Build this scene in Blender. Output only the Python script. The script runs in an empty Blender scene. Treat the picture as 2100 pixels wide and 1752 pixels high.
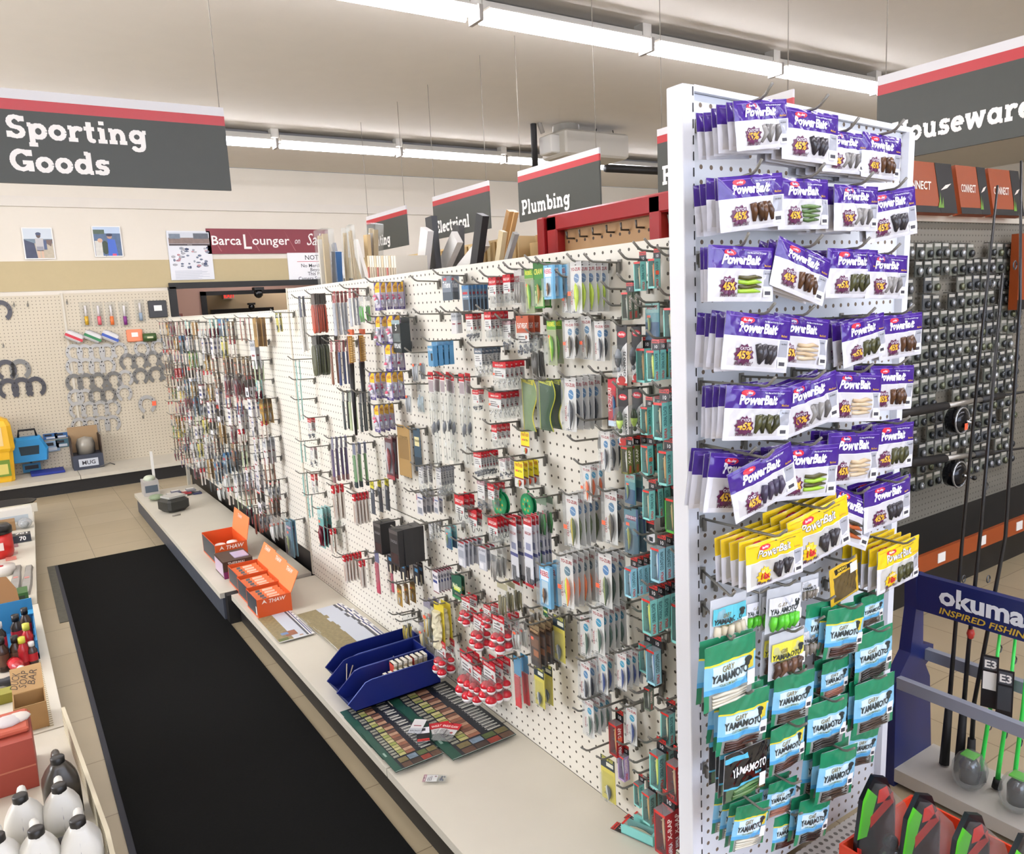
import bpy, math, random
from mathutils import Matrix, Vector
PI = math.pi
S = bpy.context.scene
COL = S.collection
random.seed(7)

# ---------------------------------------------------------------- camera, world, exposure
YAW, PIT, ROL, FPX, CX, CY = -0.5771, -0.1579, 0.05, 1596.6, 1050.0, 876.0
RM = Matrix.Rotation(YAW, 3, 'Z') @ Matrix.Rotation(PIT, 3, 'X') @ Matrix.Rotation(ROL, 3, 'Y')
cd = bpy.data.cameras.new('camera'); cam = bpy.data.objects.new('camera', cd); COL.objects.link(cam)
cam.matrix_world = (RM @ Matrix.Rotation(PI / 2, 3, 'X')).to_4x4()
cd.sensor_fit = 'HORIZONTAL'; cd.sensor_width = 36.0; cd.lens = 36.0 * FPX / 2100.0
cd.clip_start = 0.02; cd.clip_end = 100
S.camera = cam
S.view_settings.view_transform = 'Standard'; S.view_settings.look = 'None'
S.view_settings.gamma = 1.0; S.view_settings.use_curve_mapping = False
S.view_settings.exposure = -0.05
S.cycles.transparent_max_bounces = 28; S.cycles.max_bounces = 6; S.cycles.diffuse_bounces = 3
S.cycles.glossy_bounces = 2; S.cycles.transmission_bounces = 2
S.cycles.caustics_reflective = False; S.cycles.caustics_refractive = False
S.cycles.sample_clamp_indirect = 6.0
wd = bpy.data.worlds.new('world'); S.world = wd; wd.use_nodes = True
wd.node_tree.nodes['Background'].inputs[0].default_value = (0.9, 0.95, 1, 1)
wd.node_tree.nodes['Background'].inputs[1].default_value = 0.3
FILL_FRONT = 4.4      # strength of the unseen daylight pane added behind the camera
FILL_LEFT = 13.0         # strength of the unseen daylight pane added on the left
TUBE = 35.0            # strength of the fluorescent tubes

def ray(px, py):
    return RM @ Vector(((px - CX) / FPX, 1.0, -(py - CY) / FPX))
def onx(px, py, X):
    d = ray(px, py); return d * (X / d.x)
def ony(px, py, Y):
    d = ray(px, py); return d * (Y / d.y)
def onz(px, py, Z):
    d = ray(px, py); return d * (Z / d.z)
def zm(z, x, y):       # from a zoomed crop (x0, y0, factor) to photo coordinates
    return z[0] + x / z[2], z[1] + y / z[2]

FLOOR, CEIL, DECK, XB, YB, YE = -1.65, 1.68, -1.487, 1.36, 9.4, 1.20

# ---------------------------------------------------------------- materials
def lin(h):
    h = h.lstrip('#'); v = [int(h[i:i + 2], 16) / 255 for i in (0, 2, 4)]
    return tuple(c / 12.92 if c <= .04045 else ((c + .055) / 1.055) ** 2.4 for c in v)
_M = {}
def mat(h, rough=.5, metal=0.0, spec=.5, noise=0.0, nscale=20, emit=0.0):
    k = (h, rough, metal, spec, noise, nscale, emit)
    if k in _M: return _M[k]
    m = bpy.data.materials.new('m_' + h.strip('#') + '_%d' % len(_M)); m.use_nodes = True
    nt = m.node_tree; b = nt.nodes['Principled BSDF']; c = lin(h)
    b.inputs['Base Color'].default_value = (*c, 1); b.inputs['Roughness'].default_value = rough
    b.inputs['Metallic'].default_value = metal; b.inputs['Specular IOR Level'].default_value = spec
    if noise:
        tc = nt.nodes.new('ShaderNodeTexCoord'); n = nt.nodes.new('ShaderNodeTexNoise'); n.inputs['Scale'].default_value = nscale
        n.inputs['Detail'].default_value = 5
        r = nt.nodes.new('ShaderNodeMapRange'); r.inputs[3].default_value = 1 - noise; r.inputs[4].default_value = 1 + noise
        mx = nt.nodes.new('ShaderNodeVectorMath'); mx.operation = 'MULTIPLY'; mx.inputs[0].default_value = c
        nt.links.new(tc.outputs['Object'], n.inputs['Vector']); nt.links.new(n.outputs['Fac'], r.inputs[0])
        nt.links.new(r.outputs[0], mx.inputs[1]); nt.links.new(mx.outputs[0], b.inputs['Base Color'])
    if emit:
        b.inputs['Emission Color'].default_value = (*c, 1); b.inputs['Emission Strength'].default_value = emit
    _M[k] = m; return m
def clear(h='#ffffff', haze=.06, rough=.12, name='clear'):
    k = ('clear', h, haze, rough)
    if k in _M: return _M[k]
    m = bpy.data.materials.new(name + '_%d' % len(_M)); m.use_nodes = True; nt = m.node_tree; nt.nodes.clear()
    o = nt.nodes.new('ShaderNodeOutputMaterial'); t = nt.nodes.new('ShaderNodeBsdfTransparent'); p = nt.nodes.new('ShaderNodeBsdfPrincipled')
    t.inputs[0].default_value = (.96, .97, .97, 1)
    p.inputs['Base Color'].default_value = (*lin(h), 1); p.inputs['Roughness'].default_value = rough
    lw = nt.nodes.new('ShaderNodeLayerWeight'); lw.inputs[0].default_value = .35
    mr = nt.nodes.new('ShaderNodeMapRange'); mr.inputs[3].default_value = haze; mr.inputs[4].default_value = min(1, haze + .24)
    mx = nt.nodes.new('ShaderNodeMixShader')
    nt.links.new(lw.outputs['Fresnel'], mr.inputs[0]); nt.links.new(mr.outputs[0], mx.inputs[0])
    nt.links.new(t.outputs[0], mx.inputs[1]); nt.links.new(p.outputs[0], mx.inputs[2]); nt.links.new(mx.outputs[0], o.inputs[0])
    _M[k] = m; return m
def pegmat(h, axis, pitch=.0339, r=.0042, hole='#4a4438', axis2='Z'):
    """painted pegboard: holes on a square grid in the board's own plane (axis = the in-plane horizontal)"""
    m = bpy.data.materials.new('pegboard_' + axis); m.use_nodes = True; nt = m.node_tree; b = nt.nodes['Principled BSDF']
    b.inputs['Roughness'].default_value = .55
    tc = nt.nodes.new('ShaderNodeTexCoord'); sx = nt.nodes.new('ShaderNodeSeparateXYZ'); nt.links.new(tc.outputs['Object'], sx.inputs[0])
    def mt(op, a, bb=None):
        n = nt.nodes.new('ShaderNodeMath'); n.operation = op
        for i, v in enumerate((a, bb)):
            if v is None: continue
            if isinstance(v, (int, float)): n.inputs[i].default_value = v
            else: nt.links.new(v, n.inputs[i])
        return n.outputs[0]
    u = mt('SUBTRACT', mt('FRACT', mt('DIVIDE', sx.outputs[axis], pitch)), .5)
    v = mt('SUBTRACT', mt('FRACT', mt('DIVIDE', sx.outputs[axis2], pitch)), .5)
    d = mt('SQRT', mt('ADD', mt('MULTIPLY', u, u), mt('MULTIPLY', v, v)))
    f = mt('LESS_THAN', d, r / pitch)
    mx = nt.nodes.new('ShaderNodeMix'); mx.data_type = 'RGBA'
    nt.links.new(f, mx.inputs[0]); mx.inputs[6].default_value = (*lin(h), 1); mx.inputs[7].default_value = (*lin(hole), 1)
    nt.links.new(mx.outputs[2], b.inputs['Base Color']); return m
def tilemat():
    m = bpy.data.materials.new('vinyl_tile'); m.use_nodes = True; nt = m.node_tree; b = nt.nodes['Principled BSDF']
    b.inputs['Roughness'].default_value = .42
    tc = nt.nodes.new('ShaderNodeTexCoord'); br = nt.nodes.new('ShaderNodeTexBrick')
    br.offset = 0; br.inputs['Scale'].default_value = 1; br.inputs['Brick Width'].default_value = .4; br.inputs['Row Height'].default_value = .4
    br.inputs['Mortar Size'].default_value = .0022; br.inputs['Color1'].default_value = (*lin('#b0a184'), 1); br.inputs['Color2'].default_value = (*lin('#a8987a'), 1)
    br.inputs['Mortar'].default_value = (*lin('#7f7158'), 1)
    n = nt.nodes.new('ShaderNodeTexNoise'); n.inputs['Scale'].default_value = 3.0; n.inputs['Detail'].default_value = 8
    r = nt.nodes.new('ShaderNodeMapRange'); r.inputs[3].default_value = .86; r.inputs[4].default_value = 1.1
    mx = nt.nodes.new('ShaderNodeVectorMath'); mx.operation = 'MULTIPLY'
    nt.links.new(tc.outputs['Object'], br.inputs[0]); nt.links.new(tc.outputs['Object'], n.inputs['Vector'])
    nt.links.new(n.outputs['Fac'], r.inputs[0]); nt.links.new(br.outputs['Color'], mx.inputs[0]); nt.links.new(r.outputs[0], mx.inputs[1])
    nt.links.new(mx.outputs[0], b.inputs['Base Color']); return m

# ---------------------------------------------------------------- mesh builder
_T = {}
def glyphs(s, bold=0.0, shear=0.0):
    """outline of a line of sans lettering: (verts, faces, width), cap height about 0.7"""
    k = (s, bold, shear)
    if k in _T: return _T[k]
    cu = bpy.data.curves.new('t', 'FONT'); cu.body = s; cu.offset = bold; cu.shear = shear; cu.resolution_u = 2; cu.fill_mode = 'FRONT'
    o = bpy.data.objects.new('t', cu); COL.objects.link(o)
    dg = bpy.context.evaluated_depsgraph_get(); me = bpy.data.meshes.new_from_object(o.evaluated_get(dg))
    v = [(p.co.x, p.co.y) for p in me.vertices]; f = [tuple(p.vertices) for p in me.polygons]
    bpy.data.objects.remove(o); bpy.data.curves.remove(cu); bpy.data.meshes.remove(me)
    w = max((p[0] for p in v), default=0); _T[k] = (v, f, w); return _T[k]
def arc(cx, cy, rx, ry, a0, a1, n=10):
    return [(cx + rx * math.cos(math.radians(a0 + (a1 - a0) * i / n)), cy + ry * math.sin(math.radians(a0 + (a1 - a0) * i / n))) for i in range(n + 1)]
X6 = .66
SLAB = {  # slab-serif display lettering as strokes; (advance, strokes)
 'S': (.80, [arc(.40, .70, .25, .23, 15, 270) + arc(.40, .26, .27, .21, 90, -165), [(.66, .98), (.66, .74)], [(.13, .0), (.13, .28)]]),
 'p': (.80, [[(.16, X6), (.16, -.3)], arc(.44, .33, .25, .27, 0, 360, 18), [(0, .62), (.16, .62)], [(0, -.28), (.36, -.28)]]),
 'o': (.74, [arc(.36, .33, .27, .27, 0, 360, 18)]),
 'r': (.62, [[(.18, X6), (.18, 0)], [(0, .05), (.40, .05)], [(0, .61), (.18, .61)], arc(.42, .36, .22, .24, 165, 45)]),
 't': (.52, [[(.22, .92), (.22, .16)] , arc(.36, .18, .14, .13, 180, 290), [(0, .61), (.46, .61)]]),
 'i': (.42, [[(.20, X6), (.20, 0)], [(0, .05), (.40, .05)], [(.02, .61), (.2, .61)], [(.20, .82), (.20, 1.0)]]),
 'n': (.84, [[(.18, X6), (.18, 0)], [(0, .05), (.36, .05)], [(0, .61), (.18, .61)], arc(.41, .36, .21, .24, 170, 0) + [(.62, 0)], [(.46, .05), (.80, .05)]]),
 'g': (.80, [arc(.36, .37, .25, .24, 0, 360, 18), [(.63, .61), (.63, .0)] + arc(.39, -.06, .24, .2, 0, -160), [(.63, .61), (.8, .61)]]),
 'G': (.96, [arc(.47, .5, .38, .42, 40, 330), [(.5, .40), (.92, .40)], [(.82, .40), (.82, .0)], [(.80, .98), (.80, .70)]]),
 'd': (.82, [arc(.36, .33, .25, .27, 0, 360, 18), [(.64, 1.0), (.64, 0)], [(.46, .95), (.64, .95)], [(.64, .05), (.8, .05)]]),
 's': (.64, [arc(.32, .47, .18, .14, 25, 270) + arc(.32, .19, .2, .14, 90, -160), [(.52, .66), (.52, .5)], [(.1, .0), (.1, .18)]]),
 'P': (.84, [[(.20, 1), (.20, 0)], [(0, .05), (.42, .05)], [(0, .95), (.46, .95)] + arc(.48, .70, .25, .25, 90, -90) + [(.2, .45)]]),
 'l': (.42, [[(.20, 1.0), (.20, 0)], [(0, .05), (.40, .05)], [(.02, .95), (.2, .95)]]),
 'u': (.84, [[(.18, X6), (.18, .3)] + arc(.40, .29, .22, .23, 180, 360) + [(.62, X6)], [(.62, X6), (.62, 0)], [(0, .61), (.18, .61)], [(.46, .61), (.62, .61)], [(.62, .05), (.8, .05)]]),
 'm': (1.26, [[(.18, X6), (.18, 0)], [(0, .05), (.36, .05)], [(0, .61), (.18, .61)], arc(.40, .38, .2, .22, 170, 0) + [(.60, 0)], [(.46, .05), (.76, .05)], arc(.82, .38, .2, .22, 170, 0) + [(1.02, 0)], [(.9, .05), (1.2, .05)]]),
 'b': (.80, [[(.18, 1), (.18, 0)], arc(.45, .33, .25, .27, 0, 360, 18), [(0, .95), (.18, .95)]]),
 'E': (.84, [[(.2, 1), (.2, 0)], [(0, .05), (.74, .05)], [(0, .95), (.72, .95)], [(.2, .5), (.56, .5)], [(.70, 1), (.70, .72)], [(.72, 0), (.72, .3)], [(.54, .62), (.54, .38)]]),
 'e': (.70, [arc(.36, .33, .27, .27, 0, 315, 16), [(.09, .35), (.66, .35)]]),
 'c': (.68, [arc(.36, .33, .27, .27, 50, 320, 14), [(.56, .66), (.56, .46)]]),
 'a': (.82, [arc(.36, .33, .25, .27, 0, 360, 18), [(.64, X6), (.64, 0)], [(.64, .05), (.8, .05)]]),
 'L': (.80, [[(.2, 1), (.2, 0)], [(0, .05), (.74, .05)], [(0, .95), (.42, .95)], [(.72, 0), (.72, .32)]]),
 'h': (.84, [[(.18, 1), (.18, 0)], [(0, .05), (.36, .05)], [(0, .95), (.18, .95)], arc(.41, .36, .21, .24, 170, 0) + [(.62, 0)], [(.46, .05), (.80, .05)]]),
 'F': (.80, [[(.2, 1), (.2, 0)], [(0, .05), (.44, .05)], [(0, .95), (.74, .95)], [(.2, .5), (.56, .5)], [(.72, 1), (.72, .70)], [(.54, .62), (.54, .38)]]),
 'H': (1.04, [[(.2, 1), (.2, 0)], [(.8, 1), (.8, 0)], [(.2, .5), (.8, .5)], [(0, .05), (.4, .05)], [(0, .95), (.4, .95)], [(.6, .05), (1., .05)], [(.6, .95), (1., .95)]]),
 'w': (1.12, [[(.12, .62), (.30, .03), (.54, .6), (.78, .03), (.96, .62)], [(0, .61), (.3, .61)], [(.8, .61), (1.1, .61)], [(.40, .61), (.62, .61)]]),
 'k': (.84, [[(.18, 1), (.18, 0)], [(0, .05), (.36, .05)], [(0, .95), (.18, .95)], [(.18, .26), (.60, .6)], [(.36, .42), (.66, .04)], [(.46, .61), (.76, .61)], [(.5, .05), (.8, .05)]]),
}
class MB:
    def __init__(s): s.v = []; s.f = []; s.m = []; s.sm = []; s.mats = []; s.X = None
    def mi(s, m):
        if m not in s.mats: s.mats.append(m)
        return s.mats.index(m)
    def add(s, vs, fs, m, smooth=False):
        if s.X is not None: vs = [s.X @ Vector(v) for v in vs]
        o = len(s.v); s.v += [tuple(v) for v in vs]; i = s.mi(m)
        for f in fs: s.f.append([a + o for a in f]); s.m.append(i); s.sm.append(smooth)
        return s
    def box(s, x0, x1, y0, y1, z0, z1, m, bev=0.0):
        if bev <= 0:
            v = [(x0, y0, z0), (x1, y0, z0), (x1, y1, z0), (x0, y1, z0), (x0, y0, z1), (x1, y0, z1), (x1, y1, z1), (x0, y1, z1)]
            return s.add(v, [(0, 3, 2, 1), (4, 5, 6, 7), (0, 1, 5, 4), (1, 2, 6, 5), (2, 3, 7, 6), (3, 0, 4, 7)], m)
        b = bev; P = []
        for (z, i) in ((z0, b), (z0 + b, 0), (z1 - b, 0), (z1, b)):
            xa, xb, ya, yb = x0 + i, x1 - i, y0 + i, y1 - i
            c = b * .8
            P.append([(xa + c, ya, z), (xb - c, ya, z), (xb, ya + c, z), (xb, yb - c, z), (xb - c, yb, z), (xa + c, yb, z), (xa, yb - c, z), (xa, ya + c, z)])
        return s.loft(P, m, cap=True)
    def loft(s, rings, m, cap=True, smooth=False, closed=True):
        n = len(rings[0]); v = [p for r in rings for p in r]; f = []
        for k in range(len(rings) - 1):
            for i in range(n if closed else n - 1):
                j = (i + 1) % n; f.append((k * n + i, k * n + j, (k + 1) * n + j, (k + 1) * n + i))
        if cap: f.append(tuple(reversed(range(n)))); f.append(tuple(range((len(rings) - 1) * n, len(rings) * n)))
        return s.add(v, f, m, smooth)
    def poly(s, pts, m):
        return s.add(pts, [tuple(range(len(pts)))], m)
    def prism(s, pts, y0, y1, m, cap_m=None):
        """outline in x,z pushed through y"""
        n = len(pts); v = [(x, y0, z) for x, z in pts] + [(x, y1, z) for x, z in pts]
        s.add(v, [(i, (i + 1) % n, n + (i + 1) % n, n + i) for i in range(n)], m)
        s.add(v, [tuple(range(n)), tuple(reversed(range(n, 2 * n)))], cap_m or m); return s
    def prismz(s, pts, z0, z1, m):
        n = len(pts); v = [(x, y, z0) for x, y in pts] + [(x, y, z1) for x, y in pts]
        return s.add(v, [(i, (i + 1) % n, n + (i + 1) % n, n + i) for i in range(n)] + [tuple(reversed(range(n))), tuple(range(n, 2 * n))], m)
    def tube(s, path, r, m, n=6, cap=True):
        P = [Vector(p) for p in path]; rings = []
        rr = r if isinstance(r, (list, tuple)) else [r] * len(P); up = None
        for i, p in enumerate(P):
            d = (P[min(i + 1, len(P) - 1)] - P[max(i - 1, 0)])
            d = d.normalized() if d.length > 1e-9 else Vector((0, 0, 1))
            if up is None: up = Vector((0, 0, 1)) if abs(d.z) < .9 else Vector((1, 0, 0))
            a = d.cross(up); a = a.normalized() if a.length > 1e-6 else d.orthogonal().normalized(); b = a.cross(d).normalized(); up = b
            rings.append([p + (a * math.cos(2 * PI * k / n) + b * math.sin(2 * PI * k / n)) * rr[i] for k in range(n)])
        return s.loft(rings, m, cap, True)
    def lathe(s, prof, m, n=16, c=(0, 0, 0), cap=True, sx=1.0, sy=1.0):
        return s.loft([[(c[0] + r * sx * math.cos(2 * PI * k / n), c[1] + r * sy * math.sin(2 * PI * k / n), c[2] + z) for k in range(n)] for r, z in prof], m, cap, True)
    def ell(s, c, r, m, n=10, k=6, split=None):
        """ellipsoid, pole along z; split = second material for the lower half"""
        R = [[(c[0] + r[0] * math.sin(a) * math.cos(2 * PI * i / n), c[1] + r[1] * math.sin(a) * math.sin(2 * PI * i / n), c[2] - r[2] * math.cos(a)) for i in range(n)] for a in [PI * (j + .02) / (k + .04) for j in range(k + 1)]]
        if split is None: return s.loft(R, m, True, True)
        h = k // 2; s.loft(R[:h + 1], split, True, True); return s.loft(R[h:], m, True, True)
    def disc(s, cx, cz, rx, rz, y, m, n=14):
        return s.add([(cx + rx * math.cos(2 * PI * i / n), y, cz + rz * math.sin(2 * PI * i / n)) for i in range(n)], [tuple(range(n))], m)
    def rect(s, x0, x1, z0, z1, y, m):
        return s.add([(x0, y, z0), (x1, y, z0), (x1, y, z1), (x0, y, z1)], [(0, 1, 2, 3)], m)
    def txt(s, t, x, z, size, y, m, bold=.0, shear=0.0, rot=0.0, align='c', fit=None, fn=None, sxy=1.0):
        """lettering on the plane y facing -y, size = cap height; fn(x, z) adds the sheet's own relief"""
        v, f, w = glyphs(t, bold, shear)
        k = size / .7; kx = k * sxy
        if fit and w * kx > fit: kx = fit / w
        ox = {'c': -w * kx / 2, 'l': 0, 'r': -w * kx}[align]; c, sn = math.cos(rot), math.sin(rot)
        P = []
        for a, b in v:
            a, b = ox + a * kx, b * k; X, Z = x + a * c - b * sn, z + a * sn + b * c
            P.append((X, y + (fn(X, Z) if fn else 0), Z))
        return s.add(P, f, m)
    def slab(s, t, x, z, size, y, m, wt=.2, track=.07, sxy=1.0):
        cx = 0; yi = 0
        for ch in t:
            if ch == ' ': cx += .5; continue
            adv, st = SLAB[ch]
            for pl in st:
                for i in range(len(pl) - 1):
                    a, b = Vector(pl[i]), Vector(pl[i + 1]); d = b - a
                    if d.length < 1e-6: continue
                    q = Vector((-d.y, d.x)).normalized() * (wt / 2 if abs(d.x) < abs(d.y) * 3 else wt * .4)
                    yi += 1; ys = y - (yi % 24) * 6e-5
                    s.add([(x + (cx + p.x) * size * sxy, ys, z + p.y * size) for p in (a + q, a - q, b - q, b + q)], [(0, 1, 2, 3)], m)
                for p in pl[1:-1]:
                    yi += 1; ys = y - (yi % 24) * 6e-5
                    s.add([(x + (cx + p[0] + wt * .45 * math.cos(k * PI / 4)) * size * sxy, ys, z + (p[1] + wt * .45 * math.sin(k * PI / 4)) * size) for k in range(8)], [tuple(range(8))], m)
            cx += adv + track
        return cx * size * sxy
    def mesh(s, name):
        me = bpy.data.meshes.new(name); me.from_pydata(s.v, [], s.f)
        for m in s.mats: me.materials.append(m)
        me.polygons.foreach_set('material_index', s.m); me.polygons.foreach_set('use_smooth', s.sm); me.update(); return me
    def build(s, name, parent=None, loc=None, rot=None):
        o = bpy.data.objects.new(name, s.mesh(name)); COL.objects.link(o)
        if parent is not None: o.parent = parent
        if loc is not None: o.location = loc
        if rot is not None: o.rotation_euler = rot
        return o
def tag(o, label=None, cat=None, group=None, kind=None):
    if label: o['label'] = label
    if cat: o['category'] = cat
    if group: o['group'] = group
    if kind: o['kind'] = kind
    return o
def thing(name, label, cat, loc=(0, 0, 0), rot=(0, 0, 0), group=None, scale=1.0):
    o = bpy.data.objects.new(name, None); COL.objects.link(o); o.empty_display_size = .05
    o.location = loc; o.rotation_euler = rot; o.scale = (scale,) * 3
    return tag(o, label, cat, group)
def struct(mb, name): return tag(mb.build(name), kind='structure')
ORD = ['', 'second', 'third', 'fourth', 'fifth', 'sixth', 'seventh', 'eighth', 'ninth', 'tenth', 'eleventh', 'twelfth', 'thirteenth', 'fourteenth', 'fifteenth', 'sixteenth', 'seventeenth', 'eighteenth', 'nineteenth', 'twentieth']
NTH = ['first'] + ORD[1:]
FACE_X = (0, 0, -PI / 2)     # an object modelled facing -Y, turned to face the aisle (-X)
# ---------------------------------------------------------------- the building
CREAM, WHITE = '#e2d6c2', '#e6e0cf'
m_ceil = mat('#dbd4c8', .9, noise=.03, nscale=6); m_wall = mat('#ddd5c6', .85, noise=.03, nscale=4)
m_band = mat('#b8a882', .85, noise=.03); m_black = mat('#141210', .55); m_kick = mat('#1c1a18', .5, noise=.15, nscale=8)
m_shelf = mat('#cec7b6', .45, noise=.04, nscale=9); m_post = mat('#dcdde2', .4); m_steel = mat('#5d5a55', .35, .7); m_dark = mat('#2a2826', .4, .5)
m_white = mat('#eeeae2', .5); m_mauve = mat('#c09a88', .8)
floor = MB(); floor.box(-5, 13, -5, 13.4, FLOOR - .1, FLOOR, tilemat()); struct(floor, 'floor')
c = MB(); c.box(-5, 13, -5, YB, CEIL, CEIL + .1, m_ceil); c.box(-5, 13, YB, 13.4, 1.2, 1.3, m_ceil); struct(c, 'ceiling')
DX0, DX1, DZ = 1.70, 3.9, .36
w = MB()
for x0, x1, z0, z1 in ((-5, DX0, FLOOR, CEIL), (DX0, DX1, DZ, CEIL), (DX1, 13, FLOOR, CEIL)):
    w.box(x0, x1, YB + .03, YB + .15, z0, z1, m_wall)
struct(w, 'wall_back')
b = MB(); b.box(-5, 6.5, YB + .022, YB + .03, .36, .66, m_band); struct(b, 'trim_1')
t = MB(); t.box(DX0 - .02, DX1, YB - .02, YB + .03, DZ - .02, DZ + .045, m_black); t.box(DX0 - .03, DX0 + .05, YB - .02, YB + .16, FLOOR, DZ, m_black); struct(t, 'trim_2')
for n, (x0, x1, y0, y1) in {'wall_right': (13, 13.1, -5, 13.4), }.items():
    q = MB(); q.box(x0, x1, y0, y1, FLOOR, CEIL, m_wall); struct(q, n)
# left wall with an added, unseen glowing pane lighting the boards
WX = -3.6
q = MB()
for y0, y1, z0, z1 in ((-5, 3.2, FLOOR, CEIL), (6.0, 13.4, FLOOR, CEIL), (3.2, 6.0, FLOOR, -.75), (3.2, 6.0, 1.25, CEIL)): q.box(WX - .1, WX, y0, y1, z0, z1, m_wall)
struct(q, 'wall_left')
q = MB(); q.box(WX - .07, WX - .05, 3.2, 6.0, -.75, 1.25, mat('#f4f7ff', emit=FILL_LEFT)); struct(q, 'window_1')
q = MB()
for y in (3.2, 4.6, 5.96): q.box(WX - .1, WX + .02, y, y + .04, -.75, 1.25, m_black)
struct(q, 'trim_4')  # bars across the added left pane
# wall behind the camera with a wide glowing pane added for front light
FW = -3.9
q = MB()
for x0, x1, z0, z1 in ((-5, -2.2, FLOOR, CEIL), (5.2, 13, FLOOR, CEIL), (-2.2, 5.2, FLOOR, -1.0), (-2.2, 5.2, 1.3, CEIL)): q.box(x0, x1, FW - .1, FW, z0, z1, m_wall)
struct(q, 'wall_front')
q = MB(); q.box(-2.2, 5.2, FW - .07, FW - .05, -1.0, 1.3, mat('#dde8ff', emit=FILL_FRONT)); struct(q, 'window_2')
q = MB()
for x in (-2.2, -.4, 1.4, 3.2, 5.16): q.box(x, x + .04, FW - .1, FW + .02, -1.0, 1.3, m_black)
struct(q, 'trim_5')  # bars across the added pane behind the camera
# next room seen through the opening
FY = 12.6
q = MB()
for x0, x1, z0, z1 in ((-5, 2.72, FLOOR, 1.2), (2.72, 6, .36, 1.2), (6, 13, FLOOR, 1.2)): q.box(x0, x1, FY, FY + .1, z0, z1, m_mauve)
struct(q, 'wall_far')
q = MB(); q.box(2.68, 6, FY - .04, FY, .34, .40, m_black); q.box(2.68, 2.76, FY - .04, FY + .1, FLOOR, .4, m_black); struct(q, 'trim_3')
q = MB(); q.box(-5, 13, 13.3, 13.4, FLOOR, 1.2, mat('#d8caa4', .8)); struct(q, 'wall_passage')
e = thing('exit_sign', 'red lit exit sign seen above the far doorway in the next room', 'sign', (3.25, 13.2, .34))
q = MB(); q.box(-.09, .09, -.02, .1, -.05, .05, mat('#e8e0d0')); q.build('housing', e)
q = MB(); q.txt('EXIT', 0, -.03, .06, -.024, mat('#ff3b35', emit=1.0), bold=.02); q.build('lettering', e)
q = MB(); q.box(2.95, 3.95, 13.18, 13.26, FLOOR, .13, m_dark); q.box(3.0, 3.9, 13.17, 13.18, .02, .07, mat('#6a655c')); tag(q.build('door_1'), kind='structure')
for px, py, Y, r, lb in ((530, 602, 9.3, .055, 'black security camera dome under the black doorway header'), (516, 630, 12.52, .05, 'small black camera dome on the far door frame of the next room')):
    p = ony(px, py, Y); d = thing('security_camera', lb, 'camera', p)
    q = MB(); q.ell((0, 0, 0), (r, r, r), mat('#0c0c0e', .08)); q.build('dome', d)
    q = MB(); q.box(-r, r, -r, r, r * .7, r * 1.3, m_black); q.build('mount', d)
p = ony(357, 672, 12.5)
d = thing('framed_picture', 'blue framed picture on the mauve wall of the next room', 'picture', p)
q = MB(); q.box(-.14, .14, 0, .03, -.35, .2, mat('#8a4f44')); q.build('frame', d); q = MB(); q.rect(-.11, .11, -.32, .17, -.002, mat('#53708c', .4, noise=.4, nscale=9)); q.build('print', d)

# ---------------------------------------------------------------- fluorescent rows
m_tube = mat('#f4f4ff', emit=TUBE); m_hous = mat('#cfcabf', .5); m_trk = mat('#8d8a88', .5)
hb = MB(); hb.box(-.585, .585, -.045, .045, .02, .075, m_hous); hb.box(-.585, .585, -.12, -.05, .012, .022, m_hous); h_me = hb.mesh('housing')
tb = MB()
for dy in (-.075, .0): tb.tube([(-.578, dy, -.02), (.578, dy, -.02)], .019, m_tube, 8)
t_me = tb.mesh('tube')
sb = MB(); sb.box(-.036, .036, -.05, .03, .05, .125, m_hous); sb.box(-.012, .012, -.1, .02, -.05, .03, mat('#9a948c')); s_me = sb.mesh('socket')
def fixture(x, y, label, rot=0):
    f = thing('fluorescent_fixture', label, 'light', (x, y, CEIL - .125), (0, 0, rot), 'fluorescent strips under the ceiling')
    for n, me in (('housing', h_me), ('tube', t_me)):
        o = bpy.data.objects.new(n, me); COL.objects.link(o); o.parent = f
    o = bpy.data.objects.new('socket', s_me); COL.objects.link(o); o.parent = f; o.location = (.6225, 0, 0)
    return f
STEP = 1.25
for y, x0, n, nm, k0 in ((7.42, -2.0, 10, 'rear', 3), (3.87, -1.98, 10, 'front', 3), (.32, -1.98, 9, 'behind', 9), (-3.2, -1.98, 9, 'last', 9)):
    for k in range(n):
        x = x0 + STEP * k
        if nm == 'rear': lb = '%s white fluorescent strip from the left in the rear ceiling row' % NTH[k]
        elif nm == 'front': lb = '%s white fluorescent strip from the left in the front ceiling row' % NTH[k]
        else: lb = '%s fluorescent strip from the left in the %s row over the near aisles' % (NTH[k], nm)
        fixture(x, y, lb)
    q = MB(); q.box(x0 - .7, x0 + STEP * n, y + .056, y + .1, CEIL - .05, CEIL - .008, m_trk)
    tag(q.build('lighting_track'), 'grey metal track above the %s row of fluorescent strips' % nm, 'track')
for fx, fy, lb in ((2.0, 10.6, 'nearer fluorescent strip of the room behind the doorway'), (3.4, 11.6, 'farther fluorescent strip of the room behind the doorway'), (4.4, 12.95, 'fluorescent strip of the passage behind the next room')): fixture(fx, fy, lb).location.z = 1.2 - .125  # hidden strips added to brighten the next room and passage

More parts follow.
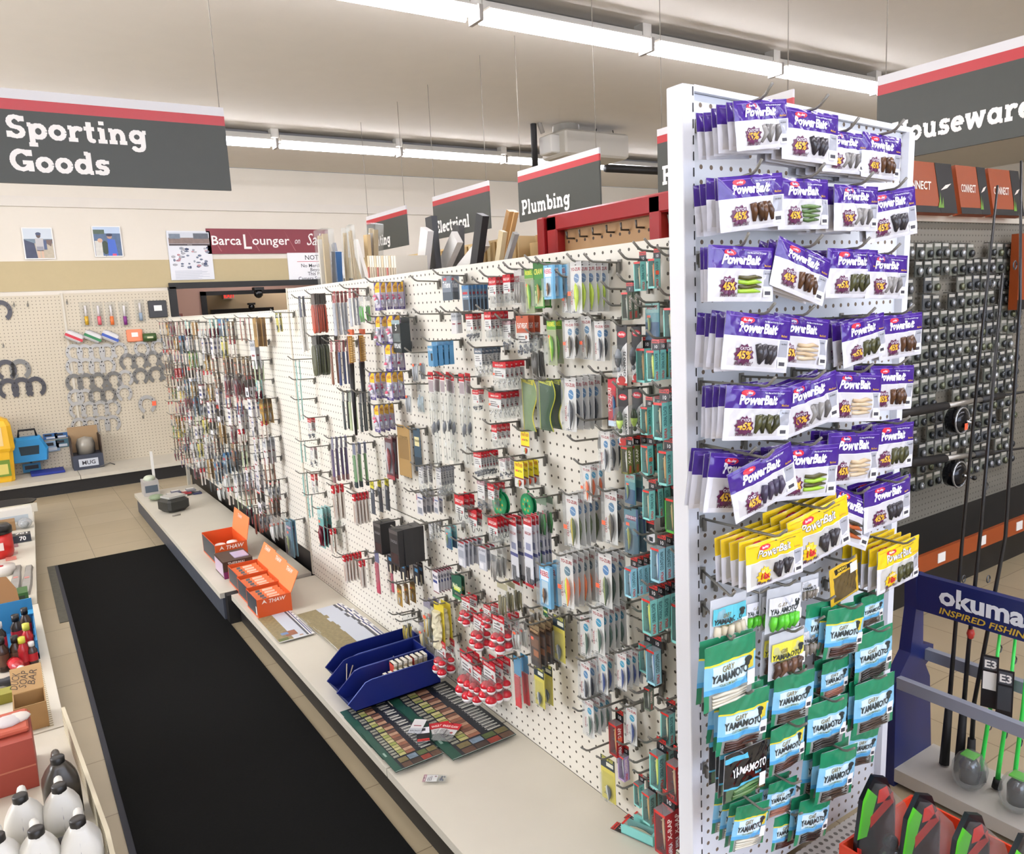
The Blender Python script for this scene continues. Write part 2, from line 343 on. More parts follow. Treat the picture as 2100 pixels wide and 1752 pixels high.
# ---------------------------------------------------------------- hanging department signs
m_sg = mat('#3d3f38', .5, noise=.05, nscale=30); m_rd = mat('#b3242a', .35); m_sw = mat('#d6d3d2', .4); m_let = mat('#f4efe8', .5)
def sign(lines, size, w, h, loc, rot, label, wires, x0=.02, zb=.05, sxy=1.0):
    s = thing('hanging_sign', label, 'sign', loc, rot, 'hanging department signs')   # origin: lower left corner, modelled facing -Y
    q = MB(); q.box(0, w, 0, .012, 0, h * .78, m_sg); q.box(0, w, 0, .012, h * .78, h * .895, m_rd); q.box(0, w, 0, .012, h * .895, h, m_sw); q.build('panel', s)
    q = MB()
    for i, l in enumerate(reversed(lines)): q.slab(l, x0, zb + i * size * 1.52, size, -.0015, m_let, .235, .07, sxy)
    q.build('lettering', s)
    for wx in wires:
        q = MB(); q.tube([(wx, .006, h), (wx, .006, CEIL - loc[2])], .0022, mat('#8e867a', .6), 5); q.build('wire', s)
    return s
SX = 3.0
for txt, y, lb in (('Lighting', 6.9, 'small farthest department sign ending in ting, hanging past the electrical sign'), ('Electrical', 5.59, 'grey hanging sign reading Electrical'),
                   ('Plumbing', 4.39, 'grey hanging sign reading Plumbing with glare on its red stripe'), ('Farm', 3.09, 'grey hanging sign reading Fa, cut off by the white gondola post'),
                   ('Housewares', 1.87, 'large grey hanging sign reading Housewares')):
    sign([txt], .087 if txt != 'Housewares' else .076, .83 if txt != 'Housewares' else 1.05, .325, (SX, y, .525 if txt != 'Housewares' else .475), FACE_X, lb, (.03, .80), .035 if txt != 'Housewares' else .065, .045 if txt != 'Housewares' else .06, .88 if txt != 'Housewares' else .84)
sign(['Sporting', 'Goods'], .081, .98, .345, (-.035, 3.6, .545), (0, 0, 0), 'grey hanging sign reading Sporting Goods', (.05, .965), .17, .045)
# gas heater with flue, hung near the rear strips
hp = ony(1165, 300, 6.3)
h = thing('unit_heater', 'small grey gas heater with round flue, chained under the ceiling', 'heater', hp)
q = MB(); q.box(-.18, .62, -.2, .2, -.12, .12, mat('#b9b3a6', .5), .02); q.build('body', h)
q = MB(); q.lathe([(.13, .1), (.13, .42), (.14, .43), (.14, .46)], mat('#b4afa4', .4, .3), 16, (-.02, 0, 0)); q.build('flue', h)
q = MB(); q.box(-.28, -.14, -.1, .1, -.09, .08, mat('#d9d5cc'), .01); q.build('burner_box', h)
q = MB(); q.tube([(-.3, 0, .1), (-.36, 0, .25), (-.4, 0, .5), (-.36, 0, .66), (-.28, 0, .7)], .022, mat('#9a948a', .5)); q.build('conduit', h)
q = MB(); q.box(-.3, -.05, -.08, .08, .6, .72, mat('#a9a498', .5), .01); q.build('junction_box', h)
q = MB(); q.tube([(-.37, .05, .62), (-.37, .05, -.3)], .03, m_black); q.build('gas_pipe', h)
for sx in (.35, .6):
    q = MB(); q.tube([(sx, 0, .12), (.47, 0, .6)], .007, m_steel, 4); q.build('chain', h)
q = MB(); a, b = ony(1242, 345, 7.0), ony(1375, 352, 7.0); q.tube([a, b, b + (b - a)], .045, m_black, 8)
tag(q.build('black_pipe'), 'thick black pipe running under the ceiling behind the plumbing sign', 'pipe')

# ---------------------------------------------------------------- long gondola: boards, decks, post
pmX = pegmat('#e4dfd2', 'Y'); pmE = pegmat('#d3d6da', 'X', .0311, .005, '#6b5a48'); pmB = pegmat('#cabfa8', 'X', .0345, .0040)
pm_red = pegmat('#b28a5c', 'Y', .05, .006, '#3a2614')
GOND = thing('gondola_shelving', 'long cream pegboard gondola facing the aisle with the black mat', 'shelving', (XB, 1.3, FLOOR))
def part(mb, name, parent, label=None):
    o = mb.build(name, parent, tuple(-a for a in parent.location))
    if label: o['label'] = label
    return o
YS = 4.27
q = MB(); q.box(XB, XB + .03, 1.24, YS - .012, DECK + .625, .135, pmX); part(q, 'pegboard_panel', GOND)
q = MB(); q.box(XB + .001, XB + .03, 1.24, YS - .012, DECK, DECK + .619, pmX); part(q, 'pegboard_panel', GOND)
q = MB(); q.box(XB, XB + .03, YS + .006, 7.8, -1.36, .025, pmX); part(q, 'pegboard_panel', GOND, 'far lower pegboard crowded with small packs')
q = MB(); q.box(XB - .004, XB + .034, YS - .012, YS + .006, DECK, .14, m_shelf); part(q, 'upright', GOND)
q = MB(); q.box(XB, XB + .03, 7.8, 7.83, FLOOR, .03, m_shelf); part(q, 'upright', GOND)
q = MB(); q.box(XB + .04, XB + .06, YS, 7.8, FLOOR, -1.36, m_kick); q.box(XB + .04, XB + .06, 1.40, YS, FLOOR, .05, m_kick); part(q, 'back_frame', GOND)
q = MB(); q.box(.89, 1.218, .2, 1.24, DECK - .03, DECK, m_shelf); q.box(.89, XB - .001, 1.24, 2.22, DECK - .03, DECK, m_shelf); part(q, 'base_deck', GOND)
q = MB(); q.box(.89, XB - .001, 2.226, YS - .032, DECK - .03, DECK, m_shelf); part(q, 'base_deck', GOND)
q = MB(); q.box(.845, XB - .001, YS + .031, 7.42, DECK - .03, DECK, m_shelf); part(q, 'base_deck', GOND)
q = MB(); q.box(.93, .95, .2, YS - .02, FLOOR, DECK - .03, m_kick); q.box(.86, .88, YS + .04, 7.40, FLOOR, DECK - .03, mat('#4a4d55', .5, noise=.2)); part(q, 'kick_plate', GOND)
q = MB(); q.box(.87, .96, YS - .03, YS + .03, FLOOR, DECK - .002, m_black); part(q, 'bracket', GOND)
# end cap
ec = thing('endcap_display', 'white pegboard end cap hung with purple, yellow and green bait bags', 'shelving', (1.25, YE, FLOOR))
PV = Matrix.Translation((1.258, YE, .41)) @ Matrix.Rotation(math.radians(1.7), 4, 'Y') @ Matrix.Translation((-1.258, -YE, -.41))
q = MB(); q.prism([(1.2585, -1.49), (1.985, -1.49), (2.04, .387), (1.2585, .41)], YE, YE + .03, pmE); part(q, 'pegboard_panel', ec)
q = MB(); q.box(1.222, 1.257, YE - .016, YE + .03, FLOOR, .422, m_post, .002)
for k in range(58): q.rect(1.2495, 1.253, .40 - k * .032, .40 - k * .032 + .018, YE - .0168, m_black)
part(q, 'post', ec)
q = MB(); q.X = PV; q.box(2.041, 2.067, YE - .02, YE + .04, -1.60, .41, m_post); part(q, 'post', ec)
q = MB(); q.X = PV; q.box(1.26, 2.067, YE - .012, YE + .03, .411, .424, m_post); part(q, 'top_rail', ec)
q = MB(); q.box(1.26, 2.0, .56, YE - .005, -1.53, -1.50, pegmat('#cfccc6', 'X', .022, .006, '#77736c', 'Y')); q.box(1.29, 1.97, .59, .61, FLOOR, -1.53, m_kick); part(q, 'base_deck', ec)
# red framed brown pegboard of the next gondola, seen over the top
rx = 1.9
r = thing('red_framed_pegboard', 'brown pegboard in a red metal frame standing behind the long gondola', 'shelving', (rx, 2.2, FLOOR))
m_rf = mat('#9c1f22', .3)
q = MB(); q.box(rx + .02, rx + .03, 1.44, 2.55, FLOOR, .29, pm_red); part(q, 'pegboard', r)
for y0, y1 in ((2.50, 2.565), (1.93, 1.985), (1.43, 1.48)):
    q = MB(); q.box(rx - .02, rx + .04, y0, y1, FLOOR, .33, m_rf, .006); part(q, 'post', r)
q = MB(); q.box(rx - .02, rx + .04, 1.43, 2.565, .27, .335, m_rf, .006); part(q, 'rail', r)
q = MB(); q.box(rx - .03, rx + .045, 2.575, 2.62, FLOOR, .33, m_rf, .006); part(q, 'post', r)
for k in range(13):
    y = 2.44 - k * .078
    q = MB(); q.tube([(rx + .02, y, .235), (rx - .015, y, .235), (rx - .017, y, .26)], .004, m_steel, 5); part(q, 'hook', r)

# ---------------------------------------------------------------- black mat
q = MB(); mt = mat('#141413', .95, 0, .08, .35, 160)
q.box(.165, .87, .3, 6.12, FLOOR, FLOOR + .008, mt)
m_ = q.build('floor_mat'); tag(m_, 'long black ribbed runner mat down the aisle', 'mat')
q = MB(); q.box(.145, .165, .3, 6.12, FLOOR, FLOOR + .005, mat('#2b2c33', .8)); q.build('edge_strip', m_)
q = MB(); q.box(.1, .165, 4.9, 6.14, FLOOR + .0005, FLOOR + .004, mat('#5d5a4e', .9, noise=.3, nscale=40)); q.build('worn_edge', m_)

# ---------------------------------------------------------------- back wall gondola
bw = thing('wall_pegboard', 'cream wall pegboard with horseshoes above a white shelf', 'shelving', (.6, YB, FLOOR))
q = MB(); q.box(-.9, .625, YB - .02, YB + .02, DECK, .315, pmB); part(q, 'pegboard_panel', bw)
q = MB(); q.box(.64, 1.665, YB - .02, YB + .02, DECK, .325, pmB); part(q, 'pegboard_panel', bw)
q = MB(); q.box(.622, .643, YB - .03, YB + .02, DECK, .33, m_shelf); part(q, 'upright', bw)
q = MB(); q.box(-.9, .535, 8.73, YB, DECK - .035, DECK, m_shelf); part(q, 'shelf', bw)
q = MB(); q.box(.54, 1.60, 8.73, YB, DECK - .035, DECK, m_shelf); part(q, 'shelf', bw)
q = MB(); q.box(-.9, 1.6, 8.77, 8.8, FLOOR, DECK - .035, m_kick); part(q, 'kick_plate', bw)
# ---------------------------------------------------------------- merchandise kinds
# every kind is modelled facing -Y in units of its own height: hang hole at the origin, top edge z=.06, bottom z=-.94
K_CLR = clear('#e4e6e6', .07); K_BAG = clear('#dededa', .11, .14); K_MILK = clear('#d4d6d8', .30, .2)
PAPER, BLK, REDH, INK = mat('#eeebe4', .5), mat('#17171a', .4), mat('#c0202c', .35), mat('#3b3a42', .5)
STK = mat('#ff6a45', .5)
CHROME = mat('#c9ccd0', .15, .9); LEAD = mat('#6d7178', .35, .5)
KIND = {}      # key -> list of (part name, mesh, label)
def kind(key, *parts):
    KIND[key] = [(n, b.mesh(n), l) for n, b, l in [(p + (None,))[:3] for p in parts] if b.v]
    return key
def place(key, name, label, cat, M, group, single=False):
    root = bpy.data.objects.new(name, None); COL.objects.link(root); root.empty_display_size = .02
    root.matrix_world = M; tag(root, label, cat, group)
    for n, me, l in KIND[key]:
        o = bpy.data.objects.new(n, me); COL.objects.link(o); o.parent = root
        if l: o['label'] = l
    return root
def fish(b, x, z0, z1, r, back, belly, y=-.05, lean=0.0, hooks=2, n=8):
    """a minnow-shaped lure hanging nose up from z0 down to z1, two-tone, with treble hooks"""
    L = z0 - z1; P = [(0, .03), (.1, .6), (.3, 1), (.55, .9), (.8, .5), (.95, .22), (1, .06)]
    def ring(t, k, a0, a1): return [(x + lean * t * L + math.sin(t * PI) * .03 + r * k * math.cos(a), y - r * .55 * k * math.sin(a), z0 - t * L) for a in [a0 + (a1 - a0) * i / n for i in range(n + 1)]]
    b.loft([ring(t, k, -PI * .5, PI * .42) for t, k in P], back, False, True, False)
    b.loft([ring(t, k, PI * .42, PI * 1.5) for t, k in P], belly, False, True, False)
    b.ell((x - r * .3, y - r * .5, z0 - L * .12), (.012, .006, .012), mat('#f5e9b0', .3), 6, 4)
    for h in range(hooks):
        hz = z0 - L * (.45 + .48 * h); hx = x - r * .9 + lean * (z0 - hz)
        for s in (-1, 1): b.tube([(hx, y, hz), (hx + s * .004, y - .004, hz - .045), (hx + s * .03, y - .012, hz - .06), (hx + s * .036, y - .012, hz - .03)], .005, LEAD, 4, False)
def sticker(b, x, z, y, w=.09, h=.05): b.rect(x - w / 2, x + w / 2, z - h / 2, z + h / 2, y, STK)
def shell(b, w, z0, z1, d, m, x=0):
    """thin-walled clear blister"""
    i = .02
    v = [(x - w / 2, 0, z0), (x + w / 2, 0, z0), (x + w / 2, 0, z1), (x - w / 2, 0, z1), (x - w / 2 + i, -d, z0 + i), (x + w / 2 - i, -d, z0 + i), (x + w / 2 - i, -d, z1 - i), (x - w / 2 + i, -d, z1 - i)]
    return b.add(v, [(4, 5, 6, 7), (0, 1, 5, 4), (1, 2, 6, 5), (2, 3, 7, 6), (3, 0, 4, 7)], m)
def pillow(b, w, z0, z1, d, m, x=0, n=7, amp=.02, seed=1, back=True):
    """crinkled plastic bag: front (and back) sheet bulging between sealed edges"""
    rn = random.Random(seed); G = [[rn.uniform(-1, 1) for _ in range(n + 1)] for _ in range(n + 1)]
    for s in ((-1, .5) if back else (-1,)):
        V = []
        for j in range(n + 1):
            for i in range(n + 1):
                u, v = i / n, j / n; e = (math.sin(PI * u) * math.sin(PI * v)) ** .5 if 0 < u < 1 and 0 < v < 1 else 0
                V.append((x + (u - .5) * w, s * (d * e + amp * G[j][i] * e) - .001, z0 + (z1 - z0) * v))
        b.add(V, [(j * (n + 1) + i, j * (n + 1) + i + 1, (j + 1) * (n + 1) + i + 1, (j + 1) * (n + 1) + i) for j in range(n) for i in range(n)], m, True)
def card(b, w, z0, z1, m, t=.008, x=0, y=0.0): return b.box(x - w / 2, x + w / 2, y, y + t, z0, z1, m)

def k_minnow(key, back, belly, globe='#4f87b8', stk=False, lean=.0, sheet='#e6e4df'):
    a, c, l = MB(), MB(), MB(); S_ = mat(sheet, .5); R = mat('#a8202c', .4)
    card(a, .36, -.94, .06, S_, .006); a.rect(-.17, .17, -.02, .055, -.001, mat('#d9d6d2', .5)); a.disc(0, -.004, .03, .012, -.002, BLK, 8)
    a.txt('YO-ZURI', 0, -.115, .06, -.002, R, .03, fit=.30)
    a.disc(.02, -.26, .085, .09, -.002, mat(globe, .3)); a.add([(-.05, -.003, -.22), (.09, -.003, -.27), (.09, -.003, -.285), (-.05, -.003, -.235)], [(0, 1, 2, 3)], mat('#cfe0ea'))
    a.txt('CRYSTAL', -.125, -.62, .05, -.002, R, .02, rot=PI / 2, fit=.3); a.rect(-.15, .05, -.93, -.88, -.002, PAPER)
    a.rect(-.14, .02, -.915, -.905, -.003, INK)
    if stk: sticker(a, -.1, -.55, -.098, .1, .08)
    shell(c, .36, -.94, .06, .095, K_CLR); fish(l, .045, -.35, -.9, .064, mat(back, .25), mat(belly, .25), -.05, lean)
    return kind(key, ('card', a), ('blister', c), ('lure', l))
def k_redcard(key):
    a, l, c = MB(), MB(), MB(); R = mat('#c4182a', .35)
    card(a, .24, -.94, .06, R, .01); a.rect(-.12, .12, -.94, -.82, -.001, mat('#cfe3f3')); a.txt('YO-ZURI', -.02, -.4, .1, -.002, mat('#f3d9d2'), .02, rot=PI / 2, fit=.5)
    fish(l, .07, -.28, -.78, .04, mat('#2d5f8f', .2), mat('#5a86b0', .2), -.03); shell(c, .2, -.8, -.2, .06, K_CLR, .03)
    return kind(key, ('card', a), ('lure', l), ('blister', c))
def k_box(key, side, back, belly, name='RAPALA', sub='ORIGINAL FLOATER', wide=.34, label='aqua', window='#2a2c2e', stk=False):
    h, a, c, l = MB(), MB(), MB(), MB(); SD = mat(side, .4); R = mat('#d5332c', .35); d = .21
    h.box(-.13, .13, 0, .006, -.2, .06, BLK); h.rect(-.125, .125, -.035, .055, -.001, R); h.txt(name, 0, -.02, .05, -.002, BLK, .03, fit=.23)
    h.txt('10' if sub else '7', 0, -.16, .08, -.002, mat('#e6e6e6'), .01)
    a.box(-wide / 2, wide / 2, -.02, .0, -.94, -.2, mat(window, .5)); z0, z1 = -.94, -.2
    a.add([(wide / 2, -d, z0), (wide / 2, 0, z0), (wide / 2, 0, z1), (wide / 2, -d, z1)], [(0, 1, 2, 3)], SD)
    a.add([(-wide / 2, -d, z0), (-wide / 2, 0, z0), (-wide / 2, 0, z1), (-wide / 2, -d, z1)], [(0, 3, 2, 1)], SD)
    a.box(-wide / 2, wide / 2, -d, 0, z0 - .004, z0, SD); a.rect(-wide / 2, wide / 2, z0, z0 + .05, -d - .001, SD); a.rect(-wide / 2, wide / 2, z1 - .05, z1, -d - .001, R); a.rect(-wide / 2, -wide / 2 + .03, z0, z1, -d - .001, SD)
    q = MB(); q.txt(sub or name, 0, 0, .09, 0, mat('#1d4a52') if side in ('#86d0c8', '#9fd6e4') else mat('#ffe9dc'), .02, rot=PI / 2, fit=.40)
    q2 = MB(); q2.txt(name, 0, 0, .08, 0, mat('#d5332c' if side not in ('#a51b1f',) else '#f2f2f2'), .03, rot=PI / 2, fit=.2)
    for qq, zc in ((q, -.47), (q2, -.81)):
        a.add([(wide / 2 + .001, -d / 2 + x + .03, zc + z) for x, _, z in qq.v], qq.f, qq.mats[0])
    if stk: a.add([(wide / 2 + .0015, -d + .04, -.6), (wide / 2 + .0015, -.05, -.6), (wide / 2 + .0015, -.05, -.5), (wide / 2 + .0015, -d + .04, -.5)], [(0, 1, 2, 3)], STK)
    c.rect(-wide / 2 + .03, wide / 2, z0 + .05, z1 - .05, -d, K_CLR); c.add([(-wide / 2, -d, z1), (wide / 2, -d, z1), (wide / 2, 0, z1), (-wide / 2, 0, z1)], [(0, 1, 2, 3)], K_MILK)
    fish(l, 0, -.3, -.9, .06, mat(back, .25), mat(belly, .3), -.12)
    return kind(key, ('hang_tab', h), ('box', a), ('window', c), ('lure', l))
def k_choppo(key, back, belly):
    a, l, c = MB(), MB(), MB()
    card(a, .26, -.94, .06, BLK, .008); W = mat('#e9e7e4', .45)
    a.add([(-.13, -.001, -.94), (.13, -.001, -.94), (.13, -.001, -.22), (.02, -.001, -.3), (-.06, -.001, -.42), (-.13, -.001, -.62)], [(0, 1, 2, 3, 4, 5)], W)
    a.disc(0, -.09, .11, .055, -.002, mat('#c2182c')); a.txt('Berkley', 0, -.105, .04, -.003, W, .02, .3, fit=.17); a.disc(-.01, -.85, .1, .07, -.002, mat('#b8261f'))
    a.rect(-.13, .13, -.94, -.9, -.003, mat('#b8261f')); a.txt('CHOPPO 75', .10, -.58, .06, -.003, mat('#2a2022'), .03, rot=PI / 2, fit=.42)
    l.ell((-.02, -.07, -.48), (.07, .05, .16), mat(back, .15), 12, 8, mat(belly, .3)); l.ell((-.02, -.06, -.67), (.04, .03, .05), mat(back, .2))
    for z in (-.55, -.74):
        for s in (-1, 1): l.tube([(.05, -.06, z), (.05 + s * .03, -.07, z - .06), (.05 + s * .045, -.07, z - .03)], .005, LEAD, 4)
    shell(c, .22, -.82, -.26, .13, K_CLR, -.01)
    return kind(key, ('card', a), ('lure', l), ('blister', c))
def hook(b, x, z, s, m, y=-.01):
    b.tube([(x, y, z + s)] + [(x, y, z + s * .2)] + [(x + s * .22 - s * .22 * math.cos(t), y, z + s * .1 - s * .24 * math.sin(t)) for t in (.5, 1.2, 1.9, 2.6)] + [(x + s * .46, y, z + s * .25)], s * .035, m, 5)
def k_eagle(key, w=.48, content='hooks', hd=.26, htxt='EAGLE CLAW', hcol='#c0202c', card_z=None, seed=3, stk=False, tint='#e8e6e2'):
    """clear hook bag with a coloured header"""
    a, h, c, l = MB(), MB(), MB(), MB(); R = mat(hcol, .35)
    h.box(-w / 2, w / 2, -.004, .004, .06 - hd, .06, R); h.txt(htxt, 0, .06 - hd * .72, hd * .3, -.0055, PAPER, .02, fit=w * .8); h.disc(0, .02, .05, .015, -.006, BLK, 8)
    cz = card_z or (-.55, .06 - hd); card(a, w * .92, cz[0], cz[1], mat(tint, .5), .004)
    for k in range(3): a.rect(-w * .36, w * (.1 + .1 * k), cz[1] - .1 - k * .07, cz[1] - .075 - k * .07, -.001, INK)
    a.disc(w * .25, cz[0] + .09, .05, .05, -.001, R, 10)
    if content == 'hooks':
        for i in range(3): hook(l, -w * .2 + i * w * .2, -.78, .2, LEAD)
    elif content == 'bighook': hook(l, -w * .05, -.7, .34, INK, -.02)
    elif content == 'sinkers':
        rn = random.Random(seed)
        for i in range(9): l.ell((rn.uniform(-.35, .35) * w, -.03, rn.uniform(-.88, -.66)), (.035, .03, .045), LEAD, 7, 4)
    elif content == 'swivels':
        rn = random.Random(seed)
        for i in range(8):
            x, z = rn.uniform(-.36, .36) * w, rn.uniform(-.86, -.62); l.tube([(x, -.02, z), (x + rn.uniform(-.06, .06), -.03, z + .09)], .012, CHROME, 5)
    elif content == 'bobbers': 
        for (x, z, r) in ((-.12, -.76, .135), (.14, -.79, .13), (-.02, -.52, .13), (.18, -.52, .10)): l.ell((x * w / .5, -.09, z), (r, r, r), mat('#c61f2e', .2), 12, 8, mat('#f0eceb', .2)) ; l.tube([(x * w / .5, -.09, z + r), (x * w / .5, -.09, z + r + .02)], .012, REDH, 5)
    pillow(c, w, -.94, .06 - hd * .9, .05 if content != 'bobbers' else .18, K_BAG, 0, 6, .03, seed)
    if stk: sticker(h, -w * .3, -.36, -.07, .12, .07)
    return kind(key, ('header', h), ('card', a), ('bag', c), (content.rstrip('s') if content != 'bighook' else 'hook', l))
def k_longbag(key):
    h, c, l = MB(), MB(), MB(); h.box(-.055, .055, -.002, .002, -.02, .06, REDH); h.box(-.055, .055, -.002, .002, -.16, -.02, mat('#dcd9d6')); h.rect(-.05, .05, -.15, -.03, -.003, mat('#a8969a')); h.txt('EAGLE CLAW', 0, .0, .022, -.004, PAPER, .02, fit=.09)
    pillow(c, .13, -.94, -.02, .025, K_BAG, 0, 7, .012, 9)
    for x, z in ((-.01, -.55), (.025, -.52)): l.ell((x, -.01, z), (.018, .015, .062), LEAD, 8, 6)
    l.tube([(0, -.005, -.2), (-.01, -.008, -.5)], .003, CHROME, 4); l.tube([(0, -.005, -.6), (.02, -.008, -.9)], .003, CHROME, 4)
    return kind(key, ('header', h), ('bag', c), ('weight', l))
def k_longcard(key):
    a, c, l = MB(), MB(), MB(); card(a, .2, -.94, .06, mat('#e4e2e6', .5), .006); a.rect(-.1, .1, -.07, .06, -.001, mat('#b3212b')); a.rect(-.1, .1, -.94, -.9, -.001, mat('#b3212b')); a.txt('EAGLE CLAW', 0, -.02, .035, -.002, PAPER, .02, fit=.16)
    a.txt('EAGLE CLAW', 0, -.2, .04, -.002, mat('#b3212b'), .02, fit=.15); a.rect(-.1, .1, -.52, -.47, -.001, mat('#3a3f86')); a.rect(-.06, .06, -.42, -.32, -.001, mat('#8f92b0'))
    for i in range(3): hook(l, -.05 + i * .035, -.86, .2, INK, -.012)
    shell(c, .2, -.9, -.1, .02, K_CLR)
    return kind(key, ('card', a), ('hook', l), ('sleeve', c))
def k_float(key, seed=1):
    a, c, l = MB(), MB(), MB(); P, Y = mat('#4a3a86', .35), mat('#efc02f', .35)
    card(a, .5, -.94, .06, mat('#ded6e0', .45), .006); a.rect(-.25, .25, -.3, .06, -.001, Y); a.rect(-.25, -.2, -.94, .06, -.0015, P); a.rect(.2, .25, -.94, .06, -.0015, P); a.rect(-.25, .25, -.94, -.84, -.0015, P); a.add([(-.25, -.002, .06), (-.02, -.002, .06), (-.25, -.002, -.14)], [(0, 1, 2)], P)
    a.txt('THILL', .02, -.17, .11, -.003, mat('#a33a20'), .02, .2, .25, fit=.34)
    a.txt('FLOATS', .0, -.9, .04, -.003, PAPER, .02, fit=.3)
    rn = random.Random(seed)
    for i in range(3): x, z = rn.uniform(-.13, .13), rn.uniform(-.72, -.42); l.ell((x, -.07, z), (.085, .06, .105), mat(['#e8476f', '#f07a9a', '#d8e0e8'][(i + seed) % 3], .2), 10, 6, mat('#e9e4ea', .2))
    shell(c, .4, -.82, -.32, .14, K_CLR)
    return kind(key, ('card', a), ('float', l), ('blister', c))
def k_sleeve(key, body, head='#cfcac4', w=.16, body_z=(-.94, -.2), tip=None, label=None, rnd=False, bag=True, txt=None, t=.035):
    """long narrow item in a clear sleeve"""
    a, h, c = MB(), MB(), MB(); B = mat(body, .4, noise=.18, nscale=9); z0, z1 = body_z; n = 9
    if rnd: a.prism([(w / 2 * .9 * math.cos(t_) , (z1 + z0) / 2 + (z1 - z0) / 2 * math.copysign(abs(math.sin(t_)) ** .35, math.sin(t_))) for t_ in [2 * PI * i / 18 for i in range(18)]], -t, 0, B)
    else: a.box(-w * .42, w * .42, -t, 0, z0, z1, B, w * .1)
    if tip: a.box(-w * .43, w * .43, -t - .002, .001, z0, z0 + (z1 - z0) * .18, mat(tip, .4))
    h.box(-w / 2, w / 2, -.004, .004, z1, .06, mat(head, .4)); 
    if txt: h.txt(txt, 0, -.03, w * .22, -.006, PAPER, .02, fit=w * .85)
    if bag: pillow(c, w * 1.08, -.94, .05, t + .012, K_BAG, 0, 5, .008, 4, False)
    return kind(key, ('body', a, label), ('header', h), ('sleeve', c))
def k_cardbox(key, w, t, face, side, txts=(), tab=True, band=None, win=None):
    """small printed carton on a hang tab"""
    a, h = MB(), MB(); top = -.1 if tab else .06
    a.box(-w / 2, w / 2, -t, 0, -.94, top, mat(face, .4)); e = .0015
    a.add([(w / 2 + e, -t, -.94), (w / 2 + e, 0, -.94), (w / 2 + e, 0, top), (w / 2 + e, -t, top)], [(0, 1, 2, 3)], mat(side, .4))
    if band: a.rect(-w / 2, w / 2, band[1], band[2], -t - e, mat(band[0], .4))
    if win: a.rect(win[1], win[2], win[3], win[4], -t - e, mat(win[0], .2))
    for s, z, sz, m in txts: a.txt(s, 0, z, sz, -t - .003, mat(m, .4), .02, .15, fit=w * .86)
    if tab: h.box(-w / 2, w / 2, -.004, .004, top, .06, mat(face, .4))
    return kind(key, ('box', a), ('hang_tab', h))
def k_card(key, w, bg, bands=(), txts=(), lure=None, blister=None, stk=False, t=.01):
    """flat hang card; bands (colour, x0, x1, z0, z1); txts (text, z, size, colour)"""
    a, c, l = MB(), MB(), MB(); card(a, w, -.94, .06, mat(bg, .45), t); y = -.001
    for m, x0, x1, z0, z1 in bands: a.rect(x0 * w, x1 * w, z0, z1, y, mat(m, .45)); y -= .0004
    for s, z, sz, m in txts: a.txt(s, 0, z, sz, y - .0006, mat(m, .4), .02, .1, fit=w * .84)
    a.disc(0, .02, .03, .012, y, BLK, 8)
    if lure: fish(l, lure[2], lure[3], lure[4], lure[5], mat(lure[0], .25), mat(lure[1], .25), -.04, lure[6] if len(lure) > 6 else 0)
    if blister: shell(c, blister[0] * w, blister[1], blister[2], blister[3], K_CLR)
    if stk: sticker(a, -w * .25, -.3, y - .001, w * .25, .07)
    return kind(key, ('card', a), ('lure', l), ('blister', c))
def k_clear(key, w, inner, seed=1, head=None, t=.06, stk=False, bits=5):
    """plain clear bag with loose pieces inside"""
    a, c, l = MB(), MB(), MB(); rn = random.Random(seed)
    if head: a.box(-w / 2, w / 2, -.003, .003, -.12, .06, mat(head, .4))
    cols = [mat(x, .4) for x in inner]
    for i in range(bits):
        x = (i / max(1, bits - 1) - .5) * w * .6; z = rn.uniform(-.4, -.28); l.tube([(x, -.02, z), (x + rn.uniform(-.05, .05), -.03, -.6), (x + rn.uniform(-.06, .06), -.02, -.88)], [.03, .035, .014], cols[i % len(cols)], 6)
    pillow(c, w, -.94, .06, t, K_BAG, 0, 6, .03, seed)
    if stk: sticker(c, -w * .05, -.35, -t - .03, .14, .08)
    return kind(key, ('header', a), ('contents', l), ('bag', c))
def k_redcap(key, body='#b9a493'):
    a, h = MB(), MB()
    h.box(-.1, .1, -.06, 0, -.18, .06, REDH, .02); h.rect(-.08, .08, -.1, -.05, -.062, PAPER)
    a.box(-.085, .085, -.05, 0, -.94, -.18, mat('#d9d2c8', .4)); a.rect(-.06, .0, -.9, -.25, -.052, mat(body, .4)); a.rect(.02, .05, -.85, -.3, -.052, mat('#8d6a5a'))
    return kind(key, ('cap', h), ('stick', a))
def k_spool(key):
    a, h = MB(), MB(); G = mat('#15824f', .25)
    for y in (-.13, 0.0):
        a.add([(.42 * math.cos(2 * PI * i / 24), y, -.46 + .42 * math.sin(2 * PI * i / 24)) for i in range(24)] + [(.42 * math.cos(2 * PI * i / 24), y - .05, -.46 + .42 * math.sin(2 * PI * i / 24)) for i in range(24)],
              [(i, (i + 1) % 24, 24 + (i + 1) % 24, 24 + i) for i in range(24)] + [tuple(range(24)), tuple(range(24, 48))], G)
    a.disc(0, -.46, .3, .3, -.185, mat('#2fa06a', .2), 20); a.disc(0, -.46, .1, .1, -.187, mat('#0d5a38', .3), 14)
    for k in range(6): t = k * PI / 3; a.disc(.21 * math.cos(t), -.46 + .21 * math.sin(t), .05, .05, -.188, mat('#b9a640', .3), 8)
    h.box(-.05, .05, -.1, -.06, -.06, .06, G)
    return kind(key, ('spool', a), ('hang_tab', h))
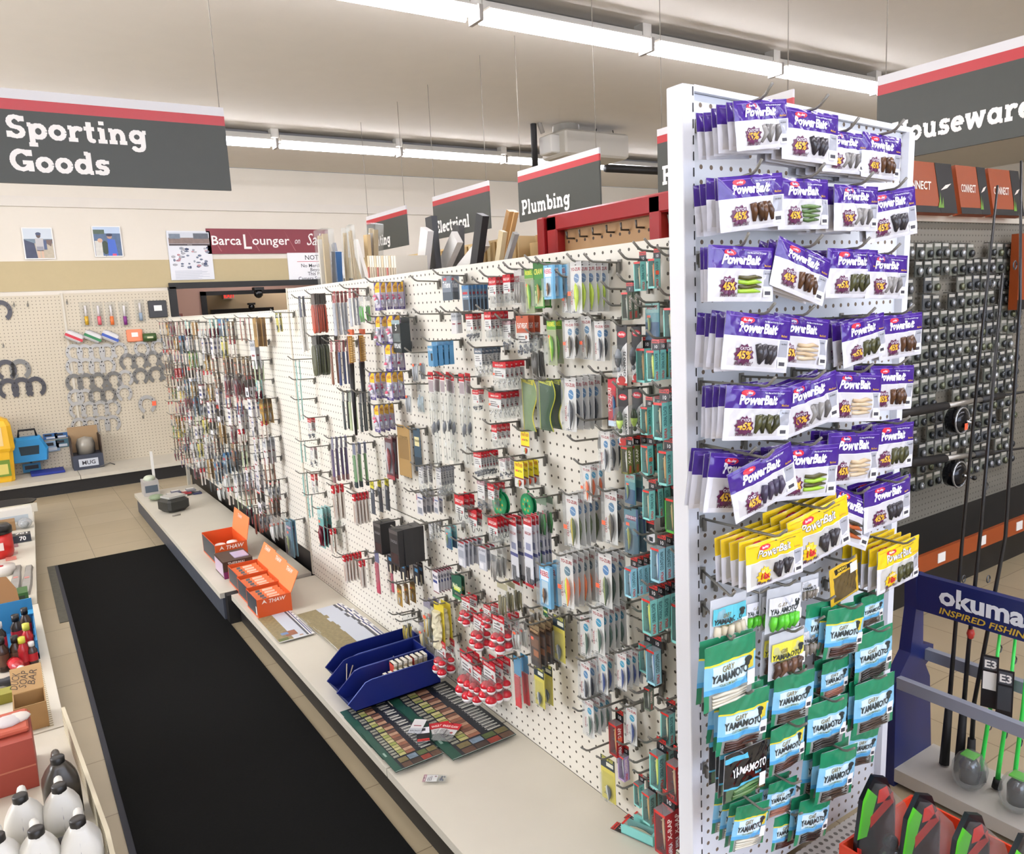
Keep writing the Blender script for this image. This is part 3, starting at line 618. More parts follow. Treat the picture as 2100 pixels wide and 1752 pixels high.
def k_leaf(key, inner, edge):
    a, c = MB(), MB(); n = 14
    def ed(s): return [(s * (.22 + .05 * math.sin(k / n * PI * 2)) + .05 * math.sin(k / n * PI * 2), .06 - k / n) for k in range(n + 1)]
    o = ed(-1) + ed(1)[::-1]; a.prism(o, 0, .01, mat(inner, .3, noise=.25, nscale=7), mat(inner, .3, noise=.25, nscale=7))
    rng = [[(x * k, -d, z * k * 1.0 - (1 - k) * .45) for x, z in o] for k, d in ((.98, .001), (.88, .09), (.7, .12))]
    c.loft(rng, K_CLR, False); c.add(rng[2], [tuple(range(len(o)))], K_CLR)
    a.add([(-.2, -.002, .05), (.2, -.002, .05), (.2, -.002, -.05), (-.2, -.002, .0)], [(0, 1, 2, 3)], mat(edge, .35))
    a.txt('FROG', .04, -.01, .05, -.003, mat('#2d5a30'), .02, rot=-.15); 
    for s in (-1, 1): a.tube([(x, -.003, z) for x, z in ed(s)], .012, mat(edge, .4), 4)
    return kind(key, ('card', a), ('blister', c))
def k_brush(key):
    a, b, h = MB(), MB(), MB(); H = mat('#4a1f2a', .3); N = mat('#b58f52', .6)
    h.box(-.04, .06, -.02, 0, .01, .06, mat('#c9623e', .4))
    a.tube([(0, -.03, .0), (.0, -.03, -.08), (.002, -.03, -.22), (.004, -.03, -.27), (.006, -.03, -.6), (.01, -.03, -.94)], [.022, .026, .024, .03, .016, .012], H, 8)
    a.tube([(.004, -.03, -.26), (.006, -.03, -.6), (.009, -.03, -.93)], [.031, .02, .014], mat('#1c1a1c', .4), 8)
    for k in range(14): b.box(.02, .085, -.045, -.015, -.24 + k * .0165, -.229 + k * .0165, N)
    b.box(.018, .034, -.05, -.01, -.25, -.0, mat('#b8862f', .5))
    return kind(key, ('handle', a), ('bristles', b), ('hang_tab', h))
def k_fuzzy(key, col, edge):
    a, b = MB(), MB(); rn = random.Random(5); a.box(-.2, .2, 0, .01, -.94, .06, mat(edge, .4)); m = mat(col, .8, noise=.3, nscale=12)
    R = []
    for j in range(12):
        z = -.1 - j * .075; w = .12 + .05 * rn.random(); R.append([(w * (1 + .25 * rn.uniform(-1, 1)) * math.cos(2 * PI * i / 12), -.06 - .07 * (1 + .3 * rn.uniform(-1, 1)) * math.sin(2 * PI * i / 12), z) for i in range(12)])
    b.loft(R, m, True)
    return kind(key, ('card', a), ('bait', b))
# ---------------------------------------------------------------- packs on the long pegboard
KD = {}
def kd(key, name, desc, cat): KD[key] = (name, desc, cat)
for k, a, b, g, st, ds in (('mn_char', '#c2dc34', '#d9f03a', '#6f8fb8', True, 'chartreuse minnow'), ('mn_dark', '#2c2f38', '#b9bfc8', '#4f87b8', False, 'silver-black minnow'), ('mn_green', '#4a5a1e', '#c9b53a', '#5b8cbc', True, 'olive-gold minnow'),
    ('mn_oc', '#ff7a35', '#e3ef3c', '#5d7f90', True, 'orange and chartreuse minnow'), ('mn_grn', '#26402a', '#8a9a58', '#4f87c0', True, 'dark green minnow'), ('mn_brown', '#3a332a', '#7d7258', '#5b86a8', True, 'brown minnow'), ('mn_blue', '#1e3f86', '#c8ccd2', '#2f9fbf', False, 'blue-silver minnow'),
    ('mn_orange', '#e8642c', '#efb08a', '#3f9fc8', True, 'orange minnow'), ('mn_teal', '#4a6a5a', '#d5d8cc', '#2a9ac0', False, 'pale green minnow')):
    k_minnow(k, a, b, g, st); kd(k, 'minnow_pack', 'clear pack with ' + ds, 'lure pack')
k_redcard('redcard'); kd('redcard', 'lure_card', 'tall red lure card', 'lure pack')
for k, sd, a, b, nm, sub, ds, win, stk in (('bx_aqua', '#86d0c8', '#3a4a3a', '#d8d2b0', 'RAPALA', 'ORIGINAL FLOATER', 'aqua lure box with dark minnow', '#3a3630', False), ('bx_yel', '#86d0c8', '#b8d838', '#e9f07a', 'RAPALA', 'ORIGINAL FLOATER', 'aqua lure box with yellow minnow', '#2f3b3e', False),
    ('bx_org', '#86d0c8', '#e2632c', '#e9a070', 'RAPALA', 'ORIGINAL FLOATER', 'aqua lure box with orange minnow', '#4a3626', True), ('bx_blue', '#9fd6e4', '#2a6fb8', '#c8dce8', 'RAPALA', 'COUNTDOWN', 'pale aqua lure box with blue minnow', '#a8b4b8', False),
    ('bx_red', '#a51b1f', '#7a3a22', '#d8b48a', 'RAPALA', 'X-RAP', 'red lure box', '#7d3024', False), ('bx_redo', '#a51b1f', '#f0662c', '#e8a050', 'RAPALA', 'SHAD RAP', 'red lure box with orange minnow', '#6d2a1e', True), ('bx_green', '#4fae3f', '#5a4a2a', '#c8b070', 'RAPALA', 'HUSKY JERK', 'bright green lure box', '#4a4a30', True),
    ('bx_olive', '#6a6a34', '#b4b4ac', '#e4e4da', 'RAPALA', 'X-RAP', 'olive lure box with silver minnow', '#77713f', False), ('bx_gold', '#86d0c8', '#a8793f', '#d8b070', 'RAPALA', 'ORIGINAL FLOATER', 'aqua lure box with gold minnow', '#3a2e26', False), ('bx_pur', '#b59ac8', '#3a3a4a', '#c8c8d0', 'RAPALA', 'COUNTDOWN', 'lilac lure box', '#4a4458', False), ('bx_orig', '#6f7a6a', '#8a8f86', '#c2c6ba', 'ORIGINAL', '', 'grey lure box with red and black tab', '#777c70', False)):
    k_box(k, sd, a, b, nm, sub, .25, '', win, stk); kd(k, 'lure_box', ds, 'lure box')
k_choppo('ch_silver', '#8d9198', '#3a3c40'); kd('ch_silver', 'topwater_lure_card', 'black and white card with silver lure', 'lure pack')
k_choppo('ch_char', '#3a4a22', '#d2ee62'); kd('ch_char', 'topwater_lure_card', 'black and white card with chartreuse lure', 'lure pack')
for k, kw, ds, nm in (('eg_hook', dict(seed=3), 'red-topped bag of small hooks', 'hook_pack'), ('eg_wide', dict(w=.85, content='swivels', hd=.2, card_z=(-.5, -.18), seed=5, stk=True), 'wide red-striped bag of swivels', 'swivel_pack'),
    ('eg_sink', dict(w=.52, content='sinkers', hd=.2, seed=6), 'red-topped bag of sinkers', 'sinker_pack'), ('eg_big', dict(w=.62, content='bighook', hd=.34, seed=8), 'red-headed bag with big hook', 'hook_pack'),
    ('eg_white', dict(w=.5, content='sinkers', hd=.13, seed=12, hcol='#a7848a'), 'pale bag of weights', 'sinker_pack'), ('eg_grey', dict(w=.34, content='swivels', hd=.14, htxt='SWIVEL', hcol='#8f9096', seed=14, tint='#d7d5d2'), 'narrow grey bag of swivels', 'swivel_pack'),
    ('eg_navy', dict(w=.5, content='swivels', hd=.2, htxt='BASS PRO', hcol='#54616f', seed=15), 'blue-grey topped bag of tackle', 'tackle_pack'), ('eg_orange', dict(w=.55, content='sinkers', hd=.42, htxt='FLAT WEIGHT', hcol='#b4573c', seed=16), 'orange-red topped bag of weights', 'sinker_pack'), ('eg_tool', dict(w=.42, content='hooks', hd=.3, htxt='EAGLE CLAW', seed=18), 'tall red-topped hook bag', 'hook_pack')):
    k_eagle(k, **kw); kd(k, nm, ds, 'tackle pack')
for k, sd in (('bob_a', 21), ('bob_b', 22)):
    k_eagle(k, w=.52, content='bobbers', hd=.18, hcol='#c0202c', card_z=(-.36, -.12), seed=sd, stk=False); kd(k, 'bobber_pack', 'bag of red and white bobbers' if sd == 21 else 'small bag of red and white bobbers', 'bobber pack')
k_longbag('longbag'); kd('longbag', 'weight_pack', 'long clear bag with grey egg weights', 'tackle pack')
k_longcard('longcard'); kd('longcard', 'snell_pack', 'long white card of snelled hooks', 'tackle pack')
k_float('fl_a', 1); kd('fl_a', 'float_pack', 'yellow and purple pack of pink floats', 'float pack')
k_float('fl_b', 2); kd('fl_b', 'float_pack', 'yellow and purple pack of pale floats', 'float pack')
for k, bd, hd, w, kw, ds, nm in (('sl_red', '#b0442c', '#4a3a34', .22, dict(rnd=True, body_z=(-.88, -.2), label='red-brown body'), 'clear sleeve with red-brown fillet board', 'fillet_board'), ('sl_olive', '#4a4f34', '#3b3a34', .3, dict(rnd=True, body_z=(-.9, -.16)), 'clear sleeve with olive fillet board', 'fillet_board'),
    ('sl_silver', '#b9bcc4', '#a33034', .16, dict(txt='BERKLEY'), 'silver sleeve with red top', 'tackle_sleeve'), ('sl_tube', '#dcd9d2', '#3c4660', .1, dict(body_z=(-.9, -.3)), 'clear tube with navy top', 'tackle_tube'), ('sl_pur', '#5b4c74', '#7d7c94', .13, dict(tip='#8d6a6c'), 'purple knife sleeve', 'knife_sleeve'),
    ('sl_green', '#6f9a6a', '#6d7590', .14, dict(tip='#2b3a3e'), 'green knife sleeve', 'knife_sleeve'), ('sl_dark', '#3d4648', '#5c6068', .12, dict(), 'dark grey knife sleeve', 'knife_sleeve'), ('sl_pale', '#b6c49a', '#8d9a8a', .13, dict(), 'pale green knife sleeve', 'knife_sleeve'), ('sl_wood', '#8a5a44', '#b5686a', .12, dict(), 'brown wooden tool in a clear sleeve', 'tackle_sleeve'),
    ('sl_navy', '#3f4c78', '#a84a50', .12, dict(), 'navy tool in a clear sleeve', 'tackle_sleeve'), ('sl_pink', '#b8485e', '#5d5f8c', .2, dict(w=.2), 'clear sleeve with a rose-pink rod', 'tool_pack'), ('sl_teal', '#8fc4bc', '#5a938c', .1, dict(body_z=(-.94, -.06)), 'long thin aqua pack', 'tackle_sleeve'), ('sl_redtool', '#c2474a', '#4f9bc4', .24, dict(body_z=(-.94, -.3)), 'blue-topped pack of a red tool', 'tool_pack')):
    kw = dict(kw); kw.pop('w', None); k_sleeve(k, bd, hd, w, **kw); kd(k, nm, ds, 'tool pack')
k_cardbox('bx_lblue', .5, .2, '#5b93b8', '#4e88b2', [('STREN', -.3, .1, '#eef2f5')], True, None, ('#1d2b38', .02, .2, -.7, -.4)); kd('bx_lblue', 'line_box', 'light blue fishing line box', 'line box')
k_cardbox('bx_rip', .62, .3, '#2c3436', '#20282a', [('RIPLINE', -.8, .13, '#eef0ee'), ('5', -.3, .2, '#e6e8e6')], True, ('#8ea6ac', -.12, .0), ('#59676a', -.25, .25, -.62, -.38)); kd('bx_rip', 'line_box', 'black and grey fishing line box', 'line box')
k_card('trilene', .72, '#77818c', [('#4c5862', -.5, .5, -.94, -.6), ('#c23a3e', -.3, .0, -.12, -.02)], [('Trilene', -.42, .26, '#f1f2f2')], t=.05); kd('trilene', 'line_pack', 'grey fishing line pack with white script', 'line pack')
k_card('linecard', .5, '#6a8396', [('#3f78a8', -.5, .5, -.1, .06), ('#b8323a', -.4, .3, -.3, -.2), ('#3c4650', -.4, .4, -.94, -.5)], [('FISHING LINE', -.42, .06, '#e8ecee')], t=.03); kd('linecard', 'line_pack', 'blue-edged leader pack', 'line pack')
k_card('greycard', .5, '#b9bcc0', [('#d8d6d4', -.5, .5, -.94, -.3), ('#8d3b44', -.3, .3, -.5, -.44)], [('LEADER', -.15, .1, '#5a5f66')]); kd('greycard', 'leader_pack', 'pale grey leader card', 'line pack')
k_card('gb_lure', .36, '#a9b08a', [('#5f9a3a', -.5, .5, -.14, .06)], [('REBEL', -.06, .09, '#e8e24a')], ('#6fae2f', '#d5e85a', .0, -.25, -.85, .07, .05), (.86, -.92, -.16, .14), True); kd('gb_lure', 'lure_pack', 'green-topped blister with lime lure', 'lure pack')
k_card('gcard', .4, '#3f8a35', [('#d9e4b0', -.4, .4, -.9, -.55), ('#2c6a2c', -.5, .5, -.1, .06)], [('CRAW', -.2, .12, '#e9e36a')], ('#c98f3a', '#7fae2f', .0, -.4, -.85, .06), (.8, -.9, -.3, .12)); kd('gcard', 'lure_pack', 'bright green lure card', 'lure pack')
k_card('aquabox', .42, '#7dbbe0', [('#cfe6f2', -.3, .3, -.86, -.3), ('#e6eef4', -.35, .35, -.28, -.02)], [('REBEL', -.18, .12, '#c22b3a')], ('#4a3326', '#a8702f', .0, -.45, -.85, .06), (.7, -.88, -.3, .16), False, .1); kd('aquabox', 'lure_box', 'light blue window box with a lure', 'lure box')
k_leaf('leaf', '#8fa67a', '#e8dc4a'); kd('leaf', 'frog_lure_pack', 'pale wavy yellow-edged blister', 'lure pack')
k_leaf('leafd', '#1f4a2c', '#c8cc3a'); kd('leafd', 'frog_lure_pack', 'dark green wavy blister', 'lure pack')
k_card('yelcard', .62, '#cfd0ca', [('#ecd927', -.5, .5, -.55, .06), ('#7a2a3a', -.5, .5, -.6, -.55)], [('PANTHER', -.14, .13, '#b02a2a'), ('MARTIN', -.34, .08, '#3a2a20')], ('#c84a2f', '#9ab86a', .05, -.62, -.9, .09), None, True); kd('yelcard', 'spinner_pack', 'yellow-headed spinner card', 'lure pack')
k_card('yeltall', .42, '#cfc35a', [('#2c3a44', -.5, .5, -.2, .06), ('#dcdcc8', -.1, .4, -.14, -.05)], [('SPINNER', -.02, .07, '#d8d45a')], ('#50585c', '#c9ccc6', .0, -.55, -.9, .07, .1), (.8, -.92, -.3, .1)); kd('yeltall', 'spinner_pack', 'olive-yellow lure card with navy top', 'lure pack')
k_card('mustad', .5, '#e3e0e2', [('#7e2438', -.5, .5, -.02, .06), ('#7e2438', -.5, .5, -.94, -.9), ('#3a4a86', -.42, .3, -.52, -.4)], [('Mustad', -.3, .16, '#2c2f55')]); kd('mustad', 'hook_pack', 'white and maroon hook card', 'tackle pack')
k_card('greencard', .8, '#255a44', [('#3f8a55', -.5, .5, -.94, -.85), ('#cfe04a', -.3, .3, -.6, -.42)], [('Malibou', -.52, .2, '#eef0c8')]); kd('greencard', 'tackle_card', 'dark green tackle card', 'tackle pack')
k_card('goldcard', .52, '#8a6a2a', [('#b58a2f', -.5, .5, -.94, -.45), ('#5a4220', -.5, .5, -.12, .06)], [('LURE', -.3, .12, '#e6c85a')], ('#c9ccd0', '#e8c84a', .0, -.5, -.85, .06), (.7, -.9, -.4, .08), True); kd('goldcard', 'lure_pack', 'gold-brown lure card', 'lure pack')
k_card('rig', .56, '#d3d0d0', [('#a04a56', -.5, -.38, -.3, -.05), ('#40558a', -.3, .5, -.2, -.14), ('#8a8e96', -.35, .35, -.88, -.6)], [('RIG', -.4, .1, '#5a5a66')]); kd('rig', 'rig_pack', 'pale rig card with blue line', 'tackle pack')
k_card('rigm', .52, '#c2c4ca', [('#a8323a', -.5, .5, -.02, .06), ('#9ea2ac', -.4, .4, -.6, -.3), ('#e2e2e4', -.4, .1, -.9, -.66)], [('JIG HEAD', -.17, .08, '#46485a')], t=.05); kd('rigm', 'jig_pack', 'grey clamshell of jig heads', 'tackle pack')
k_card('teal', .5, '#5f9aa2', [('#2f5a80', -.5, .5, -.94, -.45), ('#8ab8b4', -.5, .5, -.2, .06)], [('MEPPS', -.1, .1, '#a8464a')], ('#6d8a5a', '#a8b07a', -.1, -.3, -.8, .05), (.9, -.92, -.1, .06), True, .04); kd('teal', 'lure_pack', 'teal and blue lure pack', 'lure pack')
k_card('tealslate', .42, '#5d8390', [('#3a4a78', .4, .5, -.94, .06), ('#4f6d7c', -.5, .5, -.94, -.5), ('#7a4f62', -.3, .35, -.2, -.1)], [('JERKBAIT', -.17, .06, '#e2d0d8')], ('#6a7a3a', '#b4b45a', -.05, -.35, -.85, .05), (.9, -.92, -.25, .08), True, .03); kd('tealslate', 'lure_pack', 'slate-blue lure pack', 'lure pack')
k_card('camo', .4, '#4a3524', [('#7a5234', -.4, .35, -.5, -.28), ('#2d2018', -.5, .5, -.94, -.8), ('#a8622f', -.2, .3, -.7, -.55), ('#8d7a5a', -.5, .5, -.06, .06)], [('SPINNERBAIT', -.14, .06, '#d8b48a')], None, (.9, -.92, -.2, .05), True); kd('camo', 'spinnerbait_pack', 'brown camouflage lure pack', 'lure pack')
k_card('whitecard', .5, '#e6e6ea', [('#17171a', -.5, .5, -.5, .06), ('#d5332c', -.45, .45, -.12, .04), ('#3a3b42', -.2, .25, -.86, -.68)], [('RAPALA', -.07, .09, '#17171a')]); kd('whitecard', 'tackle_card', 'white barcode card with black and red top', 'tackle pack')
k_card('ylw_dark', .3, '#3d4450', [('#d9cf3a', -.5, .5, -.16, .06), ('#c9ccd2', -.3, .1, -.3, -.2)], [('KNIFE', -.08, .08, '#3a3a20')], None, (.9, -.92, -.2, .1)); kd('ylw_dark', 'knife_pack', 'slate knife pack with yellow top', 'tool pack')
k_card('tealmar', .34, '#6fa8a4', [('#6a1f30', -.45, .35, -.9, -.4), ('#a8d0cc', -.5, .5, -.1, .06)], [('LURE', -.2, .1, '#f0ece4')], ('#5a1626', '#8a2a3a', 0, -.42, -.9, .09), None, True); kd('tealmar', 'lure_pack', 'teal card with maroon lure', 'lure pack')
k_cardbox('darkbox', .5, .28, '#2f2d2e', '#242325', [('TACKLE', -.3, .07, '#8a8688')], False, ('#55504e', -.06, .04), ('#4a3a38', -.2, .2, -.88, -.6)); kd('darkbox', 'tackle_box_pack', 'dark boxed tackle pack', 'tackle box')
k_card('darkbag', .52, '#2a2d33', [('#3f86b4', -.2, .35, -.36, -.2), ('#d8cfb4', -.1, .2, -.94, -.55), ('#17171a', -.5, .5, -.16, .06)], [('BLADE', -.1, .08, '#c9ccd2')]); kd('darkbag', 'blade_pack', 'black and blue blade pack', 'tackle pack')
k_card('cardboard', .48, '#a5844f', [('#8a6c3e', -.4, .4, -.6, -.2)], [('STRINGER', -.2, .05, '#6a5430')]); kd('cardboard', 'stringer_card', 'large brown cardboard with a metal ring', 'card')
k_card('bluering', .3, '#2f4a5c', [('#d9cf9a', -.35, .35, -.35, -.14), ('#1d2e3a', -.5, .5, -.94, -.6)], [('STRINGER', -.25, .05, '#3a3a30')]); kd('bluering', 'stringer_card', 'navy card with pale label and ring', 'card')
k_card('redspin', .4, '#5d2a30', [('#8d8a90', -.4, .3, -.8, -.1), ('#a8323a', -.5, .5, -.94, -.85)], [('SPOON', .0, .07, '#e2d8d0')], ('#8a2a30', '#d0d2d6', 0, -.2, -.8, .09), (.9, -.9, -.05, .1)); kd('redspin', 'spoon_pack', 'dark red spoon lure pack', 'lure pack')
for k, w, inn, sd, hd, stk, ds, nm in (('cl_a', .5, ['#b8bcc0', '#8d9196'], 31, None, True, 'plain clear bag with orange sticker', 'tackle_pack'), ('cl_b', .55, ['#b4c2c8', '#9fb0b8'], 32, None, False, 'clear bag of blue-grey lines', 'tackle_pack'), ('cl_green', .4, ['#5fae4a', '#9aa0a0'], 33, '#c8c4c0', False, 'clear bag with green piece', 'lure_pack'),
    ('cl_worm', .34, ['#c8b06a', '#8a8f86', '#d8d2c0'], 34, '#8e8698', True, 'clear bag of pale worms', 'worm_pack'), ('cl_olive', .5, ['#6f6a4a', '#8a8260', '#575238'], 35, '#b8b08a', False, 'clear bag of olive feathers', 'feather_pack'), ('cl_dark', .3, ['#4c4a46', '#5d5a54'], 36, None, False, 'clear pack of dark weights', 'sinker_pack'), ('cl_white', .5, ['#dcdcd8', '#c2c2be'], 37, None, True, 'milky clear bag', 'tackle_pack'),
    ('cl_gbag', .4, ['#2f5a34', '#3f7a44', '#1d3a24'], 38, '#5a7a5c', False, 'bag of green soft bait', 'bait_pack'), ('cl_yb', .44, ['#c8b24a', '#2a2a26'], 39, None, False, 'clear bag of yellow and black jigs', 'jig_pack'), ('cl_brown', .5, ['#6a5638', '#4a3a26'], 40, '#9a8a62', False, 'bag of brown grubs', 'bait_pack'), ('cl_grey', .4, ['#a8a49e', '#8d8a84'], 41, '#d6d2cc', False, 'long clear rig bag', 'rig_pack')):
    k_clear(k, w, inn, sd, hd, .05, stk); kd(k, nm, ds, 'tackle pack')
k_redcap('redcap'); kd('redcap', 'skewer_pack', 'red-capped stick pack', 'tool pack')
k_spool('spool'); kd('spool', 'sinker_dial', 'round green dial box of split shot', 'dial box')
k_brush('brush'); kd('brush', 'scaler_brush', 'long maroon and black brush with yellow bristles', 'brush')
k_fuzzy('fuzzy', '#d8d0b0', '#d9c43a'); kd('fuzzy', 'fleece_bait_pack', 'yellow card with fluffy cream bait', 'bait pack')

ZA, ZB, ZC, ZD, ZE = (580, 480, 3.369), (900, 480, 3.37), (600, 950, 3.893), (950, 950, 3.504), (1100, 1350, 4.357)
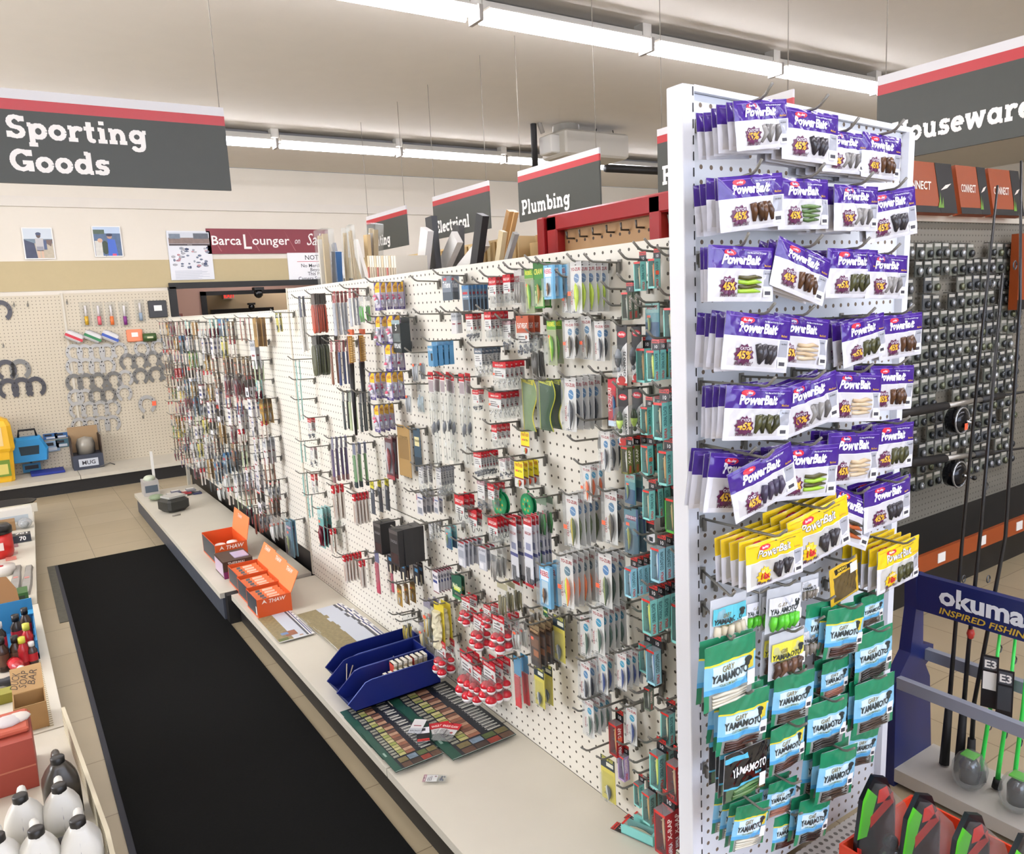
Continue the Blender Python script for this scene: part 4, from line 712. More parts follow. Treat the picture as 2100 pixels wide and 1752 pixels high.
# crop, kind, x, top, bottom of the front pack, how many on the hook, gap between packs
T = [(ZA,'sl_tube',112,430,830,2,.02),(ZA,'sl_red',203,412,705,6,.011),(ZA,'sl_olive',212,702,990,6,.013),(ZA,'sl_silver',362,395,705,4,.018),(ZA,'sl_silver',470,372,640,3,.018),(ZA,'cl_green',545,430,620,2,.03),
(ZA,'fl_a',655,335,530,5,.027),(ZA,'fl_b',660,572,770,2,.03),(ZA,'fl_a',745,565,765,2,.03),(ZA,'bx_rip',850,575,815,1,.02),(ZA,'brush',473,660,1370,2,.05),(ZA,'sl_wood',345,735,1040,2,.025),(ZA,'sl_navy',400,735,1045,3,.02),
(ZA,'fl_b',728,765,950,3,.027),(ZA,'fl_a',620,962,1145,3,.025),(ZA,'fl_b',735,958,1150,3,.025),(ZA,'fl_a',650,1185,1368,4,.022),(ZA,'bx_lblue',1050,745,912,4,.021),(ZA,'trilene',1132,290,460,2,.03),(ZA,'linecard',1262,355,530,6,.014),
(ZA,'greycard',1182,545,690,2,.02),(ZA,'cl_a',917,822,1025,2,.03),(ZA,'cl_a',872,1040,1243,1,.02),(ZA,'cl_b',958,1040,1240,1,.02),(ZA,'longbag',1040,955,1595,2,.025),(ZA,'longbag',1118,960,1580,2,.025),(ZA,'longbag',1180,965,1590,1,.025),(ZA,'longbag',1250,968,1610,2,.025),
(ZA,'sl_dark',425,1085,1350,2,.022),(ZA,'sl_pale',470,1090,1355,2,.026),(ZA,'sl_dark',545,1095,1365,3,.02),(ZA,'sl_pur',338,1405,1705,4,.022),(ZA,'sl_green',500,1450,1748,3,.026),(ZA,'redspin',737,1398,1690,2,.02),(ZA,'cardboard',840,1325,1670,1,.02),(ZA,'bluering',930,1345,1640,1,.02),
(ZA,'eg_grey',955,1605,1810,3,.02),(ZA,'eg_grey',1080,1615,1820,6,.011),
(ZB,'eg_hook',372,300,508,4,.015),(ZB,'eg_hook',470,280,492,3,.016),(ZB,'cl_grey',548,245,492,2,.02),(ZB,'gb_lure',625,245,550,2,.025),(ZB,'gcard',690,195,515,2,.025),(ZB,'aquabox',757,215,452,3,.024),(ZB,'mn_brown',890,300,545,1,.02),(ZB,'mn_char',950,190,550,5,.022),
(ZB,'bx_aqua',1410,120,392,1,.03),(ZB,'bx_org',1510,100,375,1,.03),(ZB,'bx_red',1680,120,418,1,.03),(ZB,'bx_orig',1320,335,592,2,.02),(ZB,'teal',1475,478,735,1,.03),(ZB,'bx_aqua',1625,425,740,1,.03),
(ZB,'eg_sink',212,553,742,3,.016),(ZB,'eg_hook',340,538,742,5,.015),(ZB,'eg_white',470,600,802,2,.02),(ZB,'eg_orange',580,565,850,3,.02),(ZB,'eg_navy',275,790,990,6,.014),(ZB,'gb_lure',780,600,908,2,.02),(ZB,'mn_brown',905,590,862,2,.025),(ZB,'mn_brown',1020,565,868,1,.02),(ZB,'mn_dark',1108,600,880,2,.022),
(ZB,'ch_silver',1268,632,1045,2,.047),(ZB,'ch_char',1275,1068,1465,2,.047),(ZB,'bx_gold',1440,705,1020,1,.02),(ZB,'bx_yel',1500,728,1010,5,.023),(ZB,'redcard',1198,995,1328,1,.02),(ZB,'mn_dark',912,990,1362,5,.021),
(ZB,'bx_gold',1455,1125,1380,2,.03),(ZB,'bx_aqua',1560,1068,1412,6,.021),(ZB,'eg_wide',420,885,1085,5,.017),(ZB,'eg_wide',390,1098,1292,6,.017),(ZB,'eg_sink',255,1080,1230,2,.02),(ZB,'eg_tool',385,1320,1490,4,.016),(ZB,'eg_sink',270,1510,1690,7,.011),(ZB,'eg_white',440,1555,1695,3,.018),
(ZB,'yelcard',597,1368,1525,1,.02),(ZB,'yelcard',555,1575,1752,4,.018),(ZB,'leaf',620,1005,1358,1,.02),(ZB,'leafd',742,1010,1358,2,.03),(ZB,'cl_dark',665,700,1010,2,.02),(ZB,'mn_dark',1152,1365,1640,3,.024),(ZB,'mn_orange',1022,1595,1850,3,.024),
(ZB,'bx_olive',1318,1400,1650,3,.024),(ZB,'bx_org',1462,1385,1655,2,.03),(ZB,'bx_gold',1590,1410,1725,4,.022),
(ZC,'redcap',340,180,448,3,.022),(ZC,'redcap',505,248,485,5,.016),(ZC,'ylw_dark',640,148,402,3,.034),(ZC,'tealmar',215,355,655,3,.02),(ZC,'redcap',318,528,712,2,.02),(ZC,'redcap',425,738,948,6,.016),(ZC,'redcap',552,780,988,2,.018),(ZC,'darkbox',742,468,700,2,.035),(ZC,'darkbox',885,520,792,4,.026),
(ZC,'sl_pink',682,712,1032,1,.02),(ZC,'sl_pink',797,800,1025,1,.02),(ZC,'darkbag',775,712,872,3,.018),(ZC,'darkbag',880,768,932,2,.02),(ZC,'darkbag',985,798,965,2,.02),(ZC,'mustad',1140,855,1032,6,.012),(ZC,'greencard',1310,895,1082,2,.015),(ZC,'goldcard',855,975,1135,3,.03),
(ZC,'rig',1015,240,412,4,.018),(ZC,'rig',1145,268,402,2,.02),(ZC,'eg_grey',1100,485,622,4,.014),(ZC,'teal',1245,505,682,2,.02),(ZC,'rigm',1345,625,822,5,.017),(ZC,'rigm',1515,662,852,3,.018),(ZC,'cl_grey',1610,690,932,3,.02),(ZC,'eg_big',1335,258,500,3,.02),(ZC,'eg_big',1440,370,592,2,.02),(ZC,'eg_big',1600,435,655,6,.013),
(ZD,'spool',287,185,382,1,.06),(ZD,'spool',485,195,388,1,.06),(ZC,'cl_yb',905,1215,1420,2,.02),(ZC,'cl_worm',1035,1270,1462,3,.02),(ZC,'cl_worm',1080,1105,1395,3,.02),(ZC,'fuzzy',1175,1130,1465,2,.03),
(ZC,'bob_b',1385,1065,1292,2,.03),(ZD,'bob_b',175,1020,1190,2,.03),(ZD,'bob_a',110,1085,1335,2,.03),(ZD,'bob_a',255,1095,1358,3,.03),(ZC,'bob_b',1190,1420,1690,2,.04),(ZD,'bob_a',30,1370,1690,2,.03),(ZD,'bob_a',190,1425,1725,3,.03),(ZD,'bob_a',100,1455,1715,2,.03),
(ZD,'longcard',362,388,865,2,.02),(ZD,'longcard',470,385,885,6,.014),(ZD,'eg_white',130,130,340,2,.02),(ZD,'eg_hook',200,150,330,3,.02),(ZD,'cl_gbag',565,248,522,2,.024),(ZD,'cl_gbag',545,565,742,2,.024),(ZD,'aquabox',588,745,1032,3,.025),(ZD,'greencard',590,1025,1100,1,.02),
(ZD,'mn_green',785,225,602,5,.020),(ZD,'mn_brown',1062,195,575,2,.024),(ZD,'mn_oc',745,655,1032,6,.020),(ZD,'mn_grn',1022,645,1028,3,.023),(ZD,'mn_teal',880,1085,1382,1,.02),(ZD,'mn_teal',970,1040,1370,5,.02),(ZD,'mn_dark',880,1425,1715,3,.024),(ZD,'mn_blue',1005,1385,1650,2,.024),(ZD,'mn_blue',1140,1360,1620,4,.02),
(ZD,'teal',1200,78,292,2,.022),(ZD,'tealslate',1207,325,655,2,.022),(ZD,'bx_aqua',1360,115,395,4,.024),(ZD,'bx_green',1530,160,485,2,.034),(ZD,'bx_red',1635,175,525,1,.03),(ZD,'whitecard',1345,405,575,1,.02),(ZD,'bx_blue',1428,515,835,3,.023),(ZD,'bx_blue',1230,675,948,5,.019),(ZD,'bx_yel',1368,875,1210,4,.023),(ZD,'bx_org',1590,905,1275,1,.03),(ZD,'bx_red',1640,1060,1305,1,.03),
(ZD,'bx_aqua',1330,1215,1485,1,.03),(ZD,'bx_blue',1395,1240,1565,1,.03),(ZD,'bx_redo',1630,1420,1695,1,.03),(ZD,'bx_orig',1350,1552,1758,1,.03),(ZD,'camo',515,1160,1460,5,.022),(ZD,'cl_brown',495,1055,1160,2,.03),(ZD,'yeltall',690,1105,1415,1,.02),(ZD,'yeltall',548,1470,1742,2,.03),(ZD,'cl_olive',285,865,1105,3,.03),(ZD,'cl_white',385,1130,1345,2,.025),(ZD,'sl_redtool',395,1400,1745,2,.028),
(ZE,'mn_teal',472,370,690,4,.022),(ZE,'bx_redo',745,465,838,1,.03),(ZE,'mn_blue',852,430,760,1,.02),(ZE,'yeltall',640,895,1272,1,.02),(ZE,'bx_pur',800,780,1065,1,.02),(ZE,'bx_aqua',1205,370,735,1,.03),(ZE,'bx_yel',1120,720,1130,2,.035),(ZE,'bx_red',1275,800,1245,3,.03),(ZE,'bx_aqua',940,1035,1300,1,.03),(ZE,'bx_gold',1035,1090,1445,2,.03),(ZE,'bx_red',1185,1200,1705,3,.03)]
# empty hooks: crop, tip x, tip y
EMPTY = [(ZA,885,290),(ZA,905,520),(ZA,570,590),(ZA,1235,1490),(ZA,600,1380),(ZA,1060,520),(ZB,1010,140),(ZB,1250,120),(ZB,1130,330),(ZB,1145,445),(ZB,1340,450),(ZB,1040,915),(ZB,960,1250),(ZB,895,1395),(ZB,490,690),(ZB,235,300),(ZB,1515,90),
 (ZC,895,200),(ZC,965,222),(ZC,1030,240),(ZC,975,465),(ZC,320,735),(ZC,770,1190),(ZC,825,1245),(ZC,1265,1090),(ZC,765,935),(ZC,180,540),(ZD,1310,545),(ZD,1500,620),(ZD,1140,972),(ZD,1220,1035),(ZD,1140,1290),(ZD,1210,1318),(ZD,760,1068),(ZD,800,1103),(ZD,1200,1625),(ZD,1190,1695),(ZD,250,1155),(ZD,1235,480),(ZD,900,205),(ZD,1110,725),
 (ZE,825,365),(ZE,410,800),(ZE,925,725),(ZE,730,1138),(ZE,835,905),(ZE,335,445),(ZE,850,280),(ZE,1265,515),(ZE,1060,435),(ZE,520,415)]
m_peg = mat('#7d7a72', .4, .3)
_pk = {}
def peg(name, base, L, rot, label, group, cat='hook'):
    """wire display hook: back plate, arm, upturned tip; modelled pointing -Y"""
    k = round(L, 2)
    if k not in _pk:
        a, b = MB(), MB(); a.tube([(0, 0, 0), (0, -k + .02, .004), (0, -k + .01, .008), (0, -k - .008, .024)], .0030, m_peg, 6); b.box(-.007, .007, -.003, -.0005, -.02, .008, m_peg); b.box(-.003, .003, -.012, -.004, -.028, .0, m_peg)
        _pk[k] = (a.mesh('arm'), b.mesh('back_plate'))
    r = bpy.data.objects.new(name, None); COL.objects.link(r); r.location = base; r.rotation_euler = rot; r.empty_display_size = .02; tag(r, label, cat, group)
    for n, me in zip(('arm', 'back_plate'), _pk[k]):
        o = bpy.data.objects.new(n, me); COL.objects.link(o); o.parent = r
    return r
def ordinal_labels(items, key, zone):
    """items -> {index: 'fourth highest of its kind on <zone>'} for repeated kinds, '' for single ones"""
    by = {}
    for i, it in enumerate(items): by.setdefault(key(it), []).append(i)
    out = {}
    for k, ix in by.items():
        ix.sort(key=lambda i: -items[i]['z'])
        for n, i in enumerate(ix): out[i] = '' if len(ix) == 1 else ('highest' if n == 0 else 'lowest' if n == len(ix) - 1 else ORD[n] + '-highest') if len(ix) > 2 else ('higher', 'lower')[n]
    return out
def hang(items, zone, facing, face_rot, gname, min_out=.012, rnd=None, hk='display_hook'):
    """items: dicts kind, hole (front pack's hang point), h (height), n, gap, out (distance of the front pack from the board), roll"""
    lab = ordinal_labels(items, lambda it: KD[it['k']][1], zone); rnd = rnd or random.Random(11)
    for i, it in enumerate(items):
        nm, ds, cat = KD[it['k']]; o_ = lab[i]; where = it.get('where') or ((o_ + ' such hook on ' + zone) if o_ else ('on ' + zone)); o_ = it.get('where') or o_
        base = Vector(it['hole']) - facing * (it['out'] - .001); dv = facing.copy(); hrot = face_rot
        if 'xmin' in it and base.x < it['xmin']: base.x = it['xmin']; base.y -= .004; dv = (Vector(it['hole']) - base) / it['out']; hrot = (0, 0, math.atan2(dv.x, -dv.y))
        L = max(.06, it['out'] + .018 + rnd.uniform(0, .02)); n = it['n']; g = min(it['gap'], (it['out'] - min_out) / max(1, n - 1)) if n > 1 else 0
        peg(hk, base + Vector((0, 0, .004)), L, hrot, ('hook with %s, %s' % (ds, o_) if o_ else 'wire hook holding the %s' % ds) + ('' if it.get('where') else ', ' + zone), 'wire hooks on ' + zone)
        for j in range(n):
            p = Vector(it['hole']) - dv * (g * j); s = it['h']
            rl = it.get('roll', 0) if j == 0 else it.get('roll', 0) * .75 + rnd.uniform(-.05, .05); yw = rnd.uniform(-.06, .06) + it.get('yaw', 0) * (1 if j == 0 else .8); tl = it.get('tilt', 0) + rnd.uniform(-.02, .02)
            M = Matrix.Translation(p) @ Matrix.Rotation(face_rot[2] + yw, 4, 'Z') @ Matrix.Rotation(tl, 4, 'X') @ Matrix.Rotation(rl, 4, 'Y') @ Matrix.Scale(s * (1 if j == 0 else rnd.uniform(.97, 1.0)), 4)
            pos = 'front' if n > 1 and j == 0 else '' if n == 1 else (ORD[j] + '-from-front' if j < n - 1 or n == 2 else 'rearmost') if n > 2 else 'rear'
            place(it['k'] if not it.get('mix') or j == 0 else it['mix'][j % len(it['mix'])], nm, ' '.join((pos + ' ' + ds + ', ' + where).split()), cat, M, gname + ': ' + ds)
ITEMS = []
for z, k, x, y0, y1, n, gap in T:
    out = min(.112, .03 + gap * (n - 1) + .02); X = XB - out
    if (X_ := min(XB - .03, 1.275 / (onx(*zm(z, x, y0), 1).y))) > X: out -= X_ - X; X = X_     # keep clear of the white post
    a, b = onx(*zm(z, x, y0), X), onx(*zm(z, x, y1), X); hgt = a.z - b.z
    hole = Vector((X, (a.y + b.y) / 2 if abs(a.y - b.y) < .05 else a.y, a.z - .06 * hgt)); rl = math.atan2(-(b.y - a.y), hgt)
    ITEMS.append(dict(k=k, hole=hole, h=hgt, n=n, gap=gap, out=out, z=hole.z, roll=0.0))
NEG_X = Vector((-1, 0, 0)); NEG_Y = Vector((0, -1, 0))
hang(ITEMS, 'the long pegboard', NEG_X, FACE_X, 'long pegboard')
EM = []
for z, x, y in EMPTY:
    p = onx(*zm(z, x, y), XB - .115); EM.append(p)
EM.sort(key=lambda p: -p.z)
for i, p in enumerate(EM):
    peg('bare_hook', (XB - .001, p.y, p.z - .022), .11, FACE_X, 'empty grey wire hook on the long pegboard', 'empty wire hooks on the long pegboard')
# ---------------------------------------------------------------- far rack: dense short hooks on the lower board
FAR = []; rf = random.Random(5)
BRIGHT = ['redcap', 'yelcard', 'eg_orange', 'gcard', 'redspin', 'redcard', 'camo', 'redcap', 'darkbag', 'goldcard', 'bx_red', 'whitecard']; SLIM = ['camo', 'goldcard', 'sl_wood', 'rig', 'mustad', 'redspin', 'greycard', 'tealmar', 'longcard', 'sl_dark', 'yeltall', 'linecard', 'redcap', 'whitecard', 'sl_pale', 'cardboard', 'camo', 'rig', 'cl_white', 'ch_silver']
cols = [7.62, 7.36, 7.10, 6.84, 6.56, 6.28, 6.0, 5.72, 5.44, 5.16, 4.90, 4.64]
for ci, y in enumerate(cols):
    for r_ in range(11):
        z = -.025 - r_ * .118 + rf.uniform(-.012, .012)
        if ci > 8 and (r_ in (1, 2) and rf.random() < .5): continue
        k = rf.choice(BRIGHT if ci < 3 or rf.random() < .12 else SLIM); h = rf.uniform(.10, .125) if ci < 3 else rf.uniform(.12, .17); h = min(h, z + 1.42)
        n = rf.choice([2, 2, 3, 3, 3, 4]); FAR.append(dict(k=k, hole=Vector((XB - .105, y + rf.uniform(-.05, .05), z)), h=h, n=n, gap=.026, out=.105, z=z, where='%s row, %s column, far rack' % (NTH[r_], NTH[ci])))
hang(FAR, 'the far rack', NEG_X, FACE_X, 'far rack', rnd=rf, hk='short_hook')
# tall aqua strips hanging at the joint of the two boards
JT = []
Z3 = (330, 560, 2.919)
for i, (x, y0, y1, k) in enumerate(((805, 520, 640, 'sl_teal'), (812, 640, 770, 'sl_teal'), (822, 760, 880, 'sl_teal'), (838, 1010, 1130, 'sl_teal'), (850, 1200, 1330, 'sl_teal'), (880, 1330, 1460, 'sl_teal'), (885, 870, 995, 'eg_sink'), (900, 1045, 1160, 'eg_white'), (905, 1205, 1325, 'eg_tool'), (560, 1400, 1560, 'sl_red'), (690, 240, 355, 'yeltall'), (760, 1480, 1680, 'tealslate'), (520, 1400, 1500, 'sl_pink'))):
    X = XB - .10; a, b = onx(*zm(Z3, x, y0), X), onx(*zm(Z3, x, y1), X); h = a.z - b.z
    JT.append(dict(k=k, hole=Vector((X, a.y, a.z - .06 * h)), h=h, n=4 if k == 'sl_red' else 2, gap=.02, out=.10, z=a.z, where='%s pack down the board joint' % NTH[i]))
hang(JT, 'the board joint', NEG_X, FACE_X, 'board joint')

# ---------------------------------------------------------------- bait bags on the end cap
def relief(w, amp, seed, bulge):
    rn = random.Random(seed); W = [(rn.uniform(3, 13), rn.uniform(3, 13), rn.uniform(0, 6.3), rn.uniform(.4, 1)) for _ in range(5)] + [(rn.choice((-1, 1)) * rn.uniform(16, 30), rn.uniform(14, 30), rn.uniform(0, 6.3), rn.uniform(.2, .4)) for _ in range(5)]
    def f(x, z):
        u, v = (x + w / 2) / w, (z + .94); u = min(1, max(0, u)); v = min(1, max(0, v))
        e = max(0, math.sin(PI * u) * math.sin(PI * v)) ** .5
        return -bulge * e * (1 - .5 * max(0, v - .6)) - amp * (e + .25) * sum(a * math.sin(p * x + q * z + r) for p, q, r, a in W) / 3
    return f
def bag(key, w, zones, prints, worms=None, seed=1, amp=.035, bulge=.06, rough=.14, n=24, clearzone=None, ds='', nm='bait_bag'):
    """printed pouch: zones [(colour, x0, x1, z0, z1)] painted on the sheet, prints(b, fn) adds lettering; worms = bait colours seen in the window"""
    fn = relief(w, amp, seed, bulge); a, l, c = MB(), MB(), MB()
    xs = sorted({round(-w / 2 + w * i / n, 3) for i in range(n + 1)} | {round(v, 3) for z in zones for v in z[1:3]})
    zs = sorted({round(-.94 + i / n, 3) for i in range(n + 1)} | {round(v, 3) for z in zones for v in z[3:5]})
    V = [(x, fn(x, z), z) for z in zs for x in xs]; nx = len(xs); F = {}
    for j in range(len(zs) - 1):
        for i in range(nx - 1):
            xm, zmid = (xs[i] + xs[i + 1]) / 2, (zs[j] + zs[j + 1]) / 2; col = None
            for q in zones:
                if q[1] <= xm <= q[2] and q[3] <= zmid <= q[4]: col = q[0]
            F.setdefault(col, []).append((j * nx + i, j * nx + i + 1, (j + 1) * nx + i + 1, (j + 1) * nx + i))
    for col, fs in F.items():
        if col == 'clear': c.add(V, fs, K_MILK, True)
        elif col: a.add(V, fs, mat(col, rough, spec=.6), True)
    a.add([(x, .012, z) for z in (-.94, .06) for x in (-w / 2, w / 2)], [(0, 1, 3, 2)], mat('#e8e8ec', .3))
    # welded rim
    a.add([(x, fn(x, -.94), -.94) for x in xs] + [(x, .012, -.94) for x in xs], [(i, i + 1, nx + i + 1, nx + i) for i in range(nx - 1)], mat('#e8e8ec', .3))
    prints(a, lambda x, z: fn(x, z))
    if worms:
        cols, x0, x1, z0, z1, m, horiz = worms; rn = random.Random(seed)
        for i in range(m):
            t = (i + .5) / m
            if horiz: z = z0 + (z1 - z0) * t; P = [(x0, z), ((x0 * 2 + x1) / 3, z + rn.uniform(-.02, .02)), ((x0 + 2 * x1) / 3, z + rn.uniform(-.02, .02)), (x1, z)]
            else: x = x0 + (x1 - x0) * t; P = [(x, z1), (x + rn.uniform(-.06, .06), (z0 + z1) / 2), (x + rn.uniform(-.1, .1), z0)]
            r = (abs(z1 - z0) if horiz else abs(x1 - x0)) / m * .55
            l.tube([(x, fn(x, z) - .012, z) for x, z in P], [r * .8] + [r] * (len(P) - 2) + [r * .4], mat(cols[i % len(cols)], .25), 6)
    KD[key] = (nm, ds, 'bait bag')
    return kind(key, ('pouch', a), ('bait', l), ('window', c))
VIO, WHT = '#3d1c80', '#e4e3ea'
def pb_print(yellow, pc):
    def f(b, fn):
        P = mat('#f2f0f6', .25); R = mat('#d3243a', .3)
        ell = [(-.34 + .17 * math.cos(2 * PI * i / 16), -.06 + .058 * math.sin(2 * PI * i / 16)) for i in range(16)]
        b.add([(x, fn(x, z) - .006, z) for x, z in ell], [tuple(range(16))], R); b.txt('Berkley', -.34, -.078, .046, -.009, P, .02, .25, fit=.24, fn=fn)
        b.txt('PowerBait', -.06, -.265, .165, -.008, P if not yellow else mat('#2a2420'), .045, .3, fit=1.25, fn=fn)
        if yellow: b.txt('PowerBait', -.07, -.26, .165, -.012, P, .02, .3, fit=1.25, fn=fn)
        b.txt('Fish Bite and Hold On Longer', .36, -.07, .03, -.007, P if not yellow else INK, .01, .2, fit=.6, fn=fn)
        b.txt('MaxScent', .66, -.3, .04, -.008, mat('#c9962e'), .02, .2, fit=.2, fn=fn)
        bx, bz = -.40, -.66; rn = random.Random(3)
        st = [(bx + (.19 if i % 2 else .15) * 1.25 * math.cos(2 * PI * i / 22), bz + (.19 if i % 2 else .15) * math.sin(2 * PI * i / 22)) for i in range(22)]
        b.add([(bx, fn(bx, bz) - .02, bz)] + [(x, fn(x, z) - .016, z) for x, z in st], [(0, 1 + i, 1 + (i + 1) % 22) for i in range(22)], mat('#5e1f4a' if not yellow else '#e8c21f', .3))
        b.txt('CATCH', bx, bz + .08, .05, -.024, P, .02, fit=.26, fn=fn)
        b.txt(pc, bx, bz - .07, .13, -.026, mat('#e0b23a' if not yellow else '#c41f2c', .3), .04, fit=.32, fn=fn); b.txt('More Fish!', bx + .02, bz - .19, .07, -.022, mat('#4a1f3a'), .025, .2, fit=.42, fn=fn)
        b.rect(.54, .78, -.86, -.7, fn(.66, -.78) - .02, PAPER); b.rect(.58, .74, -.82, -.75, fn(.66, -.78) - .022, INK)
        b.txt('4in GRUB', .67, -.44, .03, -.008, INK, .01, fit=.16, fn=fn); 
        b.add([(x, fn(x, .0) - .008, .0 + .012 * math.sin(2 * PI * i / 8)) for i, x in enumerate([.03 * math.cos(2 * PI * i / 8) for i in range(8)])], [tuple(range(8))], BLK)
        b.add([(x, fn(x, -.005) - .007, z) for x in [-.8 + 1.6 * i / 12 for i in range(13)] for z in (-.012, .0)], [(2 * i, 2 * i + 2, 2 * i + 3, 2 * i + 1) for i in range(12)], mat('#7a58b8' if not yellow else '#d9a81f', .3))
    return f
PBV = {'brown': ['#5a3a22', '#4a2f1c'], 'green': ['#4f6a3a', '#5f7a46'], 'silver': ['#8d8a86', '#6f6c6a'], 'dark': ['#2f2c30', '#3a363c'], 'lime': ['#9fc83a', '#4f4a22'], 'cream': ['#d8c4a4', '#c9b08c'], 'olive': ['#4a4a28', '#3a3a20'], 'rust': ['#b5582a', '#3f3424'], 'violet': ['#3f3850', '#4a4258']}
pz = lambda top, win: [(WHT, -.87, .87, -.94, .06), (top, -.87, .87, -.345, .06), (win, -.76, .5, -.86, -.36), ('#a9abb4', .54, .8, -.66, -.36)]
for i, (k, cols_) in enumerate(PBV.items()):
    bag('pb_' + k, 1.74, pz(VIO, '#d3d0d2'), pb_print(False, '45%'), (cols_, -.14, .46, -.8, -.46, 4, k in ('green', 'lime', 'rust', 'cream')), seed=20 + i, ds='purple-topped bait bag, %s bait' % k)
for i, k in enumerate(('dark', 'olive')):
    bag('py_' + k, 1.74, pz('#edc81c', '#c9c6c0'), pb_print(True, '18x'), (PBV[k], -.12, .46, -.8, -.46, 4, False), seed=40 + i, ds='yellow-topped bait bag, %s bait' % k)
def ya_print(lbl='GARY'):
    def f(b, fn):
        D = mat('#2b3434', .4)
        b.txt(lbl, -.12, -.36, .085, -.012, mat('#7a6a2a'), .01, .25, fit=.3, fn=fn); b.txt('YAMAMOTO', -.05, -.5, .12, -.012, D, .03, .1, fit=.85, fn=fn); b.txt('CUSTOM BAITS', -.12, -.575, .04, -.012, mat('#6a7a2a'), .01, fit=.5, fn=fn)
        for cx, cz, rx, rz in ((.36, -.3, .09, .05), (.36, -.36, .055, .06)): b.add([(cx + rx * math.cos(2 * PI * i / 10), fn(cx, cz) - .015, cz + rz * math.sin(2 * PI * i / 10)) for i in range(10)], [tuple(range(10))], D)
        b.rect(.36, .54, -.74, -.5, fn(.45, -.62) - .014, PAPER); b.rect(.39, .51, -.7, -.62, fn(.45, -.66) - .016, INK)
    return f
for i, (k, cc, ye) in enumerate((('brown', ['#3f241c', '#4a2c22'], True), ('white', ['#dcd8c8', '#cfc8b4'], True), ('black', ['#26221f', '#312c28'], False), ('dusky', ['#4a3a2e', '#3c2f26'], False), ('pink', ['#a8705c', '#8a5a4a'], False))):
    Zs = [('#1b7d56', -.6, .6, -.94, .06), ('#84c0de', -.6, .6, -.62, -.22), ('#cfe6ee', -.45, .35, -.56, -.26), ('#4fa3d6', -.6, .6, -.68, -.6), ('#8a8e8a', -.5, .5, -.93, -.68)]
    if ye: Zs.insert(2, ('#e6d23a', -.6, .6, -.245, -.215)); Zs.append(('#e0cc3a', .38, .56, -.48, -.24))
    bag('ya_' + k, 1.12, Zs, ya_print(), (cc, -.44, .34, -.9, -.7, 4, True), seed=50 + i, amp=.03, rough=.28, ds='green and blue bait bag, %s bait' % k)
def lb_print(col):
    def f(b, fn):
        z0, z1 = -.52, -.14; V = [(-.5 + i * .1, fn(-.5 + i * .1, z) - .014, z) for z in (z0, z1) for i in range(11)]
        b.add(V, [(i, i + 1, 12 + i, 11 + i) for i in range(10)], mat(col, .35)); ya_print()(b, lambda x, z: fn(x, z) - .008)
    return f
for i, (k, col, cc) in enumerate((('cyan', '#5fc3d4', ['#d8cdb4', '#c9bda0']), ('white', '#e6e6ec', ['#5fc832', '#4fb82a']), ('yellow', '#e2da4a', ['#4a3226', '#6a4a36']), ('pale', '#dcdce0', ['#8a8276', '#7a7268']))):
    bag('lb_' + k, 1.1, [('clear', -.55, .55, -.94, .06)], lb_print(col), (cc, -.45, .45, -.9, -.56, 5, False), seed=60 + i, amp=.03, ds='clear bait bag with %s label' % k)
def yb_print(b, fn):
    P = mat('#f0f0f0', .3); b.txt('YAMAMOTO', .05, -.42, .16, -.012, P, .03, .1, fit=1.0, fn=fn); b.txt('BAITS', .3, -.52, .05, -.012, mat('#5fc3e0'), .02, fit=.3, fn=fn); b.rect(.36, .54, -.84, -.56, fn(.45, -.7) - .02, PAPER)
bag('yb', 1.25, [('#121214', -.62, .62, -.94, .06), ('#4fb0d0', -.62, .0, -.12, -.02), ('#4fb0d0', -.62, .62, -.66, -.62), ('#4f6a4a', -.56, .56, -.92, -.66)], yb_print, (['#3f6a35', '#6a8a5a'], -.4, .34, -.9, -.68, 4, True), seed=70, rough=.1, ds='glossy black bait bag')
bag('yw', 1.2, [('#d8b02c', -.6, .6, -.94, .06), ('#5a4a2a', -.48, .48, -.86, -.2), ('#2a2420', -.4, .3, -.14, -.02)], lambda b, fn: (b.txt('HAWG', -.1, -.11, .08, -.01, mat('#e8c84a'), .03, fit=.5, fn=fn), b.rect(.2, .5, -.3, -.04, fn(.35, -.16) - .01, PAPER)), None, seed=71, ds='yellow-edged bag of brown bait, turned sideways')

ZF, ZG, ZH = (1400, 150, 3.186), (1400, 650, 2.919), (1420, 1180, 3.062)
